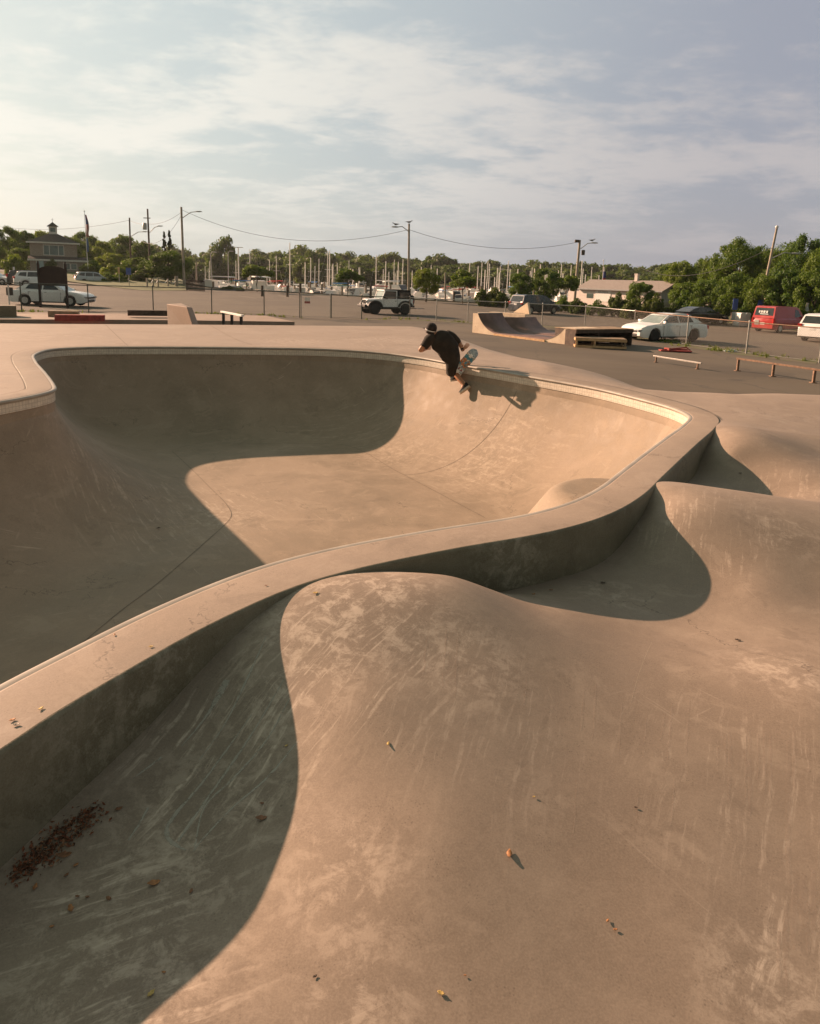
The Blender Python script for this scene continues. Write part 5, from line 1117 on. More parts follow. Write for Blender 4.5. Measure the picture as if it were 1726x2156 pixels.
# ------------------------------------------------------------------ boat building at right
q0 = Vector(atD(1219, 610, 99)); q1 = Vector(atD(1393, 612, 88)); dd_ = q1-q0; BLn = math.hypot(dd_.x, dd_.y); ang2 = math.atan2(dd_.y, dd_.x); gb = gz(q0.x, 95)-.1
b2 = empty('boat_building', (q0.x, q0.y, gb), 'long low boat building with pink grey shingle roof and a white wall sign', 'building', None, ang2)
he2 = 1.25-gb; BD = 5.4; M_pink = simple('sunlit_pink_wall', (.66, .58, .52), .8, 0, .1, 3); M_roof2 = simple('pinkish_shingle_roof', (.25, .215, .195), .9, 0, .15, 5, .2); M_gab = simple('blue_grey_siding', (.30, .31, .31), .8, 0, .12, 3)
MB().box((BLn/2, BD/2, he2/2), (BLn, BD, he2)).build('wall', M_pink, b2)
MB().add([(BLn+.003, 0, 0), (BLn+.003, BD, 0), (BLn+.003, BD, he2), (BLn+.003, BD/2, he2+1.1), (BLn+.003, 0, he2), (BLn-.2, 0, 0), (BLn-.2, BD, 0), (BLn-.2, BD, he2), (BLn-.2, BD/2, he2+1.1), (BLn-.2, 0, he2)], [(0, 1, 2, 3, 4), (9, 8, 7, 6, 5), (0, 5, 6, 1), (1, 6, 7, 2), (4, 9, 5, 0)]).build('gable_wall', M_gab, b2)
rf = MB(); rv = [(x, y, z) for x in (-.4, BLn+.45) for y, z in ((-.45, he2-.10), (BD/2, he2+1.18), (BD+.45, he2-.10), (BD+.45, he2-.22), (BD/2, he2+1.05), (-.45, he2-.22))]
rf.add(rv, [(0, 6, 7, 1), (1, 7, 8, 2), (2, 8, 9, 3), (3, 9, 10, 4), (4, 10, 11, 5), (5, 11, 6, 0), (0, 1, 2, 3, 4, 5), (11, 10, 9, 8, 7, 6)]); rf = rf.build('roof', M_roof2, b2)
ch = MB().box((BLn*.56, BD/2, he2+1.5), (.45, .45, .9)).box((BLn*.56, BD/2, he2+2.0), (.55, .55, .12)).build('chimney', M_pink, rf)
MB().box((BLn/2, -.47, he2-.17), (BLn+.85, .06, .16)).build('gutter', M_gab, b2)
MB().box((-1.0, BD*.3, he2*.40), (2.0, BD*.6, he2*.8)).build('annex', M_pink, b2)
MB().box((BLn*.15, -.02, he2-1.1), (1.1, .05, .6)).build('window', M_pane, b2)
sg = MB().box((BLn*.32, -.03, he2-.95), (2.6, .06, 1.7)).build('wall_sign', M_whitepaint, b2)
M_ink = simple('sign_ink', (.12, .11, .10), .7)
def text(s, parent, loc, rot, size, m, name='sign_lettering'):
    cu_ = bpy.data.curves.new(name, 'FONT'); cu_.body = s; cu_.size = size; cu_.extrude = .006; cu_.align_x = 'CENTER'; cu_.materials.append(m)
    tmp_ = bpy.data.objects.new(name, cu_); COL.objects.link(tmp_); me = bpy.data.meshes.new_from_object(tmp_.evaluated_get(bpy.context.evaluated_depsgraph_get())); bpy.data.objects.remove(tmp_); o = bpy.data.objects.new(name, me); COL.objects.link(o); o.parent = parent; o.location = loc; o.rotation_euler = rot; return o
text('GAS DOCK', sg, (BLn*.32, -.068, he2-.62), (math.pi/2, 0, 0), .34, M_ink)
g2 = lot(1398, 668); s2 = Vector(atD(1399, 649, 74)); sb_ = empty('dock_sign', (s2.x, 74, gz(s2.x, 74)), 'low pale sign board standing before the right gable of the boat building', 'sign')
MB().box((0, 0, s2.z-gz(s2.x, 74)+.35), (1.55, .06, .62)).build('sign_board', M_gab, sb_); MB().box((-.6, .06, .5), (.09, .06, 1.1)).box((.6, .06, .5), (.09, .06, 1.1)).build('post', M_pole, sb_)
text('GAS DOCK', sb_, (0, -.045, s2.z-gz(s2.x, 74)+.22), (math.pi/2, 0, 0), .24, M_ink)
# ------------------------------------------------------------------ flags
M_fr = simple('flag_red', (.42, .04, .04), .8); M_fw = simple('flag_white', (.6, .58, .55), .8); M_fb = simple('flag_blue', (.035, .06, .20), .8); M_fl = simple('flag_light_blue', (.08, .17, .36), .8)
def flagpole(u0, v0, u1, D, label, flags, r=.06):
    tpz = Vector(atD(u0, v0, D)); g = Vector(atD(u1, v0+60, D)); zg = gz(tpz.x, D); t = empty('flagpole', (g.x, D, zg), label, 'flagpole'); T = tpz-Vector((g.x, D, zg))
    MB().tube([(0, 0, 0), T], r, 8, r*.6).lathe([(.02, 0), (.1, .05), (.1, .15), (.02, .2)], 8, Matrix.Translation(T)).build('mast', M_whitepaint, t)
    for nm, z0, z1, wd, kind in flags:
        nx, nz = 9, 14; vs = []; fs = []; mi = []
        for i in range(nz+1):
            f = i/nz; ww = wd*(.25+.75*min(1, f*1.6))
            for j in range(nx+1):
                h_ = j/nx; vs.append((T.x*(z0/T.z)+.06+ww*h_*(.8+.2*math.sin(f*5)), .16*math.sin(h_*9+f*3), z0+(z1-z0)*f))
        for i in range(nz):
            for j in range(nx):
                fs.append((i*(nx+1)+j, i*(nx+1)+j+1, (i+1)*(nx+1)+j+1, (i+1)*(nx+1)+j))
                mi.append(2 if (kind == 'stars' and i < 6 and j < 6) else ((j+i//3) % 2 if kind == 'stars' else (0 if kind == 'tri' and i > 9 else (1 if kind == 'tri' and i < 4 else 2))))
        o = MB().add(vs, fs, True).build('flag', [M_fr, M_fw, M_fl if kind == 'plain' else M_fb], t); o.data.polygons.foreach_set('material_index', mi if kind != 'plain' else [2]*len(mi))
    return t
g_ = gz(-50, 104)
flagpole(177.5, 446, 182, 104, 'tall white flagpole with a limp striped flag above a blue one, beside the cupola building', [('f', 8.6-g_+1.0, 5.6-g_+.8, .75, 'stars'), ('f', 6.2-g_, 4.3-g_, .42, 'plain')])
flagpole(1270.5, 550, 1268, 104, 'short flagpole with a limp red white and blue flag behind the boat building roof', [('f', 4.4+1.3, 2.1+1.3, .55, 'tri')])
# ------------------------------------------------------------------ small signs and posts
def sign_post(label, u, v0, v1, D, w_, h_, pm, post=M_galv, extra=None, name='sign_post'):
    tz = Vector(atD(u, v0, D)); zg = gz(tz.x, D); t = empty(name, (tz.x, D, zg), label, 'sign'); H = tz.z-zg
    MB().tube([(0, 0, 0), (0, 0, H)], .045, 6).build('post', post, t)
    if w_: MB().box((0, -.06, H-h_/2), (w_, .04, h_)).build('sign_panel', pm, t)
    if extra: MB().box((0, -.06, H-h_-extra[2]), (extra[0], .04, extra[1])).build('lower_panel', M_whitepaint, t)
    return t
sign_post('small blue sign on a thin post on the grass at left', 270.5, 564, 606, 88, .62, .85, M_blue)
sign_post('thin wooden post with an orange tipped plate on the grass, left of the blue sign', 250, 562, 600, 92, .25, .9, M_woodl)
sign_post('upright blue sign over a white plate at the foot of the right hand wood', 1548.5, 629, 668, 60, .42, .95, M_blue, M_blk, (.42, .75, .55))
sign_post('blue sign beside a wooden post just above the red van', 1602, 631, 668, 59, .50, 1.0, M_blue, M_blk)
for (u, v0, D, r_, lb, m_) in ((1611, 628, 60, .12, 'pale wooden post behind the roof of the red van', M_pole), (1699, 638, 55, .10, 'grey post with a white cap left of the white hatchback', M_galv)):
    tz = Vector(atD(u, v0, D)); zg = gz(tz.x, D); o = MB().tube([(0, 0, 0), (.05, 0, tz.z-zg)], r_, 8).lathe([(r_*1.5, 0), (r_*1.6, .5), (r_*1.1, .7)], 8, Matrix.Translation((.04, 0, (tz.z-zg)*.55))).build('post', m_, None, 0, (tz.x, D, zg)); tag(o, lb, 'post')
tz = Vector(atD(29, 562, 93)); o = MB().tube([(0, 0, 0), (0, 0, tz.z-gz(tz.x, 93))], .12, 8).box((0, 0, .1), (.4, .4, .2)).build('post', M_whitepaint, None, 0, (tz.x, 93, gz(tz.x, 93))); tag(o, 'short pale post by the road behind the black vehicle at far left', 'post')
for i, u in enumerate((1556, 1567, 1580)):
    p = lot(u, 686); t = MB(); t.prism([(-.42, 0), (-.42, .28), (-.30, .42), (-.26, 1.02), (-.20, 1.10), (.20, 1.10), (.26, 1.02), (.30, .42), (.42, .28), (.42, 0)], -.35, .35)
    o = t.build('plastic_barrier', M_whitepaint if i < 2 else M_galv, None, .03, p); o.rotation_euler.z = .3  # last block grey where the others are white, shade put into its colour
    tag(o, ('left white plastic barrier block beside the blue sign at right', 'middle white plastic barrier block, between the other two', 'grey shaded plastic barrier block nearest the red van')[i], 'barrier', 'plastic barrier blocks')
# rope fence posts and wooden railing by the left lamp pole
rp = [lot(u, 607) for u in (310, 323, 333, 354, 372)]
t = empty('rope_fence', rp[0], 'low post and rope fence in front of the large spreading tree', 'fence')
for a, b_ in zip(rp, rp[1:]):
    A, Bv = a-rp[0], b_-rp[0]; MB().tube([A, A+Vector((0, 0, 1.25))], .11, 7).build('post', M_pole, t)
    pts = [A.lerp(Bv, f/8)+Vector((0, 0, 1.15-.5*4*(f/8)*(1-f/8))) for f in range(9)]; MB().tube(pts, .04, 5).build('rope', M_whitepaint, t)
MB().tube([rp[-1]-rp[0], rp[-1]-rp[0]+Vector((0, 0, 1.6))], .22, 8).build('post', M_pole, t)
a, b_ = lot(393, 611.5), lot(430, 613.5); t = empty('wooden_railing', a, 'dark wooden railing beside the tall left lamp pole', 'railing'); d = b_-a
for z_ in (.25, 1.2): MB().tube([(0, 0, z_), d+Vector((0, 0, z_))], .05, 5).build('rail', M_woodd, t)
for i in range(15): f = i/14; MB().box(tuple(d*f+Vector((0, 0, .65))), (.10, .06, 1.3)).build('picket', M_woodd, t)
# timber bollards along the lot edge
for i, (u, hgt) in enumerate(((552, 1.4), (605, 1.5), (632, 1.9), (780, 2.0), (1021, 2.2), (955, 1.5))):
    p = lot(u, 624+(u-552)*.024) if u < 900 else lot(u, 634); o = MB().tube([(0, 0, 0), (0, 0, hgt*.85)], .16, 9, .14).build('timber_bollard', M_poled, None, 0, p)
    tag(o, ('dark timber bollard below the small spreading tree left of the gate', 'dark timber bollard left of the gate between moored boats', 'tallest dark timber bollard just behind the gate hinge post', 'thick dark timber bollard left of the off-road car windshield', 'thick black bollard right of the loose light green tree', 'dark timber bollard under the loose light green tree')[i], 'bollard', 'timber bollards on the quay')
# ------------------------------------------------------------------ marina
M_hull = simple('boat_white', (.80, .77, .72), .35, 0, .08, 1); M_hullb = simple('boat_blue', (.05, .12, .30), .35); M_tarp = simple('boat_cover_blue', (.06, .20, .42), .7); M_deckt = simple('boat_deck_cream', (.5, .44, .36), .6); M_dkg = simple('boat_dark', (.05, .055, .06), .4); M_alu = simple('mast_alloy', (.80, .76, .68), .4, .2); M_redc = simple('boat_cover_red', (.45, .05, .04), .7); M_grn = simple('boat_cover_green', (.04, .16, .10), .7)
def hull(L, W, H, m, parent, keel=.3):
    t = MB(); st = []; n = 12
    for i in range(n+1):
        f = i/n; x = -L/2+L*f; w_ = W/2*(1-max(0, (f-.45)/.55)**2.2)*(.88+.12*min(1, f*4)); sh = H*(1+.22*max(0, f-.4)); kz = -keel*(1-f**4)
        st.append([(x+.25*max(0, f-.8)*L*.3*0, 0, kz), (x, w_*.75, 0), (x+(f**3)*.25, w_, sh), (x+(f**3)*.25, 0, sh+.03), (x+(f**3)*.25, -w_, sh), (x, -w_*.75, 0)])
    vs = [p for s in st for p in s]; t.add(vs, [(i*6+j, (i+1)*6+j, (i+1)*6+(j+1) % 6, i*6+(j+1) % 6) for i in range(n) for j in range(6)]); t.add(st[0], [tuple(range(6))])
    t.build('hull', m, parent)
def motorboat(L, hm, cov, tall):
    t = empty('motor_boat', (0, 0, WZ), 'moored white motor boat in the crowded marina', 'boat', 'motor boats moored in the marina'); W = L*.33; H = L*.13+.25
    hull(L, W, H, hm, t)
    MB().prism([(-L*.05, H), (-L*.02, H+.75+tall), (L*.14, H+.8+tall), (L*.28, H+.02)], -W*.33, W*.33).build('cabin', M_hull, t)
    MB().prism([(L*.148, H+.72+tall), (L*.26, H+.10), (L*.27, H+.10), (L*.158, H+.74+tall)], -W*.30, W*.30).build('windshield', M_dkg, t)
    if cov: MB().prism([(-L*.40, H+1.55+tall*.6), (-L*.38, H+1.68+tall*.6), (-L*.02, H+1.72+tall*.6), (0, H+1.55+tall*.6)], -W*.40, W*.40).build('canopy', cov, t); MB().tube([(-L*.38, W*.36, H), (-L*.38, W*.36, H+1.6+tall*.6)], .03, 4).tube([(-L*.38, -W*.36, H), (-L*.38, -W*.36, H+1.6+tall*.6)], .03, 4).build('canopy_frame', M_alu, t)
    MB().box((-L*.28, 0, H+.06), (L*.4, W*.7, .05)).build('cockpit', M_deckt, t)
    MB().box((-L*.52, 0, H*.7), (.4, .35, .9)).build('outboard', M_dkg, t)
    MB().tube([(L*.2, W*.3, H), (L*.25, W*.28, H+.55), (L*.5, 0, H*1.2+.5)], .03, 4).tube([(L*.2, -W*.3, H), (L*.25, -W*.28, H+.55), (L*.5, 0, H*1.2+.5)], .03, 4).build('bow_rail', M_alu, t)
    return t
protos = [motorboat(7, M_hull, None, 0), motorboat(7.5, M_hull, M_tarp, 0), motorboat(6, M_hull, None, .3), motorboat(9.0, M_hull, M_whitepaint, .6), motorboat(6.5, M_hullb, M_grn, 0), motorboat(6, M_hull, M_redc, 0)]
for p in protos[1:]: pass
rg = random.Random(11); used_ = set(); k = 0; blist = []
for D, u0, u1, st in ((103, 470, 1010, 23), (113, 440, 1200, 23), (125, 420, 1230, 23), (139, 420, 1260, 23), (156, 430, 1290, 24), (178, 440, 1300, 26)):
    u = u0+rg.uniform(0, 12)
    while u < u1: blist.append((u, D+rg.uniform(-3, 3))); u += st*rg.uniform(.75, 1.25)
pick = [0, 2, 0, 1, 2, 0, 2, 3, 0, 2, 4, 0, 2, 0, 5, 2, 0]
for i, (u, D) in enumerate(blist):
    pi_ = pick[i % len(pick)] if i > 3 else i
    pr = protos[pi_]; o = pr if pi_ not in used_ else copy_tree(pr); used_.add(pi_)
    x = atD(u, 610, D)[0]; o.location = (x, D, WZ); o.rotation_euler = (0, 0, rg.uniform(0, 6.28)); s_ = rg.uniform(.65, .98); o.scale = (s_, s_, s_)
for i, pr in enumerate(protos):
    if i not in used_: pr.location = (0, 170, WZ)
def sailboat():
    t = empty('sail_boat', (0, 0, WZ), 'moored sailing boat with a bare pale mast in the marina', 'boat', 'sailing boats with bare masts'); L = 9; W = 2.8
    hull(L, W, 1.0, M_hull, t, .5); MB().prism([(-L*.18, 1.0), (-L*.16, 1.45), (L*.12, 1.5), (L*.22, 1.05)], -W*.3, W*.3).build('cabin', M_hull, t)
    MB().tube([(L*.08, 0, 1.0), (L*.08, 0, 12)], .10, 6, .08).tube([(L*.08, -.7, 7.2), (L*.08, .7, 7.2)], .03, 4).build('mast', M_alu, t)
    MB().tube([(L*.06, 0, 2.3), (-L*.34, 0, 2.35)], .14, 6, .09).build('boom_cover', M_tarp, t)
    MB().tube([(L*.5, 0, 1.1), (L*.085, 0, 11.4)], .009, 3).tube([(-L*.48, 0, 1.1), (L*.075, 0, 11.9)], .009, 3).build('rigging', M_alu, t)
    return t
sb0 = sailboat(); masts = [(524.7, 533), (581.6, 539), (610, 511.4), (642.3, 552), (654, 542.6), (671.6, 545), (690, 529.4), (693.5, 527), (699, 558), (710, 563), (734.7, 548.6), (755.7, 563.6), (792.4, 537), (807, 567), (812, 550), (818.8, 572), (830, 547), (839, 551.6), (848, 545.6), (868, 569.6), (887, 562), (907.6, 557.6), (988.7, 554), (1006.5, 560), (1014.9, 552.8), (1021.6, 568), (1027, 550.4), (1031, 555), (1041.5, 584), (1070, 549), (1074.4, 566), (1090.7, 566), (1120, 563), (1138, 557), (1182.6, 556.8), (1203, 558), (1225.8, 548.4), (1233, 578), (1246, 561.6)]
masts += [(rg.uniform(430, 1300), rg.uniform(552, 578)) for _ in range(34)]
masts = [(u, v+.03*(u-863)*(k_ > 38)) for k_, (u, v) in enumerate(masts)]
for i, (u, v) in enumerate(masts):
    hp = 588+.03*(u-863)-v; D = 115+((i*37) % 11)*7
    if hp > 55: D = 118
    x, _, zt = atD(u, v, D); s_ = (zt-WZ)/12.0
    if s_ > 1.15: D *= .92
    x, _, zt = atD(u, v, D); s_ = (zt-WZ)/12.0
    o = sb0 if i == 0 else copy_tree(sb0); a_ = RAD(80)+rg.uniform(-.3, .3); hs = .8+.25*min(1, s_)
    o.scale = (hs, hs, s_); o.rotation_euler = (0, RAD(rg.uniform(-.8, 2.6)), a_); o.location = (x-.72*hs*math.cos(a_), D-.72*hs*math.sin(a_), WZ)
# pilings and docks
def piling():
    t = MB().tube([(0, 0, -1.0), (0, 0, 5.0)], .17, 8, .15).lathe([(.17, 5.0), (.12, 5.12), (.02, 5.16)], 8); return t.build('dock_piling', M_pile)
M_pile = simple('piling_wood', (.15, .125, .09), .85, 0, .25, 1)
pl0 = piling(); tag(pl0, 'tall grey green wooden piling standing between the moored boats', 'piling', 'dock pilings in the marina')
PU = [447, 480, 560, 570, 585, 594, 600, 608, 616, 622, 626, 629, 648, 652, 676, 680, 683, 700, 735, 740, 755, 771, 790, 812, 822, 834, 848, 852, 864, 888, 937, 985, 1003, 1008, 1015, 1060, 1090, 1118, 1150, 1180, 497, 520, 535, 545, 665, 720, 765, 950, 1035]
for i, u in enumerate(PU):
    D = (103, 108, 112, 119, 127, 136, 150)[(i*5) % 7]; vt = 601+rg.uniform(-4, 8)+(4 if D > 130 else 0)+.03*(u-863)-(588-588)
    x, _, zt = atD(u+rg.uniform(-2, 2), vt, D); o = pl0 if i == 0 else copy_tree(pl0); o.location = (x, D, WZ); o.scale = (1, 1, (zt-WZ)/5.1)
for i, D in enumerate((110, 123, 137, 152)):
    d_ = MB()
    for k_ in range(30): d_.box((k_*4-60, 0, 0), (3.96, 1.6, .22))
    for k_ in range(20): d_.box((k_*6-57, 3.2, -.02), (.7, 5, .18))
    o = d_.build('floating_dock', M_pole, None, 0, (4, D, WZ+.45)); o.rotation_euler.z = RAD(2)
    tag(o, ('floating dock with finger piers nearest the parking lot', 'second floating dock from the parking lot', 'third floating dock from the parking lot', 'farthest floating dock of the marina')[i], 'dock', 'floating docks')
# ------------------------------------------------------------------ the skater
DS = 13.9
def Q(u, v, dd=0.0): return Vector(atD(u, v, DS+dd))
org = Q(951, 763); sk = org.copy()
def skin_obj(name, m, joints, bones, parent, sub=2, base=org):
    me = bpy.data.meshes.new(name); keys = list(joints); me.from_pydata([tuple(Vector(joints[k][0])-base) for k in keys], [(keys.index(a), keys.index(b_)) for a, b_ in bones], []); me.update()
    o = bpy.data.objects.new(name, me); COL.objects.link(o); me.materials.append(m)
    md = o.modifiers.new('skin', 'SKIN'); md.use_smooth_shade = True
    if not me.skin_vertices: me.attributes  # layer is made by the modifier
    for i, k in enumerate(keys):
        r_ = joints[k][1]; r_ = r_ if isinstance(r_, tuple) else (r_, r_); me.skin_vertices[0].data[i].radius = r_
    me.skin_vertices[0].data[0].use_root = True
    s_ = o.modifiers.new('sub', 'SUBSURF'); s_.levels = sub; s_.render_levels = sub
    if parent: o.parent = parent
    return o
M_skinp = simple('skin_tanned', (.42, .20, .105), .55, 0, .12, 20); M_shirt, nt, b = mat('black_cotton')
tc = nt.new('ShaderNodeTexCoord').outputs['Object']
nt.set(b, 'Base Color', nt.mix(nt.ramp(nt.noise(tc, 5, 5, .6), .3, .7), (.012, .009, .006), (.028, .021, .014))); b.inputs['Roughness'].default_value = .9
nt.set(b, 'Normal', nt.new('ShaderNodeBump', inp={'Strength': .6, 'Distance': .03, 'Height': nt.noise(nt.mapping(nt.mapping(tc, rot=(0, .7, 0)), scale=(3.5, 1.2, 1.0)), 3.2, 3, .5, .6)}))
M_shoe = simple('black_suede', (.015, .012, .010), .85, 0, .25, 20); M_sole = simple('shoe_sole_cream', (.50, .43, .34), .6, 0, .15, 20); M_cap = simple('cap_black', (.020, .013, .009), .85, 0, .25, 20); M_hair = simple('dark_hair', (.03, .015, .008), .6, 0, .3, 60)
pe = empty('person', org, 'skateboarder in black t-shirt, shorts and backward cap in the air at the bowl lip', 'person')
J = {}
J['hip'] = (Q(951, 762), (.13, .10)); J['sp1'] = (Q(947, 747), (.14, .10)); J['sp2'] = (Q(940, 731, -.01), (.15, .11)); J['chest'] = (Q(929, 716, -.01), (.15, .11)); J['neck0'] = (Q(920, 706.5, 0), (.075, .07)); J['neck'] = (Q(914, 702.5, .02), .055)
J['head0'] = (Q(910, 698.5, .03), (.075, .085)); J['head1'] = (Q(907, 692, .035), (.088, .10)); J['head2'] = (Q(905.5, 686.5, .035), (.07, .08))
J['lsh'] = (Q(903, 713, .0), .065); J['lel'] = (Q(883.5, 738.5, -.04), .047); J['lfa'] = (Q(889, 737.5, .12), .042); J['lwr'] = (Q(896, 735, .24), .030); J['lha'] = (Q(899, 733.5, .30), (.042, .020))
J['rsh'] = (Q(952, 710, .06), .06); J['rel'] = (Q(966.5, 720.5, .10), .050); J['rfa'] = (Q(971, 730, .05), .046); J['rwr'] = (Q(974.2, 736.5, .01), .030); J['rha'] = (Q(977.4, 733.4, .02), (.036, .020))
J['lhp'] = (Q(952.5, 767, -.04), .10); J['lkn'] = (Q(955.5, 783.5, .20), .068); J['lca'] = (Q(964.5, 794.5, .07), .062); J['lan'] = (Q(976.5, 810.5, -.06), .040); J['lft'] = (Q(973, 819, -.08), .042)
J['rhp'] = (Q(950, 766, .10), .10); J['rkn'] = (Q(964, 779, .36), .062); J['rca'] = (Q(962, 787, .27), .055); J['ran'] = (Q(960.5, 797, .14), .038); J['rft'] = (Q(955, 799.5, .12), .036)
BN = [('hip', 'sp1'), ('sp1', 'sp2'), ('sp2', 'chest'), ('chest', 'neck0'), ('neck0', 'neck'), ('neck', 'head0'), ('head0', 'head1'), ('head1', 'head2'), ('chest', 'lsh'), ('lsh', 'lel'), ('lel', 'lfa'), ('lfa', 'lwr'), ('lwr', 'lha'), ('chest', 'rsh'), ('rsh', 'rel'), ('rel', 'rfa'), ('rfa', 'rwr'), ('rwr', 'rha'),
      ('hip', 'lhp'), ('lhp', 'lkn'), ('lkn', 'lca'), ('lca', 'lan'), ('lan', 'lft'), ('hip', 'rhp'), ('rhp', 'rkn'), ('rkn', 'rca'), ('rca', 'ran'), ('ran', 'rft')]
# nose and chin on the far side of the face, ears
J['nose'] = (Q(902.3, 694.5, .12), .016); BN.append(('head1', 'nose')); J['chin'] = (Q(903.8, 700.5, .09), .03); BN.append(('head0', 'chin'))
def fingers(pre, wr, ha, spread, curl, thumb):
    w_, h_ = J[wr][0], J[ha][0]; d = (h_-w_).normalized()
    for i in range(4):
        off = spread*((i-1.5)*.021); ln = (.072, .082, .078, .062)[i]
        p1 = h_+d*.028+off; p2 = p1+d*ln*.55+curl*.012; p3 = p2+d*ln*.45+curl*.030
        J[f'{pre}{i}a'] = (p1, .0105); J[f'{pre}{i}b'] = (p2, .0095); J[f'{pre}{i}c'] = (p3, .0075)
        BN.extend([(ha, f'{pre}{i}a'), (f'{pre}{i}a', f'{pre}{i}b'), (f'{pre}{i}b', f'{pre}{i}c')])
    t0 = w_.lerp(h_, .55)+spread*.034*thumb; t1 = t0+spread*.028*thumb+d*.03; t2 = t1+d*.032
    J[pre+'ta'] = (t0, .013); J[pre+'tb'] = (t1, .011); J[pre+'tc'] = (t2, .008); BN.extend([(ha, pre+'ta'), (pre+'ta', pre+'tb'), (pre+'tb', pre+'tc')])
fingers('lf', 'lwr', 'lha', Vector((.2, .1, 1)).normalized(), Vector((1, 0, -.3)), 1); fingers('rf', 'rwr', 'rha', Vector((-.75, .1, .66)).normalized(), Vector((.3, .2, .6)), 1)
skin_obj('body', M_skinp, J, BN, pe)
def loft(rings, n=20, close=True, wr=0.0, seed=0):
    """rings: (centre, half width across, half depth); lofted round the path, creased by noise"""
    t = MB(); k = len(rings); vs = []
    for i, (c, a, b_) in enumerate(rings):
        tn = (rings[min(i+1, k-1)][0]-rings[max(i-1, 0)][0]).normalized(); dp = Vector((0, 1, 0)); sd = tn.cross(dp).normalized(); dp2 = sd.cross(tn).normalized()
        for j in range(n):
            an = 2*math.pi*j/n; p = c+sd*a*math.cos(an)+dp2*b_*math.sin(an)
            nn_ = (p-c).normalized(); p = p+nn_*wr*(mnoise.noise(p*7+Vector((seed, 0, 0)))+.5*mnoise.noise(p*17)); vs.append(p-org)
    t.add(vs, [(i*n+j, i*n+(j+1) % n, (i+1)*n+(j+1) % n, (i+1)*n+j) for i in range(k-1) for j in range(n)], True)
    if close: t.add(vs[:n], [tuple(reversed(range(n)))], True); t.add(vs[-n:], [tuple(range(n))], True)
    return t
def dense(keys, per=5):
    out = []
    for i in range(len(keys)-1):
        for j in range(per):
            t = j/per; p0, p1, p2, p3 = (keys[min(max(i+q, 0), len(keys)-1)] for q in (-1, 0, 1, 2))
            f = lambda a, b_, c, d: .5*((2*b_)+(c-a)*t+(2*a-5*b_+4*c-d)*t*t+(3*b_-a-3*c+d)*t**3)
            out.append((f(p0[0], p1[0], p2[0], p3[0]), f(p0[1], p1[1], p2[1], p3[1]), f(p0[2], p1[2], p2[2], p3[2])))
    out.append(keys[-1]); return out
px = DS/CF
tor = dense([(Q(917, 702), 6.5*px, .075), (Q(920, 705), 14*px, .11), (Q(925.5, 712), 22.5*px, .145), (Q(932, 721), 24.5*px, .16), (Q(939, 730), 24.5*px, .165), (Q(945, 741), 23*px, .165), (Q(949, 751), 19.5*px, .16), (Q(951.5, 759.5), 16.3*px, .15), (Q(952, 766), 14.5*px, .14)])
ts = loft(tor, 26, True, .020, 1)
def join(a, b_): o = len(a.v); a.v += b_.v; a.f += [tuple(i+o for i in f) for f in b_.f]; a.sm += b_.sm; return a
ts = join(ts, loft(dense([(Q(916, 711), 14.5*px, .12), (Q(906, 714.5), 13*px, .11), (Q(897.5, 722.5), 9.5*px, .09), (Q(891.5, 731.5, -.02), 8.6*px, .085)]), 18, True, .012, 2))
ts = join(ts, loft(dense([(Q(940, 707, .03), 12*px, .10), (Q(952, 710, .06), 10*px, .10), (Q(960, 716, .085), 8*px, .09), (Q(965.5, 721.5, .10), 6.3*px, .075)]), 18, True, .01, 3))
ts.build('t_shirt', M_shirt, pe)
sh = loft(dense([(Q(951.5, 757), 14*px, .13), (Q(951.5, 766), 13.8*px, .14), (Q(951, 774), 12*px, .13)]), 22, True, .012, 4)
sh = join(sh, loft(dense([(Q(951, 765, -.02), 12.6*px, .13), (Q(950.5, 775, .04), 11.6*px, .12), (Q(949.4, 785.8, .12), 10.6*px, .11)]), 20, True, .014, 5))
sh = join(sh, loft(dense([(Q(951, 765, .10), 12*px, .13), (Q(956, 773, .26), 9.5*px, .11), (Q(960, 778, .34), 8*px, .10)]), 20, True, .01, 6))
sh.build('shorts', M_shirt, pe)
# cap, strap, hair
hc = Q(907.5, 692.5, .03)-org; axis = (Q(911, 682.5, .0)-Q(906, 701, .04)).normalized()
Mx = Matrix.Translation(hc) @ axis.to_track_quat('Z', 'Y').to_matrix().to_4x4()
MB().lathe([(.100, -.045), (.112, -.02), (.114, .02), (.108, .06), (.088, .095), (.055, .115), (.012, .125)], 22, Mx).build('cap', M_cap, pe)
MB().lathe([(.1120, -.030), (.1150, -.027), (.1155, -.018), (.1145, -.014)], 22, Mx).build('cap_band', M_whitepaint, pe)
MB().lathe([(.085, -.095), (.098, -.07), (.102, -.04), (.095, -.03)], 18, Mx).build('hair', M_hair, pe)
br_ = MB(); bd_ = (Q(899, 699, .02)-hc-org).normalized()
br_.add([hc+Mx.to_3x3() @ Vector(p) for p in ((-.07, .10, -.04), (.07, .10, -.04), (.05, .18, -.055), (-.05, .18, -.055), (-.07, .10, -.03), (.07, .10, -.03), (.05, .18, -.045), (-.05, .18, -.045))], [(3, 2, 1, 0), (4, 5, 6, 7), (0, 1, 5, 4), (1, 2, 6, 5), (2, 3, 7, 6), (3, 0, 4, 7)])
br_.build('cap_brim', M_cap, pe)
MB().tube([Q(972.6, 734.2, .03)-org, Q(974.6, 737.6, .0)-org], .037, 12).build('wrist_band', M_shirt, pe)
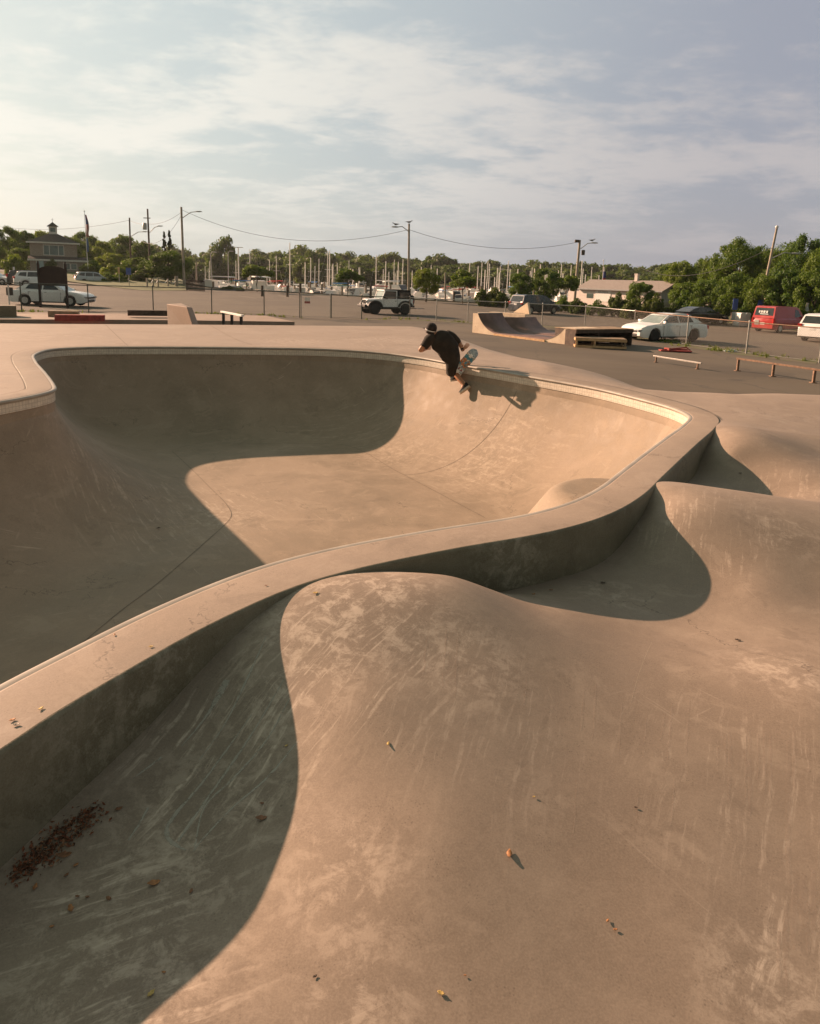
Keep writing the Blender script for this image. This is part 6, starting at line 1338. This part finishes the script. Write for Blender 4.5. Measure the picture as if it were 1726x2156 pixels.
def shoe(heel, toe, up_, h, w_, nm='shoe'):
    """heel and toe points of the sole, up_ is the way the shoe's upper points"""
    d = toe-heel; L_ = d.length; d.normalize(); up_ = (up_-d*up_.dot(d)).normalized(); sd = d.cross(up_).normalized()
    M = Matrix((sd, d, up_)).transposed().to_4x4(); M.translation = heel-org
    t = MB(); n = 14; prof = [(.0, .70, .85), (.12, .92, 1.0), (.30, .90, .95), (.48, .92, .72), (.66, 1.0, .50), (.82, .95, .38), (.94, .72, .30), (1.0, .35, .22)]
    vs = []
    for f, ww, hh_ in prof:
        for j in range(n):
            a = 2*math.pi*j/n; s_, c_ = math.sin(a), math.cos(a); vs.append((c_*w_*ww, f*L_, .022+max(0, s_)*h*hh_-(.0 if s_ > 0 else 0)))
    t.add(vs, [(i*n+j, i*n+(j+1) % n, (i+1)*n+(j+1) % n, (i+1)*n+j) for i in range(len(prof)-1) for j in range(n)]+[tuple(reversed(range(n))), tuple(range((len(prof)-1)*n, len(prof)*n))], True, M)
    o = t.build(nm, M_shoe, pe)
    t = MB(); pts = [(-1, .04), (-1.03, .3), (-1.0, .6), (-1.0, .8), (-.75, .95), (-.3, 1.02), (.3, 1.02), (.75, .95), (1.0, .8), (1.0, .6), (1.03, .3), (1, .04), (.55, -.02), (-.55, -.02)]; k = len(pts)
    vs = [(x*w_*1.04, y*L_, z) for z in (-.004, .030) for x, y in pts]; t.add(vs, [tuple(reversed(range(k))), tuple(range(k, 2*k))]+[(i, (i+1) % k, (i+1) % k+k, i+k) for i in range(k)], False, M)
    t.build('sole', M_sole, o); return o
shoe(Q(989.5, 814.5, -.10), Q(968.5, 829.5, -.14), Q(968, 806, -.02)-Q(980, 822, -.12), .115, .048)
shoe(Q(967, 800.5, .16), Q(947.6, 803.2, .10), Vector((.05, .15, 1)), .085, .046)
# ------------------------------------------------------------------ skateboard
M_bot, nt, b = mat('board_graphic'); tc = nt.new('ShaderNodeTexCoord').outputs['Object']; sx_ = nt.new('ShaderNodeSeparateXYZ', inp={0: tc})
xx = nt.math('ADD', sx_.outputs[0], nt.math('MULTIPLY', nt.math('SUBTRACT', nt.noise(tc, 16, 2), .5), .10))
def band(a, c_, col, base): return nt.mix(nt.math('MULTIPLY', nt.ramp(xx, a, a+.002), nt.ramp(xx, c_, c_+.002, 1, 0)), base, col)
c = nt.mix(nt.ramp(nt.noise(tc, 22, 4, .7), .4, .6), (.50, .51, .47), (.25, .29, .31))
c = band(.10, .20, (.07, .27, .33), c); c = band(-.06, .115, (.55, .19, .05), c)
c = nt.mix(nt.math('MULTIPLY', nt.ramp(nt.noise(nt.mapping(tc, loc=(3, 1, 0)), 13, 3, .6), .53, .56), nt.math('MULTIPLY', nt.ramp(xx, -.08, -.07), nt.ramp(xx, .2, .21, 1, 0))), c, (.08, .28, .34))
c = nt.mix(nt.math('MULTIPLY', nt.ramp(nt.noise(nt.mapping(tc, loc=(7, 1, 0)), 24, 3, .6), .57, .6), nt.ramp(nt.math('ABSOLUTE', xx), .2, .21, 1, 0)), c, (.70, .64, .50))
nt.set(b, 'Base Color', c); b.inputs['Roughness'].default_value = .45
M_grip = simple('grip_tape', (.02, .02, .02), .95)
bn_, bt = Q(1003, 736.5, .22), Q(950, 796, .10); X_ = (bn_-bt); BLn2 = X_.length; X_.normalize(); cam_dir = (Q(976, 766)-Vector((0, 0, EYE))).normalized()
Y_ = X_.cross(cam_dir).normalized(); Z_ = X_.cross(Y_).normalized()
if Z_.dot(cam_dir) < 0: Y_ = -Y_; Z_ = -Z_
bc = (bn_+bt)/2
bo_ = bpy.data.objects.new('skateboard', None); COL.objects.link(bo_); Mb = Matrix((X_, Y_, Z_)).transposed().to_4x4(); Mb.translation = bc; bo_.matrix_world = Mb
tag(bo_, 'skateboard in the air under the skater, its coloured underside showing', 'skateboard')
dk_ = MB(); HL_ = .40; nx = 28; ny = 6; top_ = []; 
def bshape(x):
    e = max(0, abs(x)-(HL_-.11)); return .103*math.sqrt(max(0.0, 1-(e/.111)**2)) if e > 0 else .103
def bzz(x): e = max(0, abs(x)-.235); return (e**1.5)*1.15
for s_, z_ in ((0, 0.0), (1, .011)):
    for i in range(nx+1):
        x = -HL_+2*HL_*i/nx; w_ = max(.012, bshape(x))
        for j in range(ny+1):
            y = w_*(2*j/ny-1); top_.append((x, y, z_+bzz(x)+.004*(y/.1)**2))
N_ = (nx+1)*(ny+1); fs = []; mi = []
for i in range(nx):
    for j in range(ny): a_ = i*(ny+1)+j; fs.append((a_, a_+1, a_+ny+2, a_+ny+1)); mi.append(0); fs.append((N_+a_, N_+a_+ny+1, N_+a_+ny+2, N_+a_+1)); mi.append(1)
for i in range(nx):
    for j, fl in ((0, 0), (ny, 1)): a_ = i*(ny+1)+j; fs.append((a_, a_+ny+1, N_+a_+ny+1, N_+a_) if fl == 0 else (a_, N_+a_, N_+a_+ny+1, a_+ny+1)); mi.append(2)
for i in (0, nx):
    for j in range(ny): a_ = i*(ny+1)+j; fs.append((a_, a_+1, N_+a_+1, N_+a_)); mi.append(2)
dk_.add(top_, fs, True); dk_ = dk_.build('deck', [M_bot, M_grip, M_woodl], bo_); dk_.data.polygons.foreach_set('material_index', mi)
for x0 in (.215, -.215):
    t = MB().box((x0, 0, -.012), (.085, .055, .022)); t.tube([(x0, -.075, -.048), (x0, .075, -.048)], .011, 8).box((x0, 0, -.036), (.045, .05, .03)); tr_ = t.build('truck', M_alu, bo_, .003)
    for s_ in (1, -1): MB().lathe([(.008, -.016), (.026, -.016), (.028, -.010), (.028, .010), (.026, .016), (.008, .016)], 16, Matrix.Translation((x0, s_*.094, -.048)) @ Matrix.Rotation(math.pi/2, 4, 'X')).build('wheel', M_sole, tr_)
# sticker row near the tail
for j in range(6): MB().box((-.135+(.006 if j % 2 else 0), -.078+j*.031, -.0006), (.040, .026, .0016)).build('sticker', M_red if j % 2 == 0 else M_whitepaint, bo_)
MB().box((-.172, 0, -.0006), (.018, .19, .0016)).build('sticker', M_whitepaint, bo_)
# ------------------------------------------------------------------ fallen leaves and stains on the waves
def gpt(u, v):
    d = ray(u, v)
    t = 1.2
    while t < 30:
        x, y, z = d[0]*t, d[1]*t, EYE+d[2]*t
        if not (-14 < x < 10 and -.5 < y < 26): return None
        j = int(np.searchsorted(xs, x)); i = int(np.searchsorted(ys, y)); do_ = DO[i, j]
        h_ = .003 if 0 < do_ < BEAM else dz(x, y)
        if z <= h_: return Vector((x, y, h_))
        t += max(.002, (z-h_)*.35)
    return None
LM = [simple('dry_leaf_orange', (.36, .16, .06), .7, 0, .3, 60), simple('dry_leaf_brown', (.22, .10, .045), .7, 0, .3, 60), simple('dry_leaf_yellow', (.48, .33, .10), .7, 0, .25, 60), simple('dry_leaf_dark', (.06, .04, .025), .8, 0, .3, 60), simple('pale_disc', (.26, .22, .17), .6)]
def leaf(u, v, size, mi_, ang, label, asp=.5, curl=.35):
    p = gpt(u, v)
    if p is None: return
    t = MB(); n = 7; vs = []
    for i in range(n):
        f = i/(n-1); x = (f-.5)*size; w_ = size*asp*.5*math.sin(math.pi*min(1, max(0.02, f)))**.8*(1+.25*math.sin(f*17+ang*3))
        for y in (-1, 0, 1): vs.append((x, y*w_, .004+curl*w_*abs(y)*(1+.5*math.sin(f*6+ang))+curl*size*.35*(2*f-1)**2))
    t.add(vs, [(i*3+j, (i+1)*3+j, (i+1)*3+j+1, i*3+j+1) for i in range(n-1) for j in range(2)], True)
    o = t.build('fallen_leaf', LM[mi_], None, 0, p); o.rotation_euler = (0, 0, ang); sm_ = o.modifiers.new('thick', 'SOLIDIFY'); sm_.thickness = .0012; tag(o, label, 'leaf', 'fallen leaves on the concrete')
LV = [(34, 1528, .035, 4, .3, 'small brown disc shaped leaf on the beam top at far left'), (88, 1516, .030, 2, 1.2, 'yellow curled leaf on the beam edge at left'), (30, 1561, .032, 0, .8, 'orange leaf on the beam at the left edge of the picture'), (318, 1363, .026, 2, .4, 'small yellow leaf halfway up the beam'), (241, 1338, .022, 0, 1.9, 'tiny orange leaf on the middle of the beam'), (560, 1234, .020, 1, .2, 'tiny brown leaf on the beam near where it meets the wave crest'),
      (664, 1250, .040, 2, .5, 'greenish yellow leaf on the pale crest beside the beam'), (602, 1572, .022, 2, .9, 'tiny yellow leaf at the shadow edge in the left pocket'), (817, 1568, .028, 2, 1.4, 'yellow leaf on the sunny wave left of centre'), (550, 1725, .055, 1, .1, 'long brown leaf inside the big left shadow near its edge'), (324, 1861, .055, 0, .3, 'large orange brown leaf in the shadow, lower left'), (250, 1705, .038, 1, .6, 'rust brown leaf in the shadow near the litter pile'),
      (136, 1803, .065, 1, .25, 'largest brown leaf below the litter pile'), (74, 1869, .034, 0, 1.7, 'orange leaf standing up in the dark corner, lower left'), (149, 1915, .042, 0, 2.2, 'pointed orange leaf near the bottom left'), (229, 1894, .030, 1, 2.7, 'small brown leaf right of the pointed orange one'), (402, 1878, .026, 1, 1.5, 'narrow brown leaf standing in the lower left shadow'), (109, 1953, .020, 0, .4, 'tiny orange leaf under the pointed orange one'),
      (160, 1823, .026, 0, .9, 'small orange leaf just under the largest brown leaf'), (163, 1889, .020, 1, 0, 'left one of a pair of tiny brown leaves, lower left'), (184, 1890, .018, 1, .3, 'right one of a pair of tiny brown leaves, lower left'), (318, 2094, .032, 2, 1.0, 'yellow green leaf near the bottom edge, left'), (345, 2049, .016, 0, 0, 'tiny orange crumb above the yellow green leaf'), (140, 1844, .024, 1, 1.1, 'thin brown leaf between the largest leaf and the pair'),
      (551, 1693, .022, 1, .1, 'short brown leaf just above the long brown one'), (198, 1699, .036, 4, .2, 'pale round disc leaf at the edge of the litter pile'), (1072, 1800, .048, 0, 1.4, 'bright orange curled leaf on the sunny wave at centre right'), (1124, 1679, .014, 2, .2, 'tiny yellow speck above the bright orange leaf'), (1279, 1940, .018, 0, .9, 'upper of two tiny orange leaves on the lower right wave'), (1295, 1959, .018, 0, .1, 'lower of two tiny orange leaves on the lower right wave'),
      (928, 2094, .028, 2, 2.8, 'golden curled leaf near the bottom edge, centre'), (1553, 1349, .045, 3, -.2, 'dark twig shaped leaf on the sunny right slope'), (1123, 1252, .034, 0, .5, 'orange leaf in the middle pocket shadow by the wall foot'), (1269, 1228, .045, 3, 0, 'dark leaf in the middle of the middle pocket shadow'), (1160, 1243, .034, 1, .1, 'brown leaf at the foot of the curved wall'), (1338, 1702, .018, 3, 0, 'dark round spot of debris on the right wave'), (663, 2058, .018, 3, .6, 'dark round pebble near the bottom, left of centre'), (979, 2056, .010, 0, 0, 'tiny orange crumb near the bottom centre'),
      (1558, 997, .05, 3, .3, 'dark leaf in the shadow of the far right pocket'), (333, 1114, .06, 3, .2, 'small dark leaf on the shaded bowl side')]
for (u, v, s_, mi_, an, lb) in LV[:-1]: leaf(u, v, s_*.8, mi_, an, lb)
wq = wall_pt(333, 1114)
if wq is not None:
    o = MB().add([(-.03, 0, 0), (0, -.015, .004), (.04, 0, .006), (0, .018, .012)], [(0, 1, 2, 3)]).build('fallen_leaf', LM[3], None, 0, (wq[0], wq[1], bz(*wq)+.012)); tag(o, LV[-1][5], 'leaf', 'fallen leaves on the concrete')
# litter pile in the corner under the wall
rg2 = np.random.RandomState(4); t = MB(); pth = [gpt(22, 1838), gpt(70, 1800), gpt(120, 1755), gpt(165, 1718), gpt(205, 1690)]
for i in range(620):
    f = rg2.beta(1.4, 1.6)*(len(pth)-1.001); k = int(f); c_ = pth[k].lerp(pth[k+1], f-k); sp = .032*(1.2-.5*abs(f/2-1)); x, y = c_.x+rg2.normal()*sp+.02, c_.y+rg2.normal()*sp*.8-.02
    s_ = rg2.uniform(.004, .011); a = rg2.uniform(0, 6.28); z = dz(x, y)+rg2.uniform(.001, .005); dx_, dy_ = math.cos(a)*s_, math.sin(a)*s_; w_ = rg2.uniform(.3, .7)
    t.add([(x-dx_, y-dy_, z), (x-dy_*w_, y+dx_*w_, z+rg2.uniform(-.003, .008)), (x+dx_, y+dy_, z+rg2.uniform(-.003, .01)), (x+dy_*w_, y-dx_*w_, z+rg2.uniform(-.002, .006))], [(0, 1, 2, 3)])
lp = t.build('leaf_litter', [simple('litter_rust', (.17, .055, .022), .9, 0, .4, 60), LM[1], simple('litter_dark', (.08, .035, .018), .9, 0, .3, 60)]); lp.data.polygons.foreach_set('material_index', rg2.choice([0, 0, 1, 2], len(lp.data.polygons)).astype(int)); tag(lp, kind='stuff')
# mineral stains, drips and scratches that lie on the concrete as thin ragged films
def stainmat(name, col, lo, hi, sc_, al):
    m, nt, b = mat(name); pos = nt.new('ShaderNodeNewGeometry').outputs['Position']; uv = nt.new('ShaderNodeUVMap')
    ed = nt.new('ShaderNodeSeparateXYZ', inp={0: uv.outputs[0]}); e_ = nt.ramp(nt.math('ABSOLUTE', nt.math('SUBTRACT', ed.outputs[0], .5)), .5, .12)
    n_ = nt.math('ADD', nt.noise(pos, sc_, 7, .75), nt.math('MULTIPLY', nt.math('SUBTRACT', e_, .6), .35))
    nt.set(b, 'Base Color', col+(1,)); b.inputs['Roughness'].default_value = .8; nt.set(b, 'Alpha', nt.math('MULTIPLY', nt.ramp(n_, lo, hi), al)); return m
M_stain = stainmat('mineral_film', (.46, .42, .35), .44, .64, 34, .65); M_drip = stainmat('drip_film', (.42, .33, .26), .42, .74, 24, .24); M_scr = stainmat('scratch_pale', (.55, .46, .35), .3, .6, 60, .7)
def film(pts, m, name):
    """pts: (u, v, width in pixels)"""
    P = []
    for u, v, w_ in pts: P.append((u, v, w_))
    C = catmull([(a, b_, c_) for a, b_, c_ in P], False, 14); q = [gpt(a, b_) for a, b_, c_ in C]; vs = []; fs = []
    for i, p in enumerate(q):
        a = q[max(i-1, 0)]; b_ = q[min(i+1, len(q)-1)]; d = b_-a; d.z = 0
        if d.length < 1e-6: d = Vector((0, 1, 0))
        d.normalize(); dist_ = math.hypot(p.x, p.y); n_ = Vector((-d.y, d.x, 0))*(max(.6, C[i][2])*.5*math.sqrt(dist_*dist_+4)/CF*1.0)
        for s_ in (-1, 0, 1): r_ = p+n_*s_; vs.append((r_.x, r_.y, dz(r_.x, r_.y)+.0007))
        if i: fs += [(3*i-3, 3*i, 3*i+1, 3*i-2), (3*i-2, 3*i+1, 3*i+2, 3*i-1)]
    me = bpy.data.meshes.new(name); me.from_pydata(vs, [], fs); me.update(); uvl = me.uv_layers.new(name='UVMap')
    for pl_ in me.polygons:
        for li in pl_.loop_indices: uvl.data[li].uv = ((me.loops[li].vertex_index % 3)/2, 0)
    me.polygons.foreach_set('use_smooth', [True]*len(me.polygons)); o = bpy.data.objects.new(name, me); COL.objects.link(o); me.materials.append(m); o.parent = wave
    for k in range(1): pass
    return o
for L in ([(478, 1432, 22), (462, 1462, 26), (440, 1500, 10), (405, 1545, 5), (382, 1572, 3)], [(530, 1505, 4), (480, 1575, 7), (420, 1655, 9), (365, 1720, 14), (350, 1750, 16), (362, 1775, 13), (392, 1790, 6)], [(598, 1430, 4), (540, 1530, 6), (480, 1620, 10), (430, 1690, 9), (388, 1752, 12), (375, 1772, 8)],
          [(610, 1470, 4), (560, 1560, 7), (490, 1640, 9), (430, 1700, 7), (410, 1785, 5)], [(628, 1560, 5), (560, 1640, 9), (490, 1700, 7), (420, 1775, 6), (407, 1793, 5)], [(560, 1340, 4), (520, 1430, 8), (470, 1530, 5), (420, 1600, 4)], [(340, 1595, 8), (300, 1625, 6), (280, 1640, 3)], [(312, 1700, 7), (290, 1740, 8), (270, 1770, 4)]):
    film(L, M_stain, 'mineral_stain')
rd = random.Random(8)
for (u, v0, v1, w_) in ((1660, 1545, 1860, 12), (1672, 1530, 1660, 8), (1610, 1540, 1665, 7), (1622, 1548, 1680, 7), (1596, 1545, 1640, 6), (1578, 1535, 1720, 8), (1570, 1550, 1690, 5), (1536, 1540, 1690, 9), (1528, 1545, 1620, 6), (1512, 1560, 1640, 5), (1702, 1555, 1630, 8), (1415, 1480, 1600, 6), (1400, 1500, 1560, 5), (1452, 1470, 1590, 5), (1310, 1480, 1590, 5), (1362, 1500, 1600, 4),
                   (1690, 1840, 1960, 16), (1672, 1860, 2000, 14), (1712, 1830, 1980, 14), (1655, 1900, 2080, 10), (1640, 1960, 2060, 8), (1700, 1900, 2010, 8), (1255, 1440, 1560, 5), (1230, 1450, 1540, 5), (1110, 1420, 1500, 5), (965, 1330, 1470, 7), (940, 1320, 1450, 6), (900, 1340, 1430, 6), (1215, 1640, 1760, 5), (1420, 1640, 1740, 5), (1345, 1660, 1740, 4)):
    k = 6; film([(u+rd.uniform(-3, 3)*i/k-4*i/k*(1 if u < 1500 else 0)*2, v0+(v1-v0)*i/k, w_*(.5+.8*math.sin(math.pi*(i+.6)/(k+1)))) for i in range(k+1)], M_drip, 'drip_stain')
film([(1372, 1352, .9), (1357, 1385, .8), (1343, 1425, .8), (1327, 1482, .7)], M_scr, 'scratch_mark')
# ------------------------------------------------------------------ evening air
hz = MB().box((0, 350, 28), (1500, 1150, 72)).build('haze'); hm = bpy.data.materials.new('haze_air'); hm.use_nodes = True; nt = NT(hm.node_tree)
ho = nt.new('ShaderNodeOutputMaterial'); pvn = nt.new('ShaderNodeVolumePrincipled'); pvn.inputs['Density'].default_value = .00012; pvn.inputs['Color'].default_value = (.9, .92, .95, 1); pvn.inputs['Anisotropy'].default_value = .3; nt.l.new(pvn.outputs[0], ho.inputs['Volume'])
hz.data.materials.append(hm); tag(hz, kind='stuff')
